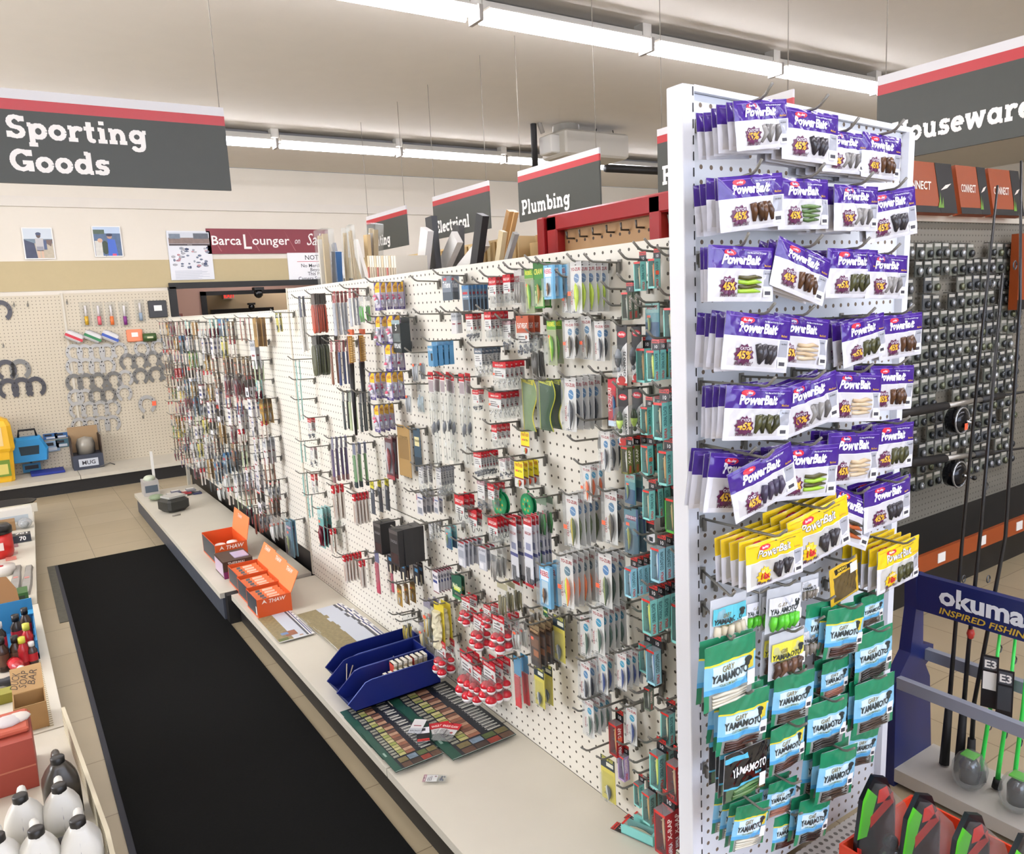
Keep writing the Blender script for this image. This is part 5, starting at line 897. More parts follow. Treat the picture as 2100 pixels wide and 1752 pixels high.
# crop, kind, centre x, top, bottom, slope of its edges in the crop, count, stand-off of the front bag
EC = [(ZF,'pb_silver',520,175,498,-.07,6,.19),(ZF,'pb_dark',835,245,585,.16,4,.17),(ZF,'pb_silver',1065,385,655,.13,5,.17),(ZF,'pb_brown',1300,405,692,.13,5,.17),
(ZF,'pb_brown',455,665,1022,-.1,5,.19),(ZF,'pb_green',790,690,1022,.0,3,.17),(ZF,'pb_silver',1135,735,1032,.03,5,.17),(ZF,'pb_dark',1360,765,1085,-.2,2,.16),
(ZF,'pb_lime',385,1132,1495,.03,3,.19),(ZF,'pb_brown',775,1140,1460,.46,3,.20),(ZF,'pb_olive',1110,1150,1470,.02,4,.16),(ZF,'pb_silver',1335,1185,1475,.03,3,.16),
(ZG,'pb_dark',450,-15,328,.09,5,.19),(ZG,'pb_cream',705,-5,305,.1,3,.17),(ZG,'pb_olive',1085,5,270,-.3,4,.17),(ZG,'pb_brown',1310,-15,245,-.15,2,.16),
(ZG,'pb_olive',455,418,740,.0,5,.19),(ZG,'pb_silver',765,372,672,-.4,3,.18),(ZG,'pb_cream',1030,332,628,.0,3,.17),(ZG,'pb_brown',1250,292,560,-.05,3,.16),
(ZG,'pb_dark',345,825,1170,.03,4,.15),(ZG,'pb_violet',485,835,1145,-.6,1,.20),(ZG,'pb_lime',750,772,1088,-.1,3,.18),(ZG,'pb_cream',1022,690,998,-.07,3,.17),(ZG,'pb_olive',1255,640,915,-.12,3,.16),
(ZG,'pb_rust',990,1060,1345,.4,2,.16),(ZG,'pb_dark',1228,985,1250,-.38,3,.17),
(ZG,'py_dark',555,1318,1590,-.4,5,.20),(ZG,'py_dark',820,1140,1450,-.55,4,.19),(ZG,'py_olive',1292,1355,1612,-.42,5,.17),(ZG,'yw',968,1465,1695,-.6,1,.15),
(ZH,'lb_cyan',228,130,405,-.35,1,.15),(ZH,'lb_white',410,120,330,-.3,1,.13),(ZH,'lb_white',575,70,345,-.3,2,.16),(ZH,'lb_pale',735,0,150,-.3,1,.14),(ZH,'lb_yellow',592,350,630,-.38,2,.16),(ZH,'lb_pale',755,295,495,-.35,1,.14),
(ZH,'ya_white',235,410,800,-.35,2,.18),(ZH,'ya_dusky',815,165,455,-.25,1,.14),(ZH,'ya_brown',955,205,505,-.25,2,.17),(ZH,'ya_dusky',1130,120,310,-.4,2,.14),(ZH,'ya_black',1140,345,640,-.5,2,.16),
(ZH,'ya_pink',895,530,760,-.38,2,.14),(ZH,'ya_dusky',635,620,915,-.35,3,.16),(ZH,'ya_brown',320,740,1090,-.35,3,.18),(ZH,'ya_dusky',1140,650,960,-.48,3,.17),(ZH,'ya_black',845,785,1080,-.42,3,.16),(ZH,'ya_brown',595,930,1210,-.45,2,.16),
(ZH,'ya_dusky',1070,960,1190,-.25,1,.13),(ZH,'ya_dusky',905,1095,1400,-.33,3,.18),(ZH,'yb',335,1085,1380,-.45,4,.19),(ZH,'ya_pink',560,1290,1500,-.4,2,.13),(ZH,'ya_white',360,1445,1700,-.25,4,.17),(ZH,'ya_black',755,1405,1660,-.3,2,.16),(ZH,'ya_brown',590,1500,1700,-.4,1,.13)]
EI = []
def pxd(p, d):
    a = RM.transposed() @ p; b = RM.transposed() @ (p + d * .01); f = lambda c: Vector((CX + FPX * c.x / c.y, CY - FPX * c.z / c.y)); return (f(b) - f(a)) * 100
for z, k, x, y0, y1, sl, n, out in EC:
    Y = YE - out; c = ony(*zm(z, x, (y0 + y1) / 2), Y); a, b = pxd(c, Vector((1, 0, 0))), pxd(c, Vector((0, 0, 1)))
    tr = (sl * a.x - a.y) / (b.y - sl * b.x); r = math.atan(tr); h = (y1 - y0) / z[2] / abs(b.y) / math.cos(r) * (1 - .12 * abs(math.sin(r)))
    hole = c + Vector((math.sin(-r) * -.0, 0, 0)) + Vector((-math.sin(r) * .44 * h, 0, math.cos(r) * .44 * h))
    mix = None
    EI.append(dict(k=k, hole=hole, h=h, n=n, gap=.022, out=out, z=hole.z, roll=-r, mix=None, xmin=1.275))
hang(EI, 'the end cap', NEG_Y, (0, 0, 0), 'end cap', rnd=random.Random(3), hk='long_hook')
# ---------------------------------------------------------------- right side: rack of reels behind the end cap
RY = 2.42
rk = thing('lure_rack', 'long dim rack of small packets behind the rod stand', 'shelving', (4.5, RY, FLOOR))
m_rk = mat('#57534a', .6); m_org = mat('#93400f', .5)
q = MB(); q.box(3.2, 7.5, RY, RY + .04, -1.38, .33, pegmat('#7d786c', 'X', .0345, .005)); part(q, 'pegboard_panel', rk)
q = MB(); q.box(3.2, 7.5, RY - .35, RY + .04, -1.42, -1.38, m_black); q.box(3.25, 7.5, RY - .3, RY - .28, FLOOR, -1.42, m_black); part(q, 'base_deck', rk)
q = MB(); q.box(3.2, 7.5, RY - .37, RY - .35, -1.46, -1.37, m_org); part(q, 'price_rail', rk)
for k in range(9):
    q = MB(); q.box(3.5 + k * .42, 3.57 + k * .42, RY - .374, RY - .3705, -1.44, -1.39, PAPER); part(q, 'price_tag', rk)
q = MB(); q.box(3.2, 7.5, RY - .02, RY + .06, .33, .36, m_shelf); part(q, 'top_rail', rk)
# packets, one mesh each (a few pixels wide)
def packet(body, seed):
    b = MB(); rn = random.Random(seed); b.box(-.036, .036, 0, .006, -.085, .0, mat(body, .35)); b.rect(-.03, .03, -.02, -.004, -.001, mat('#b9b6ac', .5)); b.ell((0, -.012, -.055), (.02, .014, .022), mat(rn.choice(['#8d9094', '#4a4d50', '#6a6f5a', '#a8acae']), .2, .6), 7, 5)
    b.tube([(0, .0, .004), (0, .05, .006)], .0025, m_peg, 4); return b.mesh('packet')
PK = [packet(c_, i) for i, c_ in enumerate(('#4a4d48', '#64685e', '#3f4240', '#74776c', '#55585a', '#7d7e76'))]
rp = random.Random(9); PD = ['dark green', 'grey-green', 'black', 'pale grey', 'slate', 'light grey']
for r_ in range(15):
    for c_ in range(20):
        x, z = 3.70 + c_ * .088 + rp.uniform(-.006, .006), .21 - r_ * .093 + rp.uniform(-.004, .004)
        if rp.random() < .1: continue
        i = rp.randrange(6); o = bpy.data.objects.new('reel_packet', PK[i]); COL.objects.link(o); o.location = (x, RY - .0505, z)
        tag(o, '%s packet with white tag, %s row, %s column, dim rack' % (PD[i], NTH[r_], NTH[c_]), 'packet', 'packets on the dim rack')
# orange header boxes
def connect(w, h, vertical=False):
    a, p = MB(), MB(); a.box(0, w, 0, .05, 0, h, m_org); a.box(w * .70, w, -.002, .0, 0, h, m_black); a.box(0, w, -.0015, 0, 0, h * .13, m_black)
    W = mat('#f2e4d6', .4)
    if not vertical: p.txt('CONNECT', w * .33, h * .45, h * .16, -.003, W, .02, .3, fit=w * .52)
    else: p.txt('CONNECT', w * .62, h * .6, w * .34, -.003, W, .02, rot=PI / 2, fit=h * .5)
    G = mat('#6f9a35', .5)
    if not vertical:
        for k in range(5): p.add([(w * (.66 + .015 * k), -.003, h * .1), (w * (.69 + .02 * k), -.003, h * (.22 + .1 * (k % 3))), (w * (.68 + .02 * k), -.003, h * .1)], [(0, 1, 2)], G)
        p.add([(w * .74, -.004, h * .45), (w * .84, -.004, h * .56), (w * .95, -.004, h * .6), (w * .86, -.004, h * .5)], [(0, 1, 2, 3)], W)
    return a, p
for i, (px0, px1, py0, py1, lb) in enumerate(((1846, 1966, 338, 440, 'orange header box reading CONNECT, first along the dim rack'), (1972, 2034, 362, 450, 'orange header box reading CONNECT, second along the dim rack'), (2038, 2102, 372, 456, 'orange header box reading CONNECT, third along the dim rack'))):
    a0, b0 = ony(px0, py1, RY - .12), ony(px1, py1, RY - .12); top = ony(px0, py0, RY - .12); w, h = b0.x - a0.x - .015, top.z - a0.z
    t = thing('header_sign', lb, 'sign', (a0.x, RY - .12, .362), (math.radians(-10), 0, 0), 'orange header boxes over the dim rack'); a, p = connect(w, .27); a.build('box', t); p.build('print', t)
a0, b0 = ony(2078, 636, RY - .12), ony(2130, 480, RY - .12)
t = thing('header_sign', 'vertical orange sign reading CONNECT at the right end of the dim rack', 'sign', (a0.x, RY - .14, a0.z)); a, p = connect(.3, b0.z - a0.z, True); a.build('box', t); p.build('print', t)
# two rods with big round reels, held across the rack
for px0, py0, px1, py1, rx_, ry_, lb in ((1832, 852, 2055, 812, 1962, 862, 'upper of the two horizontal rods with a round black reel and orange tag'), (1850, 952, 2032, 928, 1957, 972, 'lower of the two horizontal rods with a round black reel')):
    Y = RY - .22; a, b = ony(px0, py0, Y), ony(px1, py1, Y); c = ony(rx_, ry_, Y)
    t = thing('fishing_rod', lb, 'fishing rod', a); d = b - a; d0 = Vector((0, 0, 0)); u = d.normalized()
    q = MB(); q.tube([d0, u * .02, d * .45], [.022, .026, .024], mat('#161618', .5), 8); q.build('grip', t)
    q = MB(); q.tube([d * .45, d * .78], .016, mat('#a8a49c', .3, .6), 8); q.build('reel_seat', t)
    q = MB(); q.tube([d * .78, d * 1.0], [.024, .02], mat('#161618', .5), 8); q.tube([d * 1.0, d * 1.9], [.008, .005], m_black, 6); q.build('blank', t)
    r = bpy.data.objects.new('reel', None); COL.objects.link(r); r.parent = t; r.location = c - a; k = .07
    q = MB(); P_ = [(0, -.05), (k * .5, -.05), (k, -.03), (k, .03), (k * .5, .05), (0, .05)]; q.X = Matrix.Rotation(PI / 2, 4, 'X'); q.lathe([(max(.001, rr), zz) for rr, zz in P_], mat('#1d1e22', .15, .5), 20); q.build('spool', r)
    q = MB(); q.tube([(k * 1.02 * math.cos(2 * PI * i / 20), -.03, k * 1.02 * math.sin(2 * PI * i / 20)) for i in range(21)], .006, mat('#b8bcc2', .2, .8), 5); q.build('rim', r)
    q = MB(); q.tube([(0, -.052, 0), (.05, -.07, -.02)], .008, mat('#c9ccd0', .2, .8)); q.ell((.055, -.08, -.02), (.014, .014, .014), m_black); q.build('crank', r)
    q = MB(); q.box(-.02, .02, -.01, .01, k * .9, (d * .6 + a - c).z if (d * .6 + a - c).z > k else k + .02, m_dark); q.build('foot', r)
    if 'orange' in lb: q = MB(); q.box(-.03, .0, -.06, -.058, -.045, -.01, STK); q.build('price_tag', r)
    q = MB(); q.box(-.015, .015, .028, .155, -.03, .0, m_dark); q.build('bracket', t, tuple(d * .2))
# navy rod stand
XO = 2.42; nv = mat('#17235c', .35)
st = thing('rod_stand', 'navy plastic rod stand reading okuma with grey rod bars', 'rod stand', (XO, 1.0, FLOOR))
PO = [(2.395, -.93), (2.44, -.938), (2.45, -1.19), (2.515, -1.21), (2.515, -1.25), (2.47, -1.27), (2.50, -1.32), (2.53, FLOOR), (2.30, FLOOR), (2.295, -1.28), (2.375, -1.2), (2.40, -1.05)]
for y in (1.338, .28):
    q = MB(); q.prism(PO[::-1], y - .02, y + .02, nv); part(q, 'side_panel', st)
q = MB(); q.box(2.40, 2.425, .3, 1.319, -1.055, -.935, nv); part(q, 'header_panel', st)
q = MB(); q.X = Matrix.Translation((2.3985, 1.245, -1.01)) @ Matrix.Rotation(-PI / 2, 4, 'Z')
q.txt('okuma', 0, 0, .058, -.0005, mat('#e6ebf2', .4), .035, 0, align='l', sxy=1.1); q.txt('INSPIRED FISHING', .0, -.034, .02, -.0005, mat('#c9a83a', .4), .02, .2, align='l', sxy=1.2)
part(q, 'lettering', st)
for x in (2.31, 2.475):
    q = MB(); q.box(x - .012, x + .012, .3, 1.319, -1.30 + (x - 2.31) * .3, -1.262 + (x - 2.31) * .3, mat('#8a8f9c', .4)); part(q, 'rod_bar', st, 'grey rod bar')
q = MB(); q.box(2.3, 2.54, .31, 1.319, -1.63, -1.585, mat('#b9b4aa', .5)); part(q, 'base', st)
RODS = (('#1b1b1d', [(1936, 1572), (1956, 1330), (1974, 1100), (2012, 700), (2046, 380)], 'dark'), ('#1b1b1d', [(1966, 1580), (1986, 1330), (2012, 1080), (2056, 560)], 'dark'), ('#3fe05a', [(2010, 1640), (2014, 1560), (2040, 1395), (2052, 1285)], 'green'),
        ('#3fe05a', [(2042, 1660), (2048, 1580), (2070, 1430), (2082, 1310)], 'green'), ('#3fe05a', [(2074, 1680), (2080, 1600), (2098, 1450), (2110, 1330)], 'green'), ('#1b1b1d', [(1988, 1592), (1998, 1440), (2062, 1100), (2092, 620), (2094, 330)], 'dark'))
nd = {'dark': 0, 'green': 0}
for col, pts, kd_ in RODS:
    P = [onx(x, y, 2.44) for x, y in pts]; base = P[0].copy(); base.z = max(base.z, -1.576); nd[kd_] += 1
    t = thing('fishing_rod', '%s fishing rod from the left standing in the navy rod stand, %s blank' % (NTH[nd[kd_] - 1], kd_), 'fishing rod', base, group='rods in the navy stand'); P = [p - base for p in P]; P[0] = Vector((0, 0, 0))
    L = (P[-1] - P[0]); q = MB(); q.tube([P[0], P[0] + (P[1] - P[0]) * .5], [.016, .012], mat('#141416', .6), 8); q.build('handle', t)
    q = MB(); q.tube([P[0] + (P[1] - P[0]) * .5] + P[1:], [.008] + [.007 - .0012 * i for i in range(len(P) - 1)], mat(col, .3), 6); q.build('blank', t)
    for f in (.35, .6, .85):
        c = P[0] + L * f; q = MB(); q.tube([c + Vector((.016 + .01 * math.cos(a), 0, .012 * math.sin(a))) for a in [2 * PI * i / 10 for i in range(11)]], .002, mat('#55585c', .3, .7), 4); q.build('line_guide', t)
    if kd_ == 'green' and nd[kd_] < 3:
        q = MB(); c = P[0] + (P[-2] - P[0]) * .78 + Vector((-.02, 0, .06)); q.X = Matrix.Translation(c) @ Matrix.Rotation(-PI / 2 + .3, 4, 'Z'); q.box(-.022, .022, 0, .004, -.07, .1, BLK); q.rect(-.018, .018, .055, .095, -.001, mat('#4a4d52')); q.txt('E3', 0, .062, .024, -.002, PAPER, .03)
        q.rect(-.018, .018, -.01 if nd[kd_] == 1 else -.03, .048, -.001, PAPER if nd[kd_] == 1 else mat('#3c3f44')); q.build('hang_tag', t)
    if kd_ == 'dark': q = MB(); c = P[0] + L * .3; q.ell(tuple(c), (.012, .012, .02), mat('#c43a30' if nd[kd_] == 2 else '#c9a83a', .3), 6, 4); q.build('bead', t)
# tray of reels in blister cards on the end cap deck
tz = -1.36
ty = thing('display_tray', 'orange-red open tray holding blister-packed reels beside the end cap', 'tray', (1.7, .8, -1.50))
q = MB()
for bb in ((1.58, 1.90, .57, 1.04, -1.499, -1.49), (1.58, 1.586, .57, 1.04, -1.49, tz), (1.894, 1.90, .57, 1.04, -1.49, tz), (1.586, 1.894, 1.034, 1.04, -1.49, tz), (1.586, 1.894, .57, .576, -1.49, tz)): q.box(*bb, mat('#d8401f', .4))
part(q, 'box', ty); q = MB(); q.rect(1.60, 1.88, -1.47, -1.40, .5685, PAPER); q.txt('REELS', 1.74, -1.46, .045, .568, REDH, .02); part(q, 'print', ty)
rb, rs, rl = MB(), MB(), MB()
out_ = [(-.055, -.13), (.055, -.13), (.062, 0), (.06, .09), (.03, .16), (-.01, .175), (-.045, .12), (-.06, .0)]
rb.prism(out_, 0, .012, mat('#17181b', .25)); rb.add([(-.055, -.001, -.13), (-.043, -.001, -.13), (-.046, -.001, -.01), (-.06, -.001, 0)], [(0, 1, 2, 3)], mat('#e02a1f', .3)); rb.add([(-.06, -.001, .02), (-.03, -.001, .02), (.0, -.001, .12), (-.03, -.001, .15), (-.045, -.001, .12)], [(0, 1, 2, 3, 4)], mat('#58c42c', .3))
rb.add([(-.02, -.0012, .04), (.055, -.0012, .09), (.05, -.0012, .12), (-.02, -.0012, .07)], [(0, 1, 2, 3)], mat('#c4281f', .3)); rb.add([(.0, -.0012, .10), (.045, -.0012, .10), (.03, -.0012, .14), (.005, -.0012, .135)], [(0, 1, 2, 3)], mat('#e02a1f', .3))
rl.lathe([(.001, -.045), (.026, -.04), (.03, 0), (.03, .03), (.018, .05), (.001, .05)], mat('#4a4d52', .15, .8), 12, (.005, -.04, -.05)); rl.ell((.005, -.04, .02), (.02, .018, .022), mat('#1d1e22', .2, .4)); rl.tube([(.03, -.04, .0), (.05, -.05, -.04)], .006, CHROME)
rs.loft([[(x * .92 * k, -d, z * .9 * k - .0) for x, z in out_] for k, d in ((1, .001), (.92, .06), (.7, .075))], K_CLR, False); rs.add([(x * .92 * .7, -.075, z * .9 * .7) for x, z in out_], [tuple(range(8))], K_CLR)
kind('reelpk', ('card', rb), ('reel', rl), ('blister', rs))
for i, (x, y) in enumerate(((1.655, .99), (1.672, .888), (1.69, .785), (1.708, .682))):
    place('reelpk', 'reel_pack', '%s blister-packed reel from the left in the orange tray' % NTH[i], 'reel', Matrix.Translation((x, y, -1.355)) @ Matrix.Rotation(-.22, 4, 'Z'), 'reels in the orange tray')
cb, cl = MB(), MB(); cb.lathe([(.001, -.04), (.028, -.035), (.03, .02), (.015, .045), (.001, .045)], mat('#5a5f62', .15, .8), 12); cb.box(-.02, .02, -.02, .02, .05, .055, mat('#58c42c')); cl.ell((0, 0, 0), (.06, .05, .065), K_BAG, 12, 8)
kind('bub', ('reel', cb), ('bubble', cl))
for i, (y, z) in enumerate(((1.12, -1.52), (.98, -1.52), (.84, -1.52))):
    place('bub', 'boxed_reel', '%s reel from the left in a clear bubble on the rod stand base' % NTH[i], 'reel', Matrix.Translation((2.38, y, z)), 'bubble reels on the rod stand')
# loose line and rod tip beside the end cap
q = MB(); q.tube([ony(1838, 1225, 1.28), ony(1856, 1340, 1.28)], .0015, mat('#8f9498', .4), 4)
DECK0 = DECK; DECK = DECK + .001
# ---------------------------------------------------------------- things on the deck of the long gondola
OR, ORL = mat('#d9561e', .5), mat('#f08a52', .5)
def thaw(name, label, x0, y0, w, d, h, full, lean=.45):
    t = thing(name, label, 'display box', (x0, y0, DECK), group='orange display boxes on the deck'); th = .004
    b = MB()
    for bb in ((0, w, 0, d, 0, th), (0, w, 0, th, th, h), (0, w, d - th, d, th, h * 1.05), (0, th, th, d - th, th, h), (w - th, w, th, d - th, th, h)): b.box(*bb, OR)
    b.add([(-.001, .012, .01), (-.001, d - .012, .01), (-.001, d - .012, h), (-.001, .012, h)], [(0, 1, 2, 3)], mat('#3f4348', .5)); b.add([(-.002, .012, .012), (-.002, .03, .012), (-.002, .03, h * .6), (-.002, .012, h * .6)], [(0, 1, 2, 3)], PAPER)
    b.build('box', t)
    p = MB(); W = mat('#ffe9dc', .5); p.txt('THAW', w * .32, h * .72, h * .2, -.0012, W, .02, .2, align='l'); p.add([(w * .12, -.0012, h * .72), (w * .2, -.0012, h * .95), (w * .28, -.0012, h * .72), (w * .2, -.0012, h * .8)], [(0, 1, 2, 3)], W); p.build('print', t)
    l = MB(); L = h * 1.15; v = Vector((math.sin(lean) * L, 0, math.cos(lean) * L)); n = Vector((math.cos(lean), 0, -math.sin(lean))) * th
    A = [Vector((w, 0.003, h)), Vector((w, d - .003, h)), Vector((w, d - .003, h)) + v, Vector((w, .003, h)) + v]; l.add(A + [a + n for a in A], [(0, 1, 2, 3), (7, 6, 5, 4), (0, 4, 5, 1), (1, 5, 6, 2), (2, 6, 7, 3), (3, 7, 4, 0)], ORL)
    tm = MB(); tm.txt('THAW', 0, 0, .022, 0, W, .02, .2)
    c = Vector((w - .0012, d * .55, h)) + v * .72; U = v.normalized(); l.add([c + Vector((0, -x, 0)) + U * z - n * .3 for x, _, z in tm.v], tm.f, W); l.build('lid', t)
    if full:
        for k in range(4):
            y = d * (.16 + .2 * k); q = MB(); z0 = h * .55
            P = [(th * 2, y, z0), (w - .012, y, z0 + .004), (w - .012, y + d * .17, z0 + .032), (th * 2, y + d * .17, z0 + .028)]
            q.add(P + [(a, b_, c_ - .006) for a, b_, c_ in P], [(0, 1, 2, 3), (7, 6, 5, 4), (0, 4, 5, 1), (1, 5, 6, 2), (2, 6, 7, 3), (3, 7, 4, 0)], mat('#e8763a', .4))
            for (u0, u1, cc) in ((.22, .36, '#55585c'), (.45, .8, '#f3c9ae')): q.add([(P[0][0] + (P[1][0] - P[0][0]) * u, y + d * .17 * s, z0 + .0295 * s + .0035) for s, u in ((.15, u0), (.15, u1), (.85, u1), (.85, u0))], [(0, 1, 2, 3)], mat(cc, .4))
            o = q.build('warmer_packet', None, (x0, y0, DECK)); tag(o, '%s orange packet from the front in the %s' % (NTH[k], label.split(',')[0].replace('open orange display box', 'display box')), 'packet', 'orange packets in the display boxes')
    else:
        for k, (u, v_) in enumerate(((.3, .35), (.7, .4))):
            q = MB(); q.lathe([(.001, 0), (.03, .0), (.034, .012), (.03, .02), (.001, .022)], mat('#f4f1ea', .5), 14, (x0 + w * u, y0 + d * v_, DECK + h * .6)); tag(q.build('white_puck'), '%s white round warmer in the farthest orange box' % ('left' if k == 0 else 'right'), 'warmer')
            q = MB(); q.box(x0 + w * u - .03, x0 + w * u + .03, y0 + d * v_ - .03, y0 + d * v_ + .03, DECK + th, DECK + h * .6, OR); tag(q.build('orange_carton'), 'orange carton under the %s white warmer in the farthest box' % ('left' if k == 0 else 'right'), 'carton')
thaw('display_box', 'nearest open orange display box reading THAW, on the deck', .915, 3.795, .17, .205, .095, True)
thaw('display_box', 'second open orange display box from the front, on the deck', .925, 4.005, .168, .215, .095, True)
thaw('display_box', 'third open orange display box from the front, on the deck', .935, 4.226, .166, .23, .095, True)
thaw('display_box', 'farthest orange display box with white round warmers inside', .95, 4.82, .19, .36, .12, False, .2)
q = MB(); q.box(.925, 1.09, 4.52, 4.74, DECK, DECK + .1, mat('#4a3426', .5)); q.box(.924, 1.091, 4.518, 4.53, DECK, DECK + .04, mat('#7a1f5a')); q.add([(.923, 4.53, DECK + .01), (.923, 4.73, DECK + .01), (.923, 4.73, DECK + .09), (.923, 4.53, DECK + .09)], [(0, 1, 2, 3)], mat('#c9b4c4')); q.txt('THERMAL', 1.0, DECK + .078, .016, 4.5185, PAPER, .02)
tag(q.build('brown_carton'), 'dark brown and magenta carton between the orange boxes', 'carton')
q = MB(); q.box(1.0, 1.08, 4.56, 4.68, DECK + .1, DECK + .105, mat('#c9b8d4', .2)); tag(q.build('shiny_packet'), 'shiny lilac packet lying on the brown carton', 'packet')

def brochure(name, label, x0, y0, w, d, z, kind_, rot=0, group=None):
    t = MB(); e = .0004
    t.box(0, w, 0, d, 0, .0012, mat('#e6e4e0' if kind_ == 'hunt' else '#1d3a30', .4))
    def rc(a, b, c, f, m, k=1): t.add([(w * a, d * c, .0012 + e * k), (w * b, d * c, .0012 + e * k), (w * b, d * f, .0012 + e * k), (w * a, d * f, .0012 + e * k)], [(0, 1, 2, 3)], m)
    rn = random.Random(int(x0 * 900 + y0 * 777))
    if kind_ == 'hunt':
        rc(.0, .42, .0, 1, mat('#8a7c58', .5, noise=.5, nscale=60)); rc(.42, .8, 0, 1, mat('#c4c9d2', .5)); rc(.3, .62, .2, .45, mat('#8f5a42', .5, noise=.3, nscale=60), 2); rc(.2, .4, .3, .42, mat('#6f86a8', .5), 3); rc(.80, .86, 0, 1, mat('#4a4a52', .5)); rc(.9, .93, 0, 1, mat('#2c3870', .5)); rc(.95, .99, .1, .9, mat('#8a8a94'))
        rc(0, 1, 0, .02, mat('#f0eee8', .5), 4); rc(.02, .3, .03, .16, mat('#5f6a3c', .5, noise=.5, nscale=60), 3); rc(.62, .72, .08, .13, mat('#b08a6a'), 3)
    else:
        rc(0, .15, 0, 1, mat('#1f4a3c', .4)); rc(.05, .09, .4, .5, mat('#8fa89a'), 2); rc(.15, 1, 0, 1, mat('#20242a', .4))
        for k in range(9):
            yy = .3 + k * .075; rc(.17, .28, yy, yy + .05, mat('#8a8a7a', .5, noise=.6, nscale=200), 2); rc(.30, .43, yy, yy + .065, mat(['#a8a468', '#8d944f', '#b0a974'][k % 3], .4, noise=.3, nscale=60), 2); rc(.44, .62, yy, yy + .07, mat(['#8a5a44', '#a8846a', '#6d4a3a'][k % 3], .4, noise=.4, nscale=50), 2); rc(.74, .95, yy, yy + .03, mat('#b8b8ae', .5, noise=.7, nscale=260), 2); rc(.72, .9, yy + .04, yy + .055, mat('#8d8d88'), 2)
        rc(0, 1, 0, .012, mat('#8d9a90', .5), 4)
        for i in range(4):
            for j in range(2): rc(.2 + i * .2, .38 + i * .2, .02 + j * .13, .13 + j * .13, mat(['#5a4234', '#6f6440', '#3f332b', '#6d7f8d', '#84382c', '#4f5c36'][(i * 2 + j) % 6], .4, noise=.5, nscale=50), 3)
    o = t.build(name, None, (x0, y0, z), (0, 0, rot)); return tag(o, label, 'brochure', group)
def fan(n, x0, y0, w, d, step, kd_, dsc, rot0=.02):
    """leaflets fanned away from the viewer, the nearest on top"""
    for i in range(n):
        k = n - 1 - i          # k=0 nearest
        brochure('brochure', ('%s %s' % ('top' if k == 0 else ORD[k] + '-from-top', dsc)), x0 + .004 * (k % 2), y0 + step * k, w, d, DECK + .0004 + i * .0022, kd_, rot0 * math.sin(k * 2.1), dsc)
fan(4, .905, 3.42, .165, .24, .045, 'hunt', 'tan and pale blue leaflet in the left fan by the orange boxes', .015)
fan(8, 1.085, 3.03, .235, .30, .055, 'hunt', 'tan and pale blue leaflet in the long fan by the pegboard', .03)
fan(6, .897, 2.165, .175, .25, .05, 'fish', 'dark green fishing leaflet in the fan at the deck edge', 0)
fan(6, 1.078, 2.11, .25, .27, .05, 'fish', 'dark green fishing leaflet in the fan by the pegboard', 0)
m_bin, m_lip = mat('#15236b', .35), mat('#8d9ad0', .4)
for i, (x, y, lb) in enumerate(((.955, 2.845, 'farthest of the three navy parts bins, empty'), (.918, 2.724, 'middle navy parts bin holding a few bent wires'), (.912, 2.603, 'nearest navy parts bin holding small boxed packs'))):
    t = thing('parts_bin', lb, 'bin', (x, y, DECK + (.016 if i == 2 else .0145)), group='navy parts bins'); W_, D_, H_ = .385, .118, .105
    q = MB(); q.box(.03, W_, 0, D_, 0, .004, m_bin); pr = [(.03, 0), (W_, 0), (W_, H_), (.10, H_), (.075, H_ * .95), (.0, .035)]
    q.prism(pr, 0, .005, m_bin); q.prism(pr, D_ - .005, D_, m_bin); q.box(W_ - .005, W_, .005, D_ - .005, .004, H_ * .97, m_bin); q.build('tray', t)
    q = MB(); q.add([(.03, .0, 0), (.0, .0, .036), (.0, D_, .036), (.03, D_, 0)], [(0, 1, 2, 3)], m_lip); q.add([(.033, .0, 0), (.003, .0, .036), (.003, D_, .036), (.033, D_, 0)], [(3, 2, 1, 0)], m_lip); q.build('front_lip', t)
    q = MB(); q.tube([(.0, -.0005, .036), (.075, -.0005, H_ * .96), (.10, -.0005, H_ + .001), (W_, -.0005, H_ + .001)], .0018, mat('#6a7bc4', .3), 4); q.build('rim', t)
rn = random.Random(2)
for i in range(5):
    x, y = .918 + (.05 if i > 2 else .2 + .02 * i), 2.75 + .012 * i; q = MB(); q.tube([(x, y, DECK + .024), (x + .02, y + .01, DECK + .04), (x + .03 + .02 * (i % 2), y + .02, DECK + .075 + .008 * i)], .0025, mat('#b8ac9a', .3, .6), 5); tag(q.build('bent_wire'), 'bent metal wire lying in the middle navy bin', 'wire', 'bent wires in the middle bin')
for i in range(13):
    r_ = i // 7; x = .912 + (.215 + (i % 7) * .022 if r_ == 0 else .165 + (i % 7) * .022); y = 2.655 if r_ == 0 else 2.612
    q = MB(); q.box(x, x + .012, y, y + .04, DECK + .0205, DECK + .125 - .02 * r_, mat('#b9a888', .5)); q.box(x - .001, x, y, y + .04, DECK + .06, DECK + .12 - .02 * r_, mat('#c94a3a' if i % 4 == 0 else '#d9d2c0')); q.box(x, x + .013, y - .001, y + .041, DECK + .115 - .02 * r_, DECK + .1255 - .02 * r_, mat('#e6e0d0', .3))
    tag(q.build('boxed_pack'), '%s small tan pack from the left in the %s row of the nearest bin' % (NTH[i % 7], 'rear' if r_ == 0 else 'front'), 'pack', 'tan packs in the nearest navy bin')
q = MB(); q.box(1.0, 1.10, 2.635, 2.665, DECK + .0205, DECK + .04, mat('#6a6654', .3)); q.box(1.075, 1.10, 2.64, 2.66, DECK + .04, DECK + .047, REDH); tag(q.build('loose_lure'), 'olive pack with red spot lying in the nearest navy bin', 'pack')
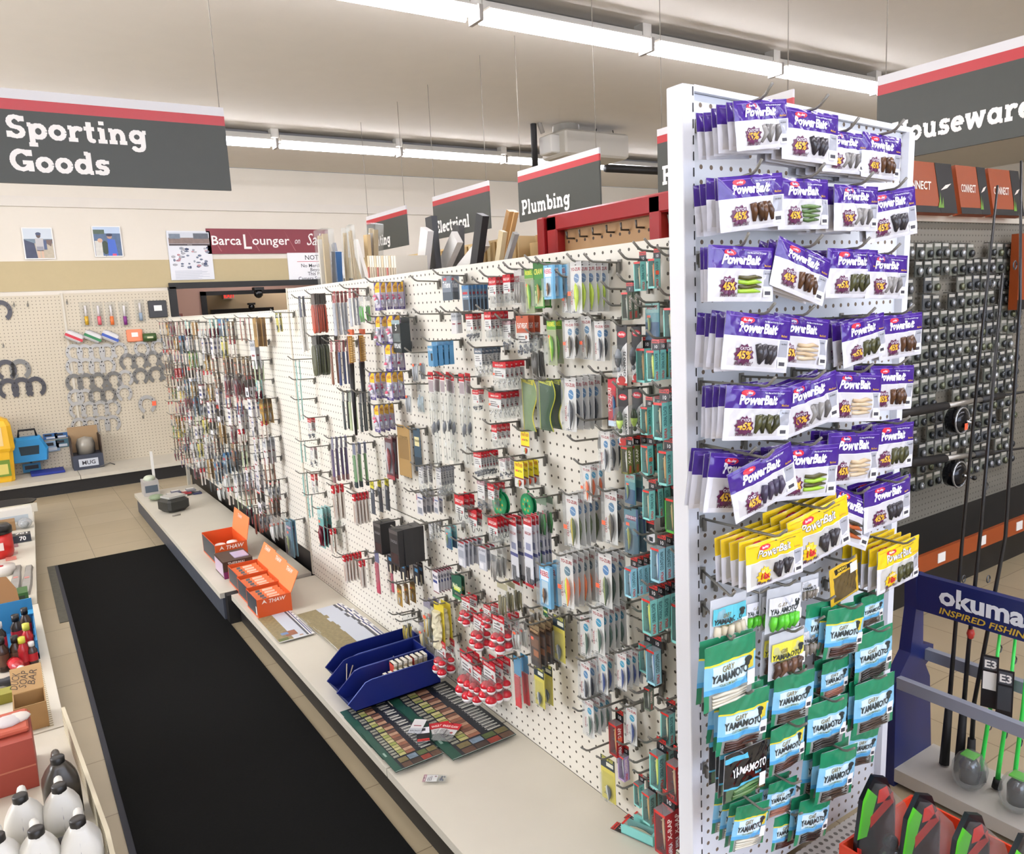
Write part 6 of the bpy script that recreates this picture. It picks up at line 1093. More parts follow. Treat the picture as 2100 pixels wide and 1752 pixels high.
for i, (zx, zy, rz, k) in enumerate(((1095, 480, -.35, 'eg_big'), (1240, 500, -.9, 'eg_big'), (930, 690, 2.7, 'whitecard'), (830, 610, 2.4, 'greycard'))):
    p = onz(*zm((700, 1400, 5.25), zx, zy), DECK + .018); nm, ds, ct = KD[k]
    place(k, 'loose_pack', ['red-headed hook pack lying on the green leaflets, left one', 'red-headed hook pack lying on the green leaflets, right one', 'white card lying face up on the green leaflets', 'pale card lying beside the white card on the leaflets'][i], 'tackle pack', Matrix.Translation((p.x, p.y + .03, p.z + i * .004)) @ Matrix.Rotation(rz, 4, 'Z') @ Matrix.Rotation(-PI / 2, 4, 'X') @ Matrix.Scale(.115 if i < 2 else .09, 4), 'loose packs on the leaflets')
p = onz(880, 1608, DECK + .004)
place('eg_white', 'loose_pack', 'small clear pack lying alone on the bare deck', 'tackle pack', Matrix.Translation(p + Vector((0, .03, .004))) @ Matrix.Rotation(.9, 4, 'Z') @ Matrix.Rotation(-PI / 2, 4, 'X') @ Matrix.Scale(.075, 4), None)
for i, (zx, zy, k, rz, lb) in enumerate(((760, 1480, 'bx_aqua', .3, 'aqua lure box fallen on the deck, nearest the edge'), (880, 1390, 'bx_org', .2, 'aqua lure box with orange sticker fallen on the deck by the pegboard'))):
    p = onz(*zm(ZE, zx, zy), DECK); place(k, 'loose_lure_box', lb, 'lure box', Matrix.Translation((p.x - .02, p.y, DECK + .002)) @ Matrix.Rotation(rz, 4, 'Z') @ Matrix.Rotation(-PI / 2, 4, 'X') @ Matrix.Scale(.135, 4), None)
# far end of the deck
q = MB(); q.box(.90, 1.02, 7.2, 7.36, DECK, DECK + .13, mat('#b9b4ae', .5)); q.rect(.91, 1.01, DECK + .03, DECK + .09, 7.199, mat('#55606a')); q.ell((.96, 7.27, DECK + .14), (.05, .06, .03), mat('#c9d0b8', .4)); q.box(1.0, 1.02, 7.34, 7.36, DECK + .13, DECK + .36, PAPER); tag(q.build('display_carton'), 'small printed carton with a tall back card at the far deck end', 'carton')
q = MB(); q.ell((.96, 7.0, DECK + .025), (.06, .07, .024), mat('#8a9a7a', .4, noise=.3)); tag(q.build('green_packet'), 'green packet lying beside the printed carton', 'packet')
q = MB(); q.box(-.09, .09, -.09, .09, 0, .11, mat('#33332f', .5), .025); q.box(-.07, .07, -.07, .06, .11, .125, mat('#b9b8b0', .25)); o = q.build('dark_package', None, (1.01, 6.5, DECK), (0, 0, .35)); tag(o, 'dark grey wrapped package on the far deck', 'package')
q = MB(); q.tube([(-.03, 0, 0), (.03, 0, 0)], .006, mat('#8a8478')); tag(q.build('small_stub', None, (.99, 6.3, DECK + .007)), 'tiny grey scrap in front of the dark package', 'scrap')
for i in range(7):
    c_ = ['#a8323a', '#7a7a80', '#3a3f60', '#d8d4cc'][i % 4]; q = MB(); q.box(-.035, .035, -.05, .05, 0, .012, mat(c_, .3)); q.box(-.03, .03, .02, .045, .012, .0135, PAPER); tag(q.build('flat_packet', None, (1.04 + .04 * i, 7.0 + .012 * (i % 3), DECK + .001 + .0142 * (i % 3)), (0, 0, .3 * math.sin(i * 2)) if False else None), '%s flat packet from the left in the row on the far deck' % NTH[i], 'packet', 'flat packets on the far deck')

# ---------------------------------------------------------------- trims, boards and boxes standing behind the long gondola
sh = MB(); sh.box(1.43, 1.85, 1.52, 7.7, -.36, -.34, m_shelf); o = part(sh, 'rear_shelf', GOND)
def tall(name, label, cat, x, pts, w, col, X=1.72, d=.02, rough=.5, group=None, bag=False, noise=0):
    """a straight piece leaning behind the board: pts = photo pixels of its visible foot and top"""
    a, b = onx(*pts[0], X), onx(*pts[1], X); u = (b - a).normalized(); t0 = (-.336 + abs(u.y) * w * .5 - a.z) / u.z; base = a + u * t0; base.x = X; L = (b - base).length
    q = MB()
    if bag:
        for k in range(5): q.box(-d / 2 + d * .2 * (k % 3), -d / 2 + d * (.2 * (k % 3) + .5), -w / 2 + w * k / 5, -w / 2 + w * (k + .8) / 5, 0, L * (1 - .03 * ((k * 7) % 4)), mat(col if k % 2 else '#c4ae86', rough))
    else: q.box(-d / 2, d / 2, -w / 2, w / 2, 0, L, mat(col, rough, noise=noise, nscale=60))
    if bag: q.box(-d / 2 - .004, d / 2 + .004, -w / 2 - .006, w / 2 + .006, L * .5, L + .03, K_BAG)
    o = q.build(name, None, base); o.rotation_euler = (math.atan2(-u.y, u.z), 0, 0); return tag(o, label, cat, group)
TR = (('plastic_bundle', 'wrapped white bundle of rods, leftmost behind the board', 'bundle', (672, 575), (664, 482), .13, '#d8d2c6', .06, True), ('blue_bundle', 'short blue bundle next to the wrapped white rods', 'bundle', (692, 570), (690, 516), .06, '#3f6ca0', .04, False), ('metal_strip', 'grey metal strips standing over the blue bundle', 'strip', (698, 565), (684, 500), .03, '#8d9096', .02, False),
 ('wood_strip', 'pale wooden strip in clear wrap, left of two', 'strip', (712, 560), (708, 478), .05, '#d9c39a', .02, True), ('wood_strip', 'pale wooden strip in clear wrap, right of two', 'strip', (728, 560), (719, 474), .04, '#c9b48e', .02, True), ('white_trim', 'white trim leaning left among the wooden strips', 'trim', (745, 555), (728, 496), .05, '#dedad2', .02, False),
 ('wood_trim', 'tan wooden trim behind the Lighting sign', 'trim', (757, 550), (752, 482), .05, '#c4a878', .02, False), ('plastic_bundle', 'tall bundle in torn clear plastic under the Lighting sign', 'bundle', (768, 550), (768, 470), .10, '#dcd8d4', .05, True),
 ('white_trim', 'wide white trim left of the black trim', 'trim', (868, 545), (876, 470), .07, '#e2dfda', .03, False), ('black_trim', 'glossy black trim left of the slanted white one', 'trim', (893, 545), (884, 445), .06, '#26282a', .03, False), ('white_trim', 'broad white trim leaning right under Electrical', 'trim', (912, 545), (938, 486), .07, '#e6e3dd', .03, False),
 ('speckled_trim', 'black speckled trim under the Electrical sign', 'trim', (940, 540), (940, 462), .06, '#4a4a4a', .03, False), ('black_trim', 'glossy black trim right of the Electrical sign', 'trim', (978, 535), (990, 440), .05, '#222426', .03, False), ('white_trim', 'short white trim leaning right by the black trim', 'trim', (962, 535), (995, 494), .05, '#e2dfd8', .03, False),
 ('wooden_stick', 'tan wooden slat leaning right, left of two', 'slat', (1027, 525), (1046, 432), .025, '#b98d55', .02, False), ('wooden_stick', 'tan wooden slat leaning right, right of two', 'slat', (1036, 525), (1056, 433), .03, '#c9a066', .02, False), ('wooden_stick', 'short pale slat beside the two tan ones', 'slat', (1025, 525), (1032, 474), .03, '#cbb891', .02, False), ('grey_strip', 'thin grey strip leaning right before the frames', 'strip', (1045, 520), (1058, 478), .02, '#a8a8a4', .02, False))
for i, (nm, lb, ct, a, b, w, col, d, bg) in enumerate(TR): tall(nm, lb, ct, 0, (a, b), w, col, 1.66 + (i % 4) * .055, d, .35, None, bg, .25 if 'speck' in nm else 0)
a, b = onx(778, 560, 1.5), onx(832, 545, 1.5)
for i in range(12):
    y = a.y + (b.y - a.y) * i / 11; z = onx(778 + 5 * i, 524, 1.5).z; q = MB(); q.box(1.45, 1.60, y - .010, y + .010, -.339, z, mat('#e0d9c8' if i % 3 else '#cfc0a0', .5)); q.box(1.447, 1.4499, y - .007, y + .007, z - .14, z - .05, mat('#b8a890' if i % 4 else '#b4685c', .5))
    tag(q.build('molding_sample'), '%s white upright sample from the left in the row behind the board' % NTH[i], 'sample', 'white samples behind the board')
def bx(px0, px1, ptop, X, dep, name, label, cat, col, extra=None):
    a, b = onx(px0, ptop, X), onx(px1, ptop, X); q = MB(); q.box(X, X + dep, min(a.y, b.y), max(a.y, b.y), -.339, (a.z + b.z) / 2, mat(col, .6, noise=.1)); 
    if extra: q.box(X - .002, X, min(a.y, b.y) + .02, max(a.y, b.y) - .02, -.3, (a.z + b.z) / 2 - .02, mat(extra, .6))
    return tag(q.build(name), label, cat)
q = MB(); c0, c1 = onx(845, 520, 1.98), onx(1075, 505, 1.98); q.box(1.95, 2.2, c1.y, c0.y, FLOOR, c0.z - .01, mat('#c2a878', .6, noise=.15, nscale=12)); z_ = c0.z - .01
for k in range(26): y = c1.y + (c0.y - c1.y) * (k + .5) / 26; q.box(1.94, 1.95, y - .012, y + .012, z_ - .16, z_ - .01, mat('#d4bd8c' if k % 2 else '#a88a58', .6))
tag(q.build('tan_carton_row'), 'low tan crate of edge-on panels behind the trims', 'crate')
q = MB(); c0, c1 = onx(1086, 500, 1.98), onx(1128, 490, 1.98); q.box(1.96, 2.3, min(c1.y, 2.66), c0.y - .03, FLOOR, c0.z, mat('#bfa06a', .6, noise=.15)); q.box(1.97, 2.2, 2.68, c0.y - .06, c0.z, c0.z + .03, mat('#a8854f', .6)); q.box(2.0, 2.2, 2.7, c0.y - .07, c0.z + .03, c0.z + .045, mat('#3f62a8', .5)); tag(q.build('brown_carton_stack'), 'tan carton left of the red framed pegboard', 'carton')

DECK = DECK0
# ---------------------------------------------------------------- back wall: posters and banner
YW = YB + .012
def flat(name, label, cat, px0, py0, px1, py1, col, draw, group=None, y=YW, t=.006):
    a, b = ony(px0, py1, y), ony(px1, py0, y); w, h = b.x - a.x, b.z - a.z
    q = MB(); q.box(0, w, 0, t, 0, h, mat(col, .5)); draw(q, w, h); return tag(q.build(name, None, a), label, cat, group)
def rc(q, x0, x1, z0, z1, c, y=-.0006, noise=0, ns=30): q.rect(x0, x1, z0, z1, y, mat(c, .5, noise=noise, nscale=ns))
def photo_a(q, w, h):
    rc(q, .01, w - .01, h * .62, h - .01, '#c4ccd2'); rc(q, .01, w - .01, h * .5, h * .64, '#6f7f8a', -.0009, .4); rc(q, .01, w - .01, .01, h * .5, '#b5aa94', -.0009, .2)
    q.add([(.01, -.0012, .01), (w * .42, -.0012, .01), (w * .36, -.0012, h * .5), (.01, -.0012, h * .62)], [(0, 1, 2, 3)], mat('#3c4258', .5, noise=.3)); q.add([(w * .9, -.0012, h * .4), (w * .97, -.0012, h * .62), (w * .6, -.0012, h * .6)], [(0, 1, 2)], mat('#6d5a52', .5))
    rc(q, w * .4, w * .66, h * .34, h * .66, '#b9b6b4', -.0015); rc(q, w * .42, w * .64, h * .26, h * .4, '#8d8d94', -.0018); rc(q, w * .43, w * .51, h * .04, h * .28, '#c9a890', -.0018); rc(q, w * .56, w * .63, h * .04, h * .28, '#c9a890', -.0018); rc(q, w * .66, w * .76, h * .3, h * .6, '#4a5878', -.0018); q.disc(w * .52, h * .75, w * .075, h * .085, -.002, mat('#5a4a44', .5)); q.disc(w * .52, h * .8, w * .09, h * .05, -.0022, mat('#3c4660', .5))
def photo_b(q, w, h):
    rc(q, .01, w - .01, h * .74, h - .01, '#b4c4d8'); rc(q, .01, w - .01, .01, h * .76, '#4f6480', -.0009, .25); rc(q, .01, w * .42, h * .74, h * .88, '#4a5a48', -.0012, .3)
    q.ell((w * .40, -.0, h * .3), (w * .16, .0016, h * .28), mat('#33402c', .5, noise=.2), 12, 6); rc(q, w * .05, w * .3, .01, h * .52, '#c9c6bc', -.002, .2); q.disc(w * .24, h * .53, w * .09, h * .07, -.0024, mat('#c9a48a', .5))
    q.add([(w * .48, -.0022, .01), (w * .82, -.0022, .01), (w * .76, -.0022, h * .56), (w * .5, -.0022, h * .58)], [(0, 1, 2, 3)], mat('#3f62b8', .5)); q.disc(w * .58, h * .66, w * .09, h * .08, -.0024, mat('#a88674', .5)); q.disc(w * .58, h * .71, w * .11, h * .05, -.0026, mat('#2c3048', .5)); rc(q, w * .62, w * .76, .01, h * .1, '#c4486a', -.0028)
flat('photo_print', 'photograph on the wall of a person holding a catch on a shore', 'photo', 52, 467, 106, 532, '#e9e6e0', photo_a, 'fishing photographs on the back wall')
flat('photo_print', 'photograph on the wall of a person in blue on a lake with a fish', 'photo', 195, 464, 246, 527, '#e9e6e0', photo_b, 'fishing photographs on the back wall')
def poster(q, w, h):
    rc(q, .015, w - .015, h * .72, h - .015, '#c8ccd2'); rc(q, .015, w - .015, h * .74, h * .86, '#7d6a62', -.0009, .4); rc(q, w * .05, w * .3, h * .84, h * .94, '#6f7a86', -.0012, .3); rc(q, w * .6, w * .95, h * .84, h * .95, '#5a5f66', -.0012, .3); rc(q, .015, w - .015, h * .70, h * .735, '#3a2c2c', -.0012); rn = random.Random(4); q.txt('FISHING', w / 2, h * .708, h * .018, -.002, mat('#c9c0b8'), fit=w * .8)
    for i in range(44):
        x, z = rn.uniform(.08, .92) * w, rn.uniform(.24, .67) * h; c = rn.choice(['#8d929a', '#5a6478', '#a8a8ac', '#6f7686', '#b9868a', '#3f4a66']); q.ell((x, -.0, z), (rn.uniform(.01, .03), .0015, rn.uniform(.008, .018)), mat(c, .5), 7, 3)
    for i in range(10): rc(q, w * .1, w * rn.uniform(.6, .9), h * (.02 + .018 * i), h * (.028 + .018 * i), '#b9bcc4')
flat('wall_poster', 'tall pale poster of tackle pictures beside the maroon banner', 'poster', 352, 474, 430, 575, '#dcdde0', poster)
def banner(q, w, h):
    W = mat('#f2ece6', .5); q.txt('Barca', w * .03, h * .36, h * .36, -.001, W, .012, align='l', sxy=5, fit=w * .235); q.txt('L', w * .275, h * .2, h * .58, -.0012, W, .012, align='l', sxy=5, fit=w * .07); q.txt('ounger', w * .35, h * .36, h * .36, -.001, W, .012, align='l', sxy=5, fit=w * .31); q.txt('on', w * .70, h * .4, h * .26, -.001, W, .0, .3, align='l', sxy=5, fit=w * .05); q.txt('Sale', w * .80, h * .34, h * .5, -.001, W, .0, .35, align='l', sxy=5, fit=w * .17)
    for k in range(3): q.add([(w * (.02 + .3 * k), -.0008, h * .95), (w * (.1 + .3 * k), -.0008, h * .1), (w * (.108 + .3 * k), -.0008, h * .1)], [(0, 1, 2)], mat('#a05a58', .4))
bo = flat('wall_banner', 'long maroon banner reading BarcaLounger on Sale', 'banner', 427, 471, 672, 521, '#7c2530', banner)
def notice(q, w, h):
    K, R = mat('#26242a', .5), mat('#c42a3a', .5)
    for s, z, sz in (('NOTICE', .76, .16), ('No Merchandise', .50, .12), ('Beyond', .36, .12), ('This Point', .22, .12), ('Camera Surveillance', .06, .12)): q.txt(s, w * .5, h * z, h * sz, -.001, K, .004, fit=w * .94)
    rc(q, w * .16, w * .84, h * .69, h * .705, '#c42a3a'); rc(q, w * .08, w * .92, h * .02, h * .035, '#c42a3a')
flat('notice_sign', 'white notice reading No Merchandise Beyond This Point under the banner', 'sign', 594, 518, 704, 579, '#efeeee', notice)

# ---------------------------------------------------------------- back wall: hooks, horseshoes and packs
Z1 = (0, 400, 2.92); YP = YB - .021
def shoe(r, hv, dark):
    b = MB(); n = 18; R = []
    for i in range(n + 1):
        t = math.radians(-62 + 304 * i / n); k = 1 - .12 * abs(math.sin(t * .5)); wd = r * (.27 if hv else .23)
        cx, cz = r * .86 * math.cos(t), r * math.sin(t); R.append([(cx * (1 + s * wd / r), y, cz * (1 + s * wd / r)) for s, y in ((-1, -.012), (1, -.012), (1, 0), (-1, 0))])
    m = mat('#4c4a4c' if dark == 2 else '#77756f' if dark else '#b4b2ac', .35, .45); b.loft(R, m, True)
    for i in (4, 6, 12, 14): t = math.radians(-62 + 304 * i / n); b.disc(r * .86 * math.cos(t), r * math.sin(t), .006, .008, -.0125, m_black, 6)
    return b.mesh('horseshoe')
SM = {(s, d): shoe(s, d > 0, d) for s in (.075, .085) for d in (0, 1, 2)}
ROWS = [[(445, 945, 0), (510, 945, 0), (580, 942, 0), (642, 940, 0), (715, 932, 0), (850, 922, 0), (950, 912, 0)], [(445, 1030, 0), (515, 1028, 0), (580, 1030, 0), (645, 1022, 0), (765, 1000, 1), (838, 996, 1), (915, 984, 1), (992, 985, 1)],
 [(445, 1125, 1), (515, 1120, 1), (590, 1115, 1), (682, 1108, 1), (752, 1098, 0), (842, 1087, 1), (935, 1077, 1), (1005, 1064, 1)], [(455, 1215, 0), (510, 1212, 0), (580, 1205, 1), (652, 1200, 1), (745, 1188, 0)], [(465, 1290, 0), (535, 1288, 0), (605, 1282, 0), (675, 1275, 0)], [(475, 1385, 0), (545, 1380, 0), (612, 1375, 0), (675, 1368, 0)]]
TOTAL = 0
for r_, row in enumerate(ROWS):
    for c_, (x, y, d) in enumerate(row):
        p = ony(*zm(Z1, x, y), YP - .012); o = bpy.data.objects.new('horseshoe', SM[(.075, d)]); COL.objects.link(o); o.location = (p.x, YP - .001, p.z)
        tag(o, '%s horseshoe, %s from the left in the %s row, wall pegboard' % ('dark steel' if d else 'silver', NTH[c_], NTH[r_]), 'horseshoe', 'horseshoes on the wall pegboard')
for i, (x, y, d, lb) in enumerate(((882, 1255, 0, 'lone silver horseshoe with orange tag, low on the wall pegboard'), (8, 695, 2, 'large black horseshoe at the upper left edge of the wall pegboard'), (36, 1050, 2, 'black horseshoe, upper left of the black group'), (122, 1046, 1, 'thin grey horseshoe, upper right of the black group'), (50, 1162, 2, 'black horseshoe, left of the lower three'), (132, 1155, 2, 'black horseshoe, middle of the lower three'), (215, 1150, 2, 'black horseshoe, right of the lower three'))):
    p = ony(*zm(Z1, x, y), YP - .012); o = bpy.data.objects.new('horseshoe', SM[(.085, d)]); COL.objects.link(o); o.location = (p.x, YP - .001, p.z); tag(o, lb, 'horseshoe', 'horseshoes on the wall pegboard')
    if i == 0: q = MB(); q.box(.05, .09, -.016, -.013, -.02, .03, STK); q.build('price_tag', o)
def wpack(name, label, cat, x, y0, y1, w, draw, group=None, out=.03):
    a, b = ony(*zm(Z1, x, y0), YP - out), ony(*zm(Z1, x, y1), YP - out); h = a.z - b.z; q = thing(name, label, cat, (a.x, YP - .001, b.z), group=group); draw(q, w, h); return q
def syringe(col):
    def f(t, w, h):
        q = MB(); q.tube([(0, -.016, .02), (0, -.016, h * .42)], .018, mat(col, .4), 8); q.tube([(0, -.016, h * .42), (0, -.016, h * .85)], .012, mat('#d8d4d0', .3), 8); q.build('tube', t)
        q = MB(); q.X = Matrix.Translation((0, 0, h * .94)) @ Matrix.Scale(h, 4); pillow(q, .4, -.94, .06, .05, K_BAG, 0, 6, .02, 3, False); q.build('bag', t)
    return f
for i, (x, c_, nm) in enumerate(((505, '#c9a02c', 'yellow'), (582, '#d8626c', 'pink'), (658, '#e8763a', 'orange'), (738, '#7a2f7a', 'purple'), (832, '#8fa0b0', 'pale blue'))):
    wpack('tube_pack', 'clear pack with a %s tube, top row of the wall pegboard' % nm, 'pack', x, 640 if i < 4 else 625, 790 if i < 4 else 765, .1, syringe(c_), 'tube packs on the wall pegboard')
def black_bag(t, w, h): q = MB(); q.box(-w / 2, w / 2, -.02, 0, 0, h, mat('#2c2c2c', .35, noise=.3), .006); q.build('bag', t); q = MB(); q.rect(-w * .2, w * .22, h * .4, h * .72, -.0215, PAPER); q.build('label', t)
wpack('black_pack', 'square black bag with white label at the pegboard top right', 'pack', 940, 632, 735, .19, black_bag)
def roll(col):
    def f(t, w, h):
        q = MB(); q.X = Matrix.Translation((0, -.03, h / 2)) @ Matrix.Rotation(.5, 4, 'Y'); q.box(-w / 2, w / 2, -.025, .02, -h * .3, h * .34, mat('#d6d3d0', .3), .02); q.box(-w / 2 - .001, w / 2 + .001, -.027, .0, -h * .14, h * .04, mat(col, .4)); q.build('roll', t)
    return f
for x, c_, nm in ((437, '#c2303c', 'red'), (550, '#2f7a4a', 'green'), (655, '#3a56a8', 'blue')): wpack('bandage_pack', 'tilted white roll pack with a %s stripe on the wall pegboard' % nm, 'pack', x, 805, 895, .17, roll(c_), 'striped rolls on the wall pegboard')
def opk(t, w, h): q = MB(); q.box(-w / 2, w / 2, -.03, 0, 0, h, mat('#ec8a62', .4), .01); q.build('pack', t); q = MB(); q.rect(-w * .2, w * .2, h * .4, h * .75, -.0315, PAPER); q.build('label', t)
wpack('orange_pack', 'square orange pack with white label on the wall pegboard', 'pack', 803, 805, 880, .16, opk)
def grl(t, w, h): q = MB(); q.X = Matrix.Translation((0, -.05, h / 2)) @ Matrix.Rotation(PI / 2, 4, 'Y'); q.lathe([(.001, -w / 2), (.045, -w / 2), (.045, w / 2), (.001, w / 2)], mat('#3f5a2c', .4), 14); q.build('roll', t); q = MB(); q.box(-.03, .03, -.1, -.094, h * .4, h * .6, mat('#c9c8a0')); q.build('label', t)
wpack('green_roll', 'small dark green roll beside the orange pack', 'roll', 890, 825, 880, .13, grl)
for i, (x, y, l) in enumerate(((83, 655, .05), (165, 655, .05), (20, 900, .04), (400, 640, .05), (855, 1325, .06))):
    p = ony(*zm(Z1, x, y), YP); peg('wall_hook', (p.x, YP - .0005, p.z), l + .03, (0, 0, 0), 'empty wire hook on the wall pegboard', 'empty hooks on the wall pegboard')
for i, (x, y0, y1, c_, lb) in enumerate(((300, 1430, 1465, '#2f5f94', 'blue card, upper left of four small cards on the wall pegboard'), (368, 1425, 1455, '#2f5f94', 'blue card, upper right of four small cards on the wall pegboard'), (310, 1475, 1538, '#8aa0b4', 'clear pack, lower left of four small cards on the wall pegboard'), (374, 1462, 1512, '#3f6674', 'teal pack, lower right of four small cards on the wall pegboard'))):
    def dr(t, w, h, c_=c_): q = MB(); q.box(-w / 2, w / 2, -.012, 0, 0, h, mat(c_, .35)); q.rect(-w * .4, w * .1, h * .55, h * .85, -.0125, BLK); q.rect(-w * .3, w * .3, h * .1, h * .4, -.0125, mat('#c8ccd0')); q.build('card', t)
    wpack('small_card', lb, 'card', x, y0, y1, .13, dr)
# things standing on the back shelf
DS = DECK + .001
def on_shelf(x, y, dy=.0): p = onz(*zm(Z1, x, y), DS); return Vector((p.x, p.y + dy, DS))
p = on_shelf(62, 1715); t = thing('feed_bucket', 'yellow plastic dog-food bucket with lid at the left shelf end', 'bucket', (p.x - .11, p.y + .10, DS)); Yl = mat('#e8b423', .4)
q = MB(); q.loft([[(sx * w_, sy * w_ * .8, z) for sx, sy in ((-1, -.8), (-.8, -1), (.8, -1), (1, -.8), (1, .8), (.8, 1), (-.8, 1), (-1, .8))] for w_, z in ((.15, 0), (.155, .02), (.17, .3))], Yl); q.build('body', t)
q = MB(); q.loft([[(sx * w_, sy * w_ * .8, z) for sx, sy in ((-1, -.8), (-.8, -1), (.8, -1), (1, -.8), (1, .8), (.8, 1), (-.8, 1), (-1, .8))] for w_, z in ((.178, .3), (.19, .33), (.18, .55), (.16, .6), (.11, .63))], Yl); q.box(-.1, .1, -.152, -.146, .36, .54, mat('#e8c98a', .3)); q.build('lid', t)
q = MB(); q.box(-.13, .13, -.137, -.128, .06, .22, mat('#6f8a2c', .4)); q.rect(-.06, .11, .08, .18, -.1375, mat('#d9c86a')); q.build('label', t)
p = ony(*zm(Z1, 185, 1592), YP - .08); t = thing('pet_scoop', 'blue plastic scoop with black handle hanging on the wall pegboard', 'scoop', (p.x, YP - .002, p.z)); B = mat('#2f93cf', .35)
q = MB(); q.loft([[(-.10 * k, -d, z) if False else v for v in [(-.155 * k, -d, 0 + .0), (.155 * k, -d, 0), (.17 * k, -d, .12 * k), (.11 * k, -d, .25 * k), (-.11 * k, -d, .25 * k), (-.17 * k, -d, .12 * k)]] for k, d in ((1, 0), (1, .1), (.9, .14))], B); q.build('body', t)
q = MB(); q.add([(-.08, -.1415, .07), (.08, -.1415, .07), (.09, -.1415, .16), (-.09, -.1415, .16)], [(0, 1, 2, 3)], mat('#20343e', .3)); q.build('opening', t)
q = MB(); q.tube([(-.08, -.07, .25), (-.07, -.07, .32), (.07, -.07, .32), (.08, -.07, .25)], .012, m_black); q.build('handle', t)
q = MB(); q.box(-.08, .08, -.06, -.05, -.12, -.03, mat('#2a7da8', .4)); q.rect(-.06, .06, -.09, -.05, -.061, BLK); q.box(-.01, .01, -.056, -.052, -.04, .01, BLK); q.build('label', t)
a, b = onz(*zm(Z1, 188, 1690), DS), onz(*zm(Z1, 405, 1660), DS); q = MB(); q.box(a.x, b.x - .02, a.y, a.y + .25, DS, DS + .025, mat('#1c2f86', .6), .004); tag(q.build('blue_pad'), 'flat navy pad lying on the back shelf', 'pad')
p = on_shelf(537, 1640); t = thing('display_carton', 'brown and black display carton on the back shelf by the seam', 'carton', (p.x, p.y + .14, DS))
q = MB(); q.box(-.14, .14, -.14, .14, 0, .15, mat('#3a3f4c', .5)); q.box(-.14, .14, .12, .14, .15, .42, mat('#a88a64', .6)); q.box(-.14, -.13, -.14, .12, .15, .34, mat('#3a2c22', .6)); q.box(.13, .14, -.14, .12, .15, .34, mat('#3a2c22', .6)); q.build('box', t)
q = MB(); q.rect(-.09, .09, .03, .11, -.141, mat('#c8ccd2')); q.txt('MUG', 0, .05, .04, -.142, INK, .02); q.build('label', t)
q = MB(); q.lathe([(.001, 0), (.085, 0), (.09, .1), (.07, .16), (.001, .18)], mat('#9a9488', .3, .2), 16, (0, -.02, .15)); q.build('content', t)
q = MB(); P_ = on_shelf(600, 1632); q.tube([P_ + Vector((0, 0, .008)), P_ + Vector((.1, .02, .03)), P_ + Vector((.14, .0, .01))], .006, m_steel); tag(q.build('wire_prong'), 'bent wire prong lying right of the display carton', 'wire')

# ---------------------------------------------------------------- left shelf
LZ = DECK
ls = thing('left_shelf', 'low cream shelf along the left picture edge', 'shelving', (-.2, 4, FLOOR))
def lpart(pts, z0, z1, name, m): q = MB(); q.prismz(pts, z0, z1, m); return part(q, name, ls)
SA = [(-.9, 4.84), (.008, 4.84), (.10, 7.72), (-.9, 7.72)]; SB = [(-.9, 3.24), (.035, 3.24), (.012, 4.83), (-.9, 4.83)]; SC = [(-.9, 1.0), (.10, 1.0), (.10, 2.3), (.05, 3.23), (-.9, 3.23)]
for i, P_ in enumerate((SA, SB, SC)):
    lpart(P_, LZ - .03, LZ, 'shelf_deck', m_shelf); lpart([(x - (.03 if x > -.5 else 0), y) for x, y in P_], FLOOR, LZ - .03, 'kick_plate', m_kick)
lip = pegmat('#cfc4a8', 'Y', .02, .005, '#7a6e54')
lpart([(-.02, 3.26), (.0, 3.26), (-.022, 4.5), (-.042, 4.5)], LZ - .001, LZ + .0006, 'perforated_strip', lip)
lpart([(.03, 3.2), (.042, 3.2), (.092, 2.3), (.092, 1.4), (.08, 1.4), (.08, 2.3)], LZ, LZ + .09, 'front_lip', lip)
LD = LZ + .001
def at(x, y): p = onz(x, y, LD); return Vector((p.x, p.y, LD))
p = at(30, 1052); t = thing('boot_tray', 'oval black rubber tray at the far end of the left shelf', 'tray', p + Vector((-.08, .14, 0))); q = MB(); q.lathe([(.14, .0), (.19, .05), (.2, .06), (.185, .06), (.135, .012), (.001, .01)], mat('#2a2724', .5), 24, (0, 0, 0), True, 1.25, .8); q.build('tray', t)
q = MB(); q.box(-.25, .24, -.22, -.2, 0, .07, m_shelf); q.build('card_edge', t)
p = at(30, 1090)
q = MB(); q.box(-.16, .13, 0, .1, 0, .12, mat('#dedad0', .4)); q.box(-.15, .1, -.001, 0, .02, .07, mat('#b4bcc0')); tag(q.build('white_carton', None, p + Vector((.0, .22, 0))), 'white carton behind the small black box on the left shelf', 'carton')
q = MB(); q.box(-.13, .03, 0, .12, 0, .07, mat('#8a6a44', .6)); tag(q.build('brown_carton', None, p + Vector((-.02, .03, 0))), 'small open brown carton left of the clear packet', 'carton')
q = MB(); q.X = Matrix.Translation((.07, .05, .04)); q.ell((0, 0, 0), (.05, .07, .038), K_MILK, 10, 6); q.ell((0, 0, -.01), (.03, .05, .025), mat('#8d8f8a', .3), 8, 5); tag(q.build('clear_packet', None, p), 'clear packet beside the small brown carton', 'packet')
p = at(46, 1112); q = MB(); q.box(-.055, .055, -.01, .09, 0, .05, mat('#23262e', .4)); q.txt('70', .005, .015, .028, -.0112, PAPER, .03); q.X = Matrix.Identity(4); q.add([(x - .02, .02 + z * 1.0, .0515) for x, _, z in MB().txt('701', .02, .01, .04, 0, PAPER, .03).v], glyphs('701', .03)[1], PAPER); tag(q.build('black_box', None, p), 'small black box with white figures on the left shelf', 'box')
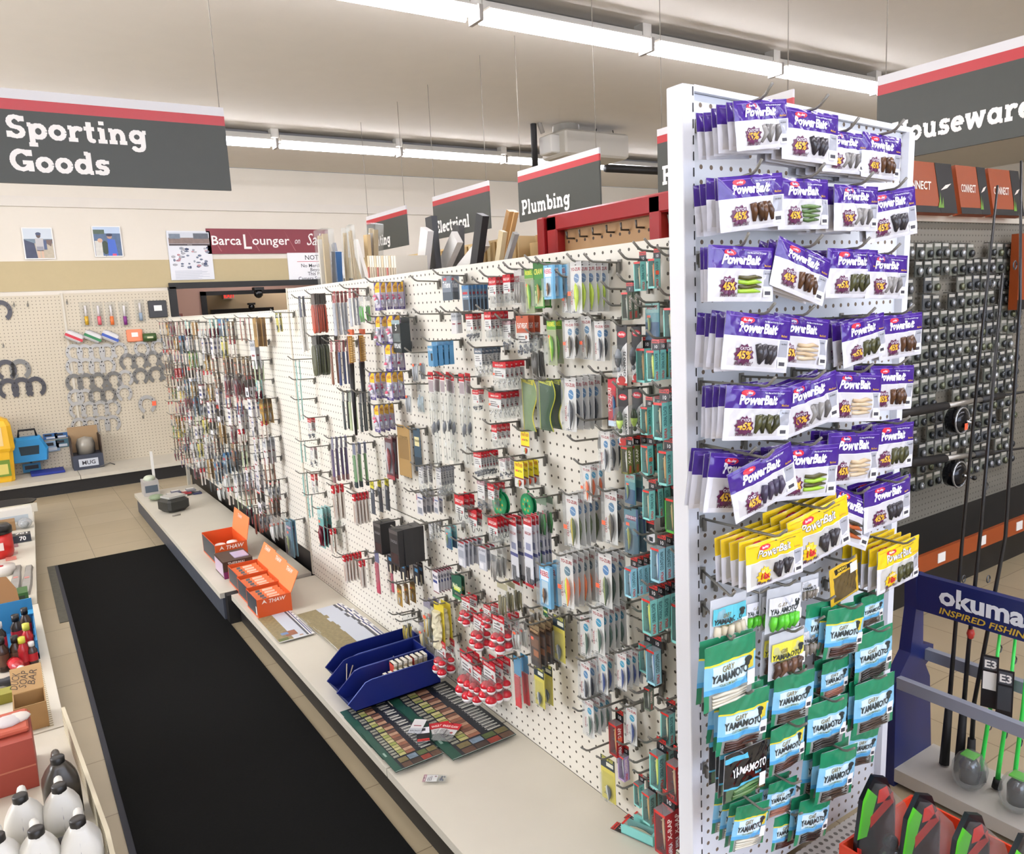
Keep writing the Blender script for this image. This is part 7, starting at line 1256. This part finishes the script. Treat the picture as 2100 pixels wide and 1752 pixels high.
p = at(8, 1148); t = thing('red_pot', 'red pot with black lid on the left shelf', 'pot', p + Vector((-.02, .09, 0))); q = MB(); q.lathe([(.001, 0), (.075, 0), (.085, .03), (.085, .16), (.001, .16)], mat('#c4241f', .3), 18); q.build('body', t); q = MB(); q.lathe([(.09, .16), (.09, .2), (.07, .22), (.001, .22)], mat('#1c1a1a', .3), 18); q.build('lid', t); q = MB(); q.box(-.03, .03, -.089, -.083, .06, .11, mat('#d9c8c0')); q.build('label', t)
for i, (x, y, c_) in enumerate(((24, 1122, '#8a6a6c'), (23, 1136, '#c9a89c'), (20, 1148, '#c97a6c'))): q = MB(); q.box(-.03, .03, -.02, .03, 0, .012, mat(c_, .3)); tag(q.build('small_packet', None, at(x + 3, y)), '%s of three small packets right of the red pot' % ('farthest', 'middle', 'nearest')[i], 'packet')
p = at(6, 1180); t = thing('tape_roll', 'white roll with red centre on the left shelf', 'roll', p + Vector((-.01, .03, 0))); q = MB(); q.lathe([(.02, 0), (.08, 0), (.08, .05), (.02, .05)], mat('#d8d2c8', .3), 20); q.build('roll', t); q = MB(); q.lathe([(.001, .0), (.02, 0), (.02, .052), (.001, .055)], mat('#b8242c', .3), 12); q.build('core', t)
p = at(4, 1198); q = MB(); q.box(-.06, .03, -.03, .03, 0, .02, mat('#dfe2ee', .3)); tag(q.build('white_packet', None, p), 'white packet before the tape roll', 'packet')
for i, (x, lb) in enumerate(((33, 'left glove of the flat grey pair'), (56, 'right glove of the flat grey pair'))):
    a, b = at(x - 4, 1222), at(x + 4, 1165); q = MB(); w = .026
    q.loft([[(a.x + (b.x - a.x) * f - w * k, a.y + (b.y - a.y) * f, LD + .0), (a.x + (b.x - a.x) * f + w * k, a.y + (b.y - a.y) * f, LD), (a.x + (b.x - a.x) * f + w * k * .7, a.y + (b.y - a.y) * f, LD + .018), (a.x + (b.x - a.x) * f - w * k * .7, a.y + (b.y - a.y) * f, LD + .018)] for f, k in ((0, .9), (.3, 1.1), (.6, 1), (.8, .8), (1, .85))], mat('#8f8a82', .7, noise=.15)); q.box((a.x + b.x) / 2 - .012, (a.x + b.x) / 2 + .012, (a.y + b.y) / 2, (a.y + b.y) / 2 + .03, LD + .018, LD + .0195, mat('#b8746c')); tag(q.build('work_glove'), lb + ' on the left shelf', 'glove', 'grey gloves on the left shelf')
a, b = at(0, 1252), at(65, 1252); q = MB(); q.box(a.x - .1, b.x - .005, a.y - .02, a.y + .10, LD, LD + .075, mat('#2f5a24', .5)); q.rect(a.x, b.x - .08, LD + .02, LD + .05, a.y - .0206, mat('#c9c06a')); q.box(b.x - .05, b.x - .02, a.y - .021, a.y - .02, LD + .02, LD + .06, mat('#20301c')); tag(q.build('green_carton'), 'long green carton on the left shelf', 'carton')
q = MB(); q.box(a.x - .08, b.x - .03, a.y + .12, a.y + .135, LD, LD + .06, mat('#8a6844', .6)); tag(q.build('cardboard_strip'), 'upright cardboard strip behind the green carton', 'cardboard')
q = MB(); q.X = Matrix.Translation((a.x + .02, a.y + .06, LD + .0765)) @ Matrix.Rotation(.3, 4, 'Z'); q.add([(-.08, 0, .003), (-.03, .03, .022), (.02, -.02, .012), (.08, .02, .004), (.03, -.04, .0), (-.05, -.04, .01)], [(0, 5, 1), (1, 5, 4), (1, 4, 2), (2, 4, 3), (1, 2, 3)], mat('#c8cad8', .15, .6)); tag(q.build('foil_packet'), 'crumpled silver packet on top of the green carton', 'packet')
# blue tray of bottles with a cardboard flap
a, b = at(-12, 1375), at(84, 1362); t = thing('blue_tray', 'open blue carton of small bottles with a brown flap', 'carton', (a.x, a.y, LD)); w = b.x - a.x; Bl = mat('#2c7aa8', .5); d_ = .44
q = MB()
for bb in ((-.1, w, 0, d_, 0, .004), (w - .006, w, 0, d_, .004, .09), (-.1, w, d_ - .006, d_, .004, .16)): q.box(*bb, Bl)
q.box(-.1, w, 0, .006, .004, .03, Bl); q.build('tray', t)
q = MB(); q.X = Matrix.Translation((0, d_ + .002, .16)) @ Matrix.Rotation(-.55, 4, 'X'); q.prism([(-.1, 0), (w - .05, 0), (w - .055, .06), (w - .09, .13), (-.1, .15)], 0, .005, mat('#8a6238', .7)); q.build('flap', t, None, None, )
q = MB(); q.box(w - .055, w + .0, d_ - .08, d_ - .008, .10, .104, mat('#3a93c4', .5)); q.build('corner_flap', t)
def bottle(col, cap, r, h, neck=.5):
    b, c_ = MB(), MB(); b.lathe([(.001, 0), (r, .0), (r, h * .62), (r * .55, h * .76), (r * .5, h * .8), (.001, h * .8)], mat(col, .25), 12); b.lathe([(r * 1.01, h * .15), (r * 1.01, h * .5)], mat('#b8242c' if col != '#3a2418' else '#5a3a2a', .4), 12, cap=False); c_.lathe([(r * .62, h * .8), (r * .62, h), (.001, h)], mat(cap, .35), 10); return b, c_
for i, (x, y, col, cap, r, h, lie, lb) in enumerate(((10, 1376, '#3a2418', '#1a1716', .027, .15, 0, 'dark bottle with black cap, front left of the blue tray'), (4, 1338, '#2a2420', '#d8d4cc', .028, .14, 0, 'dark bottle with white cap band in the blue tray'), (38, 1368, '#3a2418', '#1a1716', .024, .14, 0, 'dark brown bottle in the blue tray middle'), (52, 1366, '#a81f24', '#d9d24a', .024, .13, 0, 'red bottle with yellow cap, middle of the blue tray'),
    (62, 1345, '#b02428', '#c9c44a', .024, .15, 0, 'red bottle with yellow cap, right side of the blue tray'), (40, 1325, '#2a2220', '#1a1716', .026, .15, 0, 'black-capped dark bottle at the back of the blue tray'), (58, 1310, '#3a2a20', '#141212', .024, .15, 0, 'tall dark bottle by the tray corner'), (70, 1362, '#4a3a36', '#e6e2da', .02, .10, 0, 'short bottle with white cap at the tray corner'), (30, 1376, '#a81f24', '#e6e0d6', .026, .1, 1, 'red bottle lying with its white cap toward the front'))):
    p = at(x, y) + Vector((0, 0, .005 if not lie else .04)); t2 = thing('polish_bottle', lb, 'bottle', p, (0, 0, 0) if not lie else (PI / 2 + .1, 0, .3 if lie == 1 else .9), 'small bottles in the blue tray'); b_, c_ = bottle(col, cap, r, h); b_.build('body', t2); c_.build('cap', t2)
p = at(-2, 1412) + Vector((0, 0, .024)); t = thing('flashlight', 'small black flashlight lying on the left shelf', 'flashlight', p, (0, PI / 2, -.35)); q = MB(); q.lathe([(.001, -.08), (.016, -.08), (.016, .02), (.022, .04), (.023, .07), (.019, .072), (.001, .06)], mat('#1c1c22', .3), 14); q.build('body', t); q = MB(); q.lathe([(.0162, -.03), (.0162, -.01)], mat('#b8a43a', .4), 14, cap=False); q.build('band', t)
a, b = at(-20, 1452), at(36, 1448); q = MB(); q.box(a.x - .05, b.x, a.y, a.y + .07, LD, LD + .04, mat('#8f8a2c', .5)); tag(q.build('olive_carton'), 'olive-yellow carton behind the handwritten card box', 'carton')
a, b = at(35, 1508), at(104, 1500); t = thing('cardboard_box', 'open brown cardboard box with handwriting on its flap', 'box', (a.x, a.y, LD)); w = b.x - a.x; cb = mat('#a07c4c', .7, noise=.06)
q = MB()
for bb in ((0, w, 0, .14, 0, .004), (0, w, 0, .004, .004, .1), (0, .004, .004, .14, .004, .1), (w - .004, w, .004, .14, .004, .1)): q.box(*bb, cb)
q.box(0, w, .136, .14, .004, .1, cb); q.build('box', t)
q = MB(); q.X = Matrix.Translation((0, .142, .1)) @ Matrix.Rotation(-.9, 4, 'X'); q.box(0, w, 0, .004, 0, .11, mat('#b08c5c', .7, noise=.06))
for i, s in enumerate(('DUCK', 'SOAP', 'BAR')): q.txt(s, w * (.25 + .27 * i), .05, .026, -.001, mat('#4a3a2c'), 0, .2, rot=1.35, fit=.075)
q.build('flap', t)
a, b = at(8, 1662), at(88, 1645); t = thing('red_carton', 'red-brown carton with a white fabric bundle on top', 'carton', (a.x, a.y + .08, LD)); w = b.x - a.x; rd = mat('#9a4030', .6, noise=.08)
q = MB(); q.box(-.02, w * .96, 0, .22, 0, .17, rd); q.box(-.0205, w * .961, -.0005, .0, .075, .08, mat('#b86a52')); q.build('box', t)
q = MB(); q.box(-.01, w * .9, .05, .21, .17, .19, mat('#b4543c', .6), .006); q.ell((w * .35, .12, .195), (.045, .04, .016), mat('#c9c0bc', .7, noise=.2), 10, 6); q.ell((w * .62, .13, .195), (.04, .035, .014), mat('#d8cfc4', .7), 10, 6); q.build('lid_items', t)
q = MB(); q.box(-.3, -.03, 0, .2, 0, .16, mat('#a8563c', .6, noise=.1)); q.box(-.3, -.03, -.001, 0, .09, .1, mat('#8a3f2c')); tag(q.build('rust_carton', None, (a.x, a.y + .1, LD)), 'rust carton left of the red carton at the picture edge', 'carton')
# gallon jugs
def jug(body, cap, low):
    b, h_, c_ = MB(), MB(), MB(); m = mat(body, .3); ring = lambda w, d, z, ox=0, oy=0: [(ox + w * math.copysign(abs(math.cos(a)) ** .55, math.cos(a)), oy + d * math.copysign(abs(math.sin(a)) ** .55, math.sin(a)), z) for a in [2 * PI * i / 20 for i in range(20)]]
    b.loft([ring(.062, .062, 0), ring(.067, .067, .012), ring(.068, .068, .09)], mat(low, .35), True, True)
    b.loft([ring(.068, .068, .09), ring(.068, .068, .15), ring(.064, .064, .175), ring(.05, .054, .205, 0, -.002), ring(.034, .038, .232, 0, -.01), ring(.024, .024, .25, 0, -.018)], m, True, True)
    b.tube([(0, -.0675, .09), (0, -.066, .16), (0, -.056, .2)], .0016, mat('#8a8a94', .4), 4)
    h_.tube([(0, .0, .236), (0, .022, .258), (0, .045, .262), (0, .062, .24), (0, .066, .2), (0, .062, .15)], [.017, .016, .0155, .016, .016, .012], m, 10)
    c_.lathe([(.025, .246), (.026, .25), (.026, .272), (.022, .276), (.001, .276)], mat(cap, .4), 18, (0, -.018, 0)); return ('body', b), ('handle', h_), ('cap', c_)
kind('jugw', *jug('#d6d3ca', '#191512', '#2c2826')); kind('jugd', *jug('#3a342c', '#14110e', '#2a241e'))
for i, (x, y, k, lb) in enumerate(((41, 1630, 'jugw', 'white jug with black cap, rear left of the white jugs'), (120, 1609, 'jugw', 'white jug with black cap, rear right of the white jugs'), (72, 1699, 'jugw', 'white jug with black cap, front middle of the white jugs'), (159, 1678, 'jugw', 'white jug with black cap, front right by the shelf lip'), (-8, 1712, 'jugw', 'white jug cut off by the left picture edge'), (116, 1552, 'jugd', 'dark brown jug behind the white jugs'))):
    p = onz(x, y, LD + .276 * .74); place(k, 'gallon_jug', lb, 'jug', Matrix.Translation((p.x, p.y + .014, LD)) @ Matrix.Rotation(.08 * (i % 3 - 1), 4, 'Z') @ Matrix.Scale(.74, 4), 'jugs on the left shelf')
q = MB(); q.lathe([(.001, 0), (.02, 0), (.02, .004), (.001, .004)], mat('#b9ab94', .5), 12, tuple(at(33, 1417))); tag(q.build('flat_disc'), 'small grey disc right of the flashlight', 'disc')
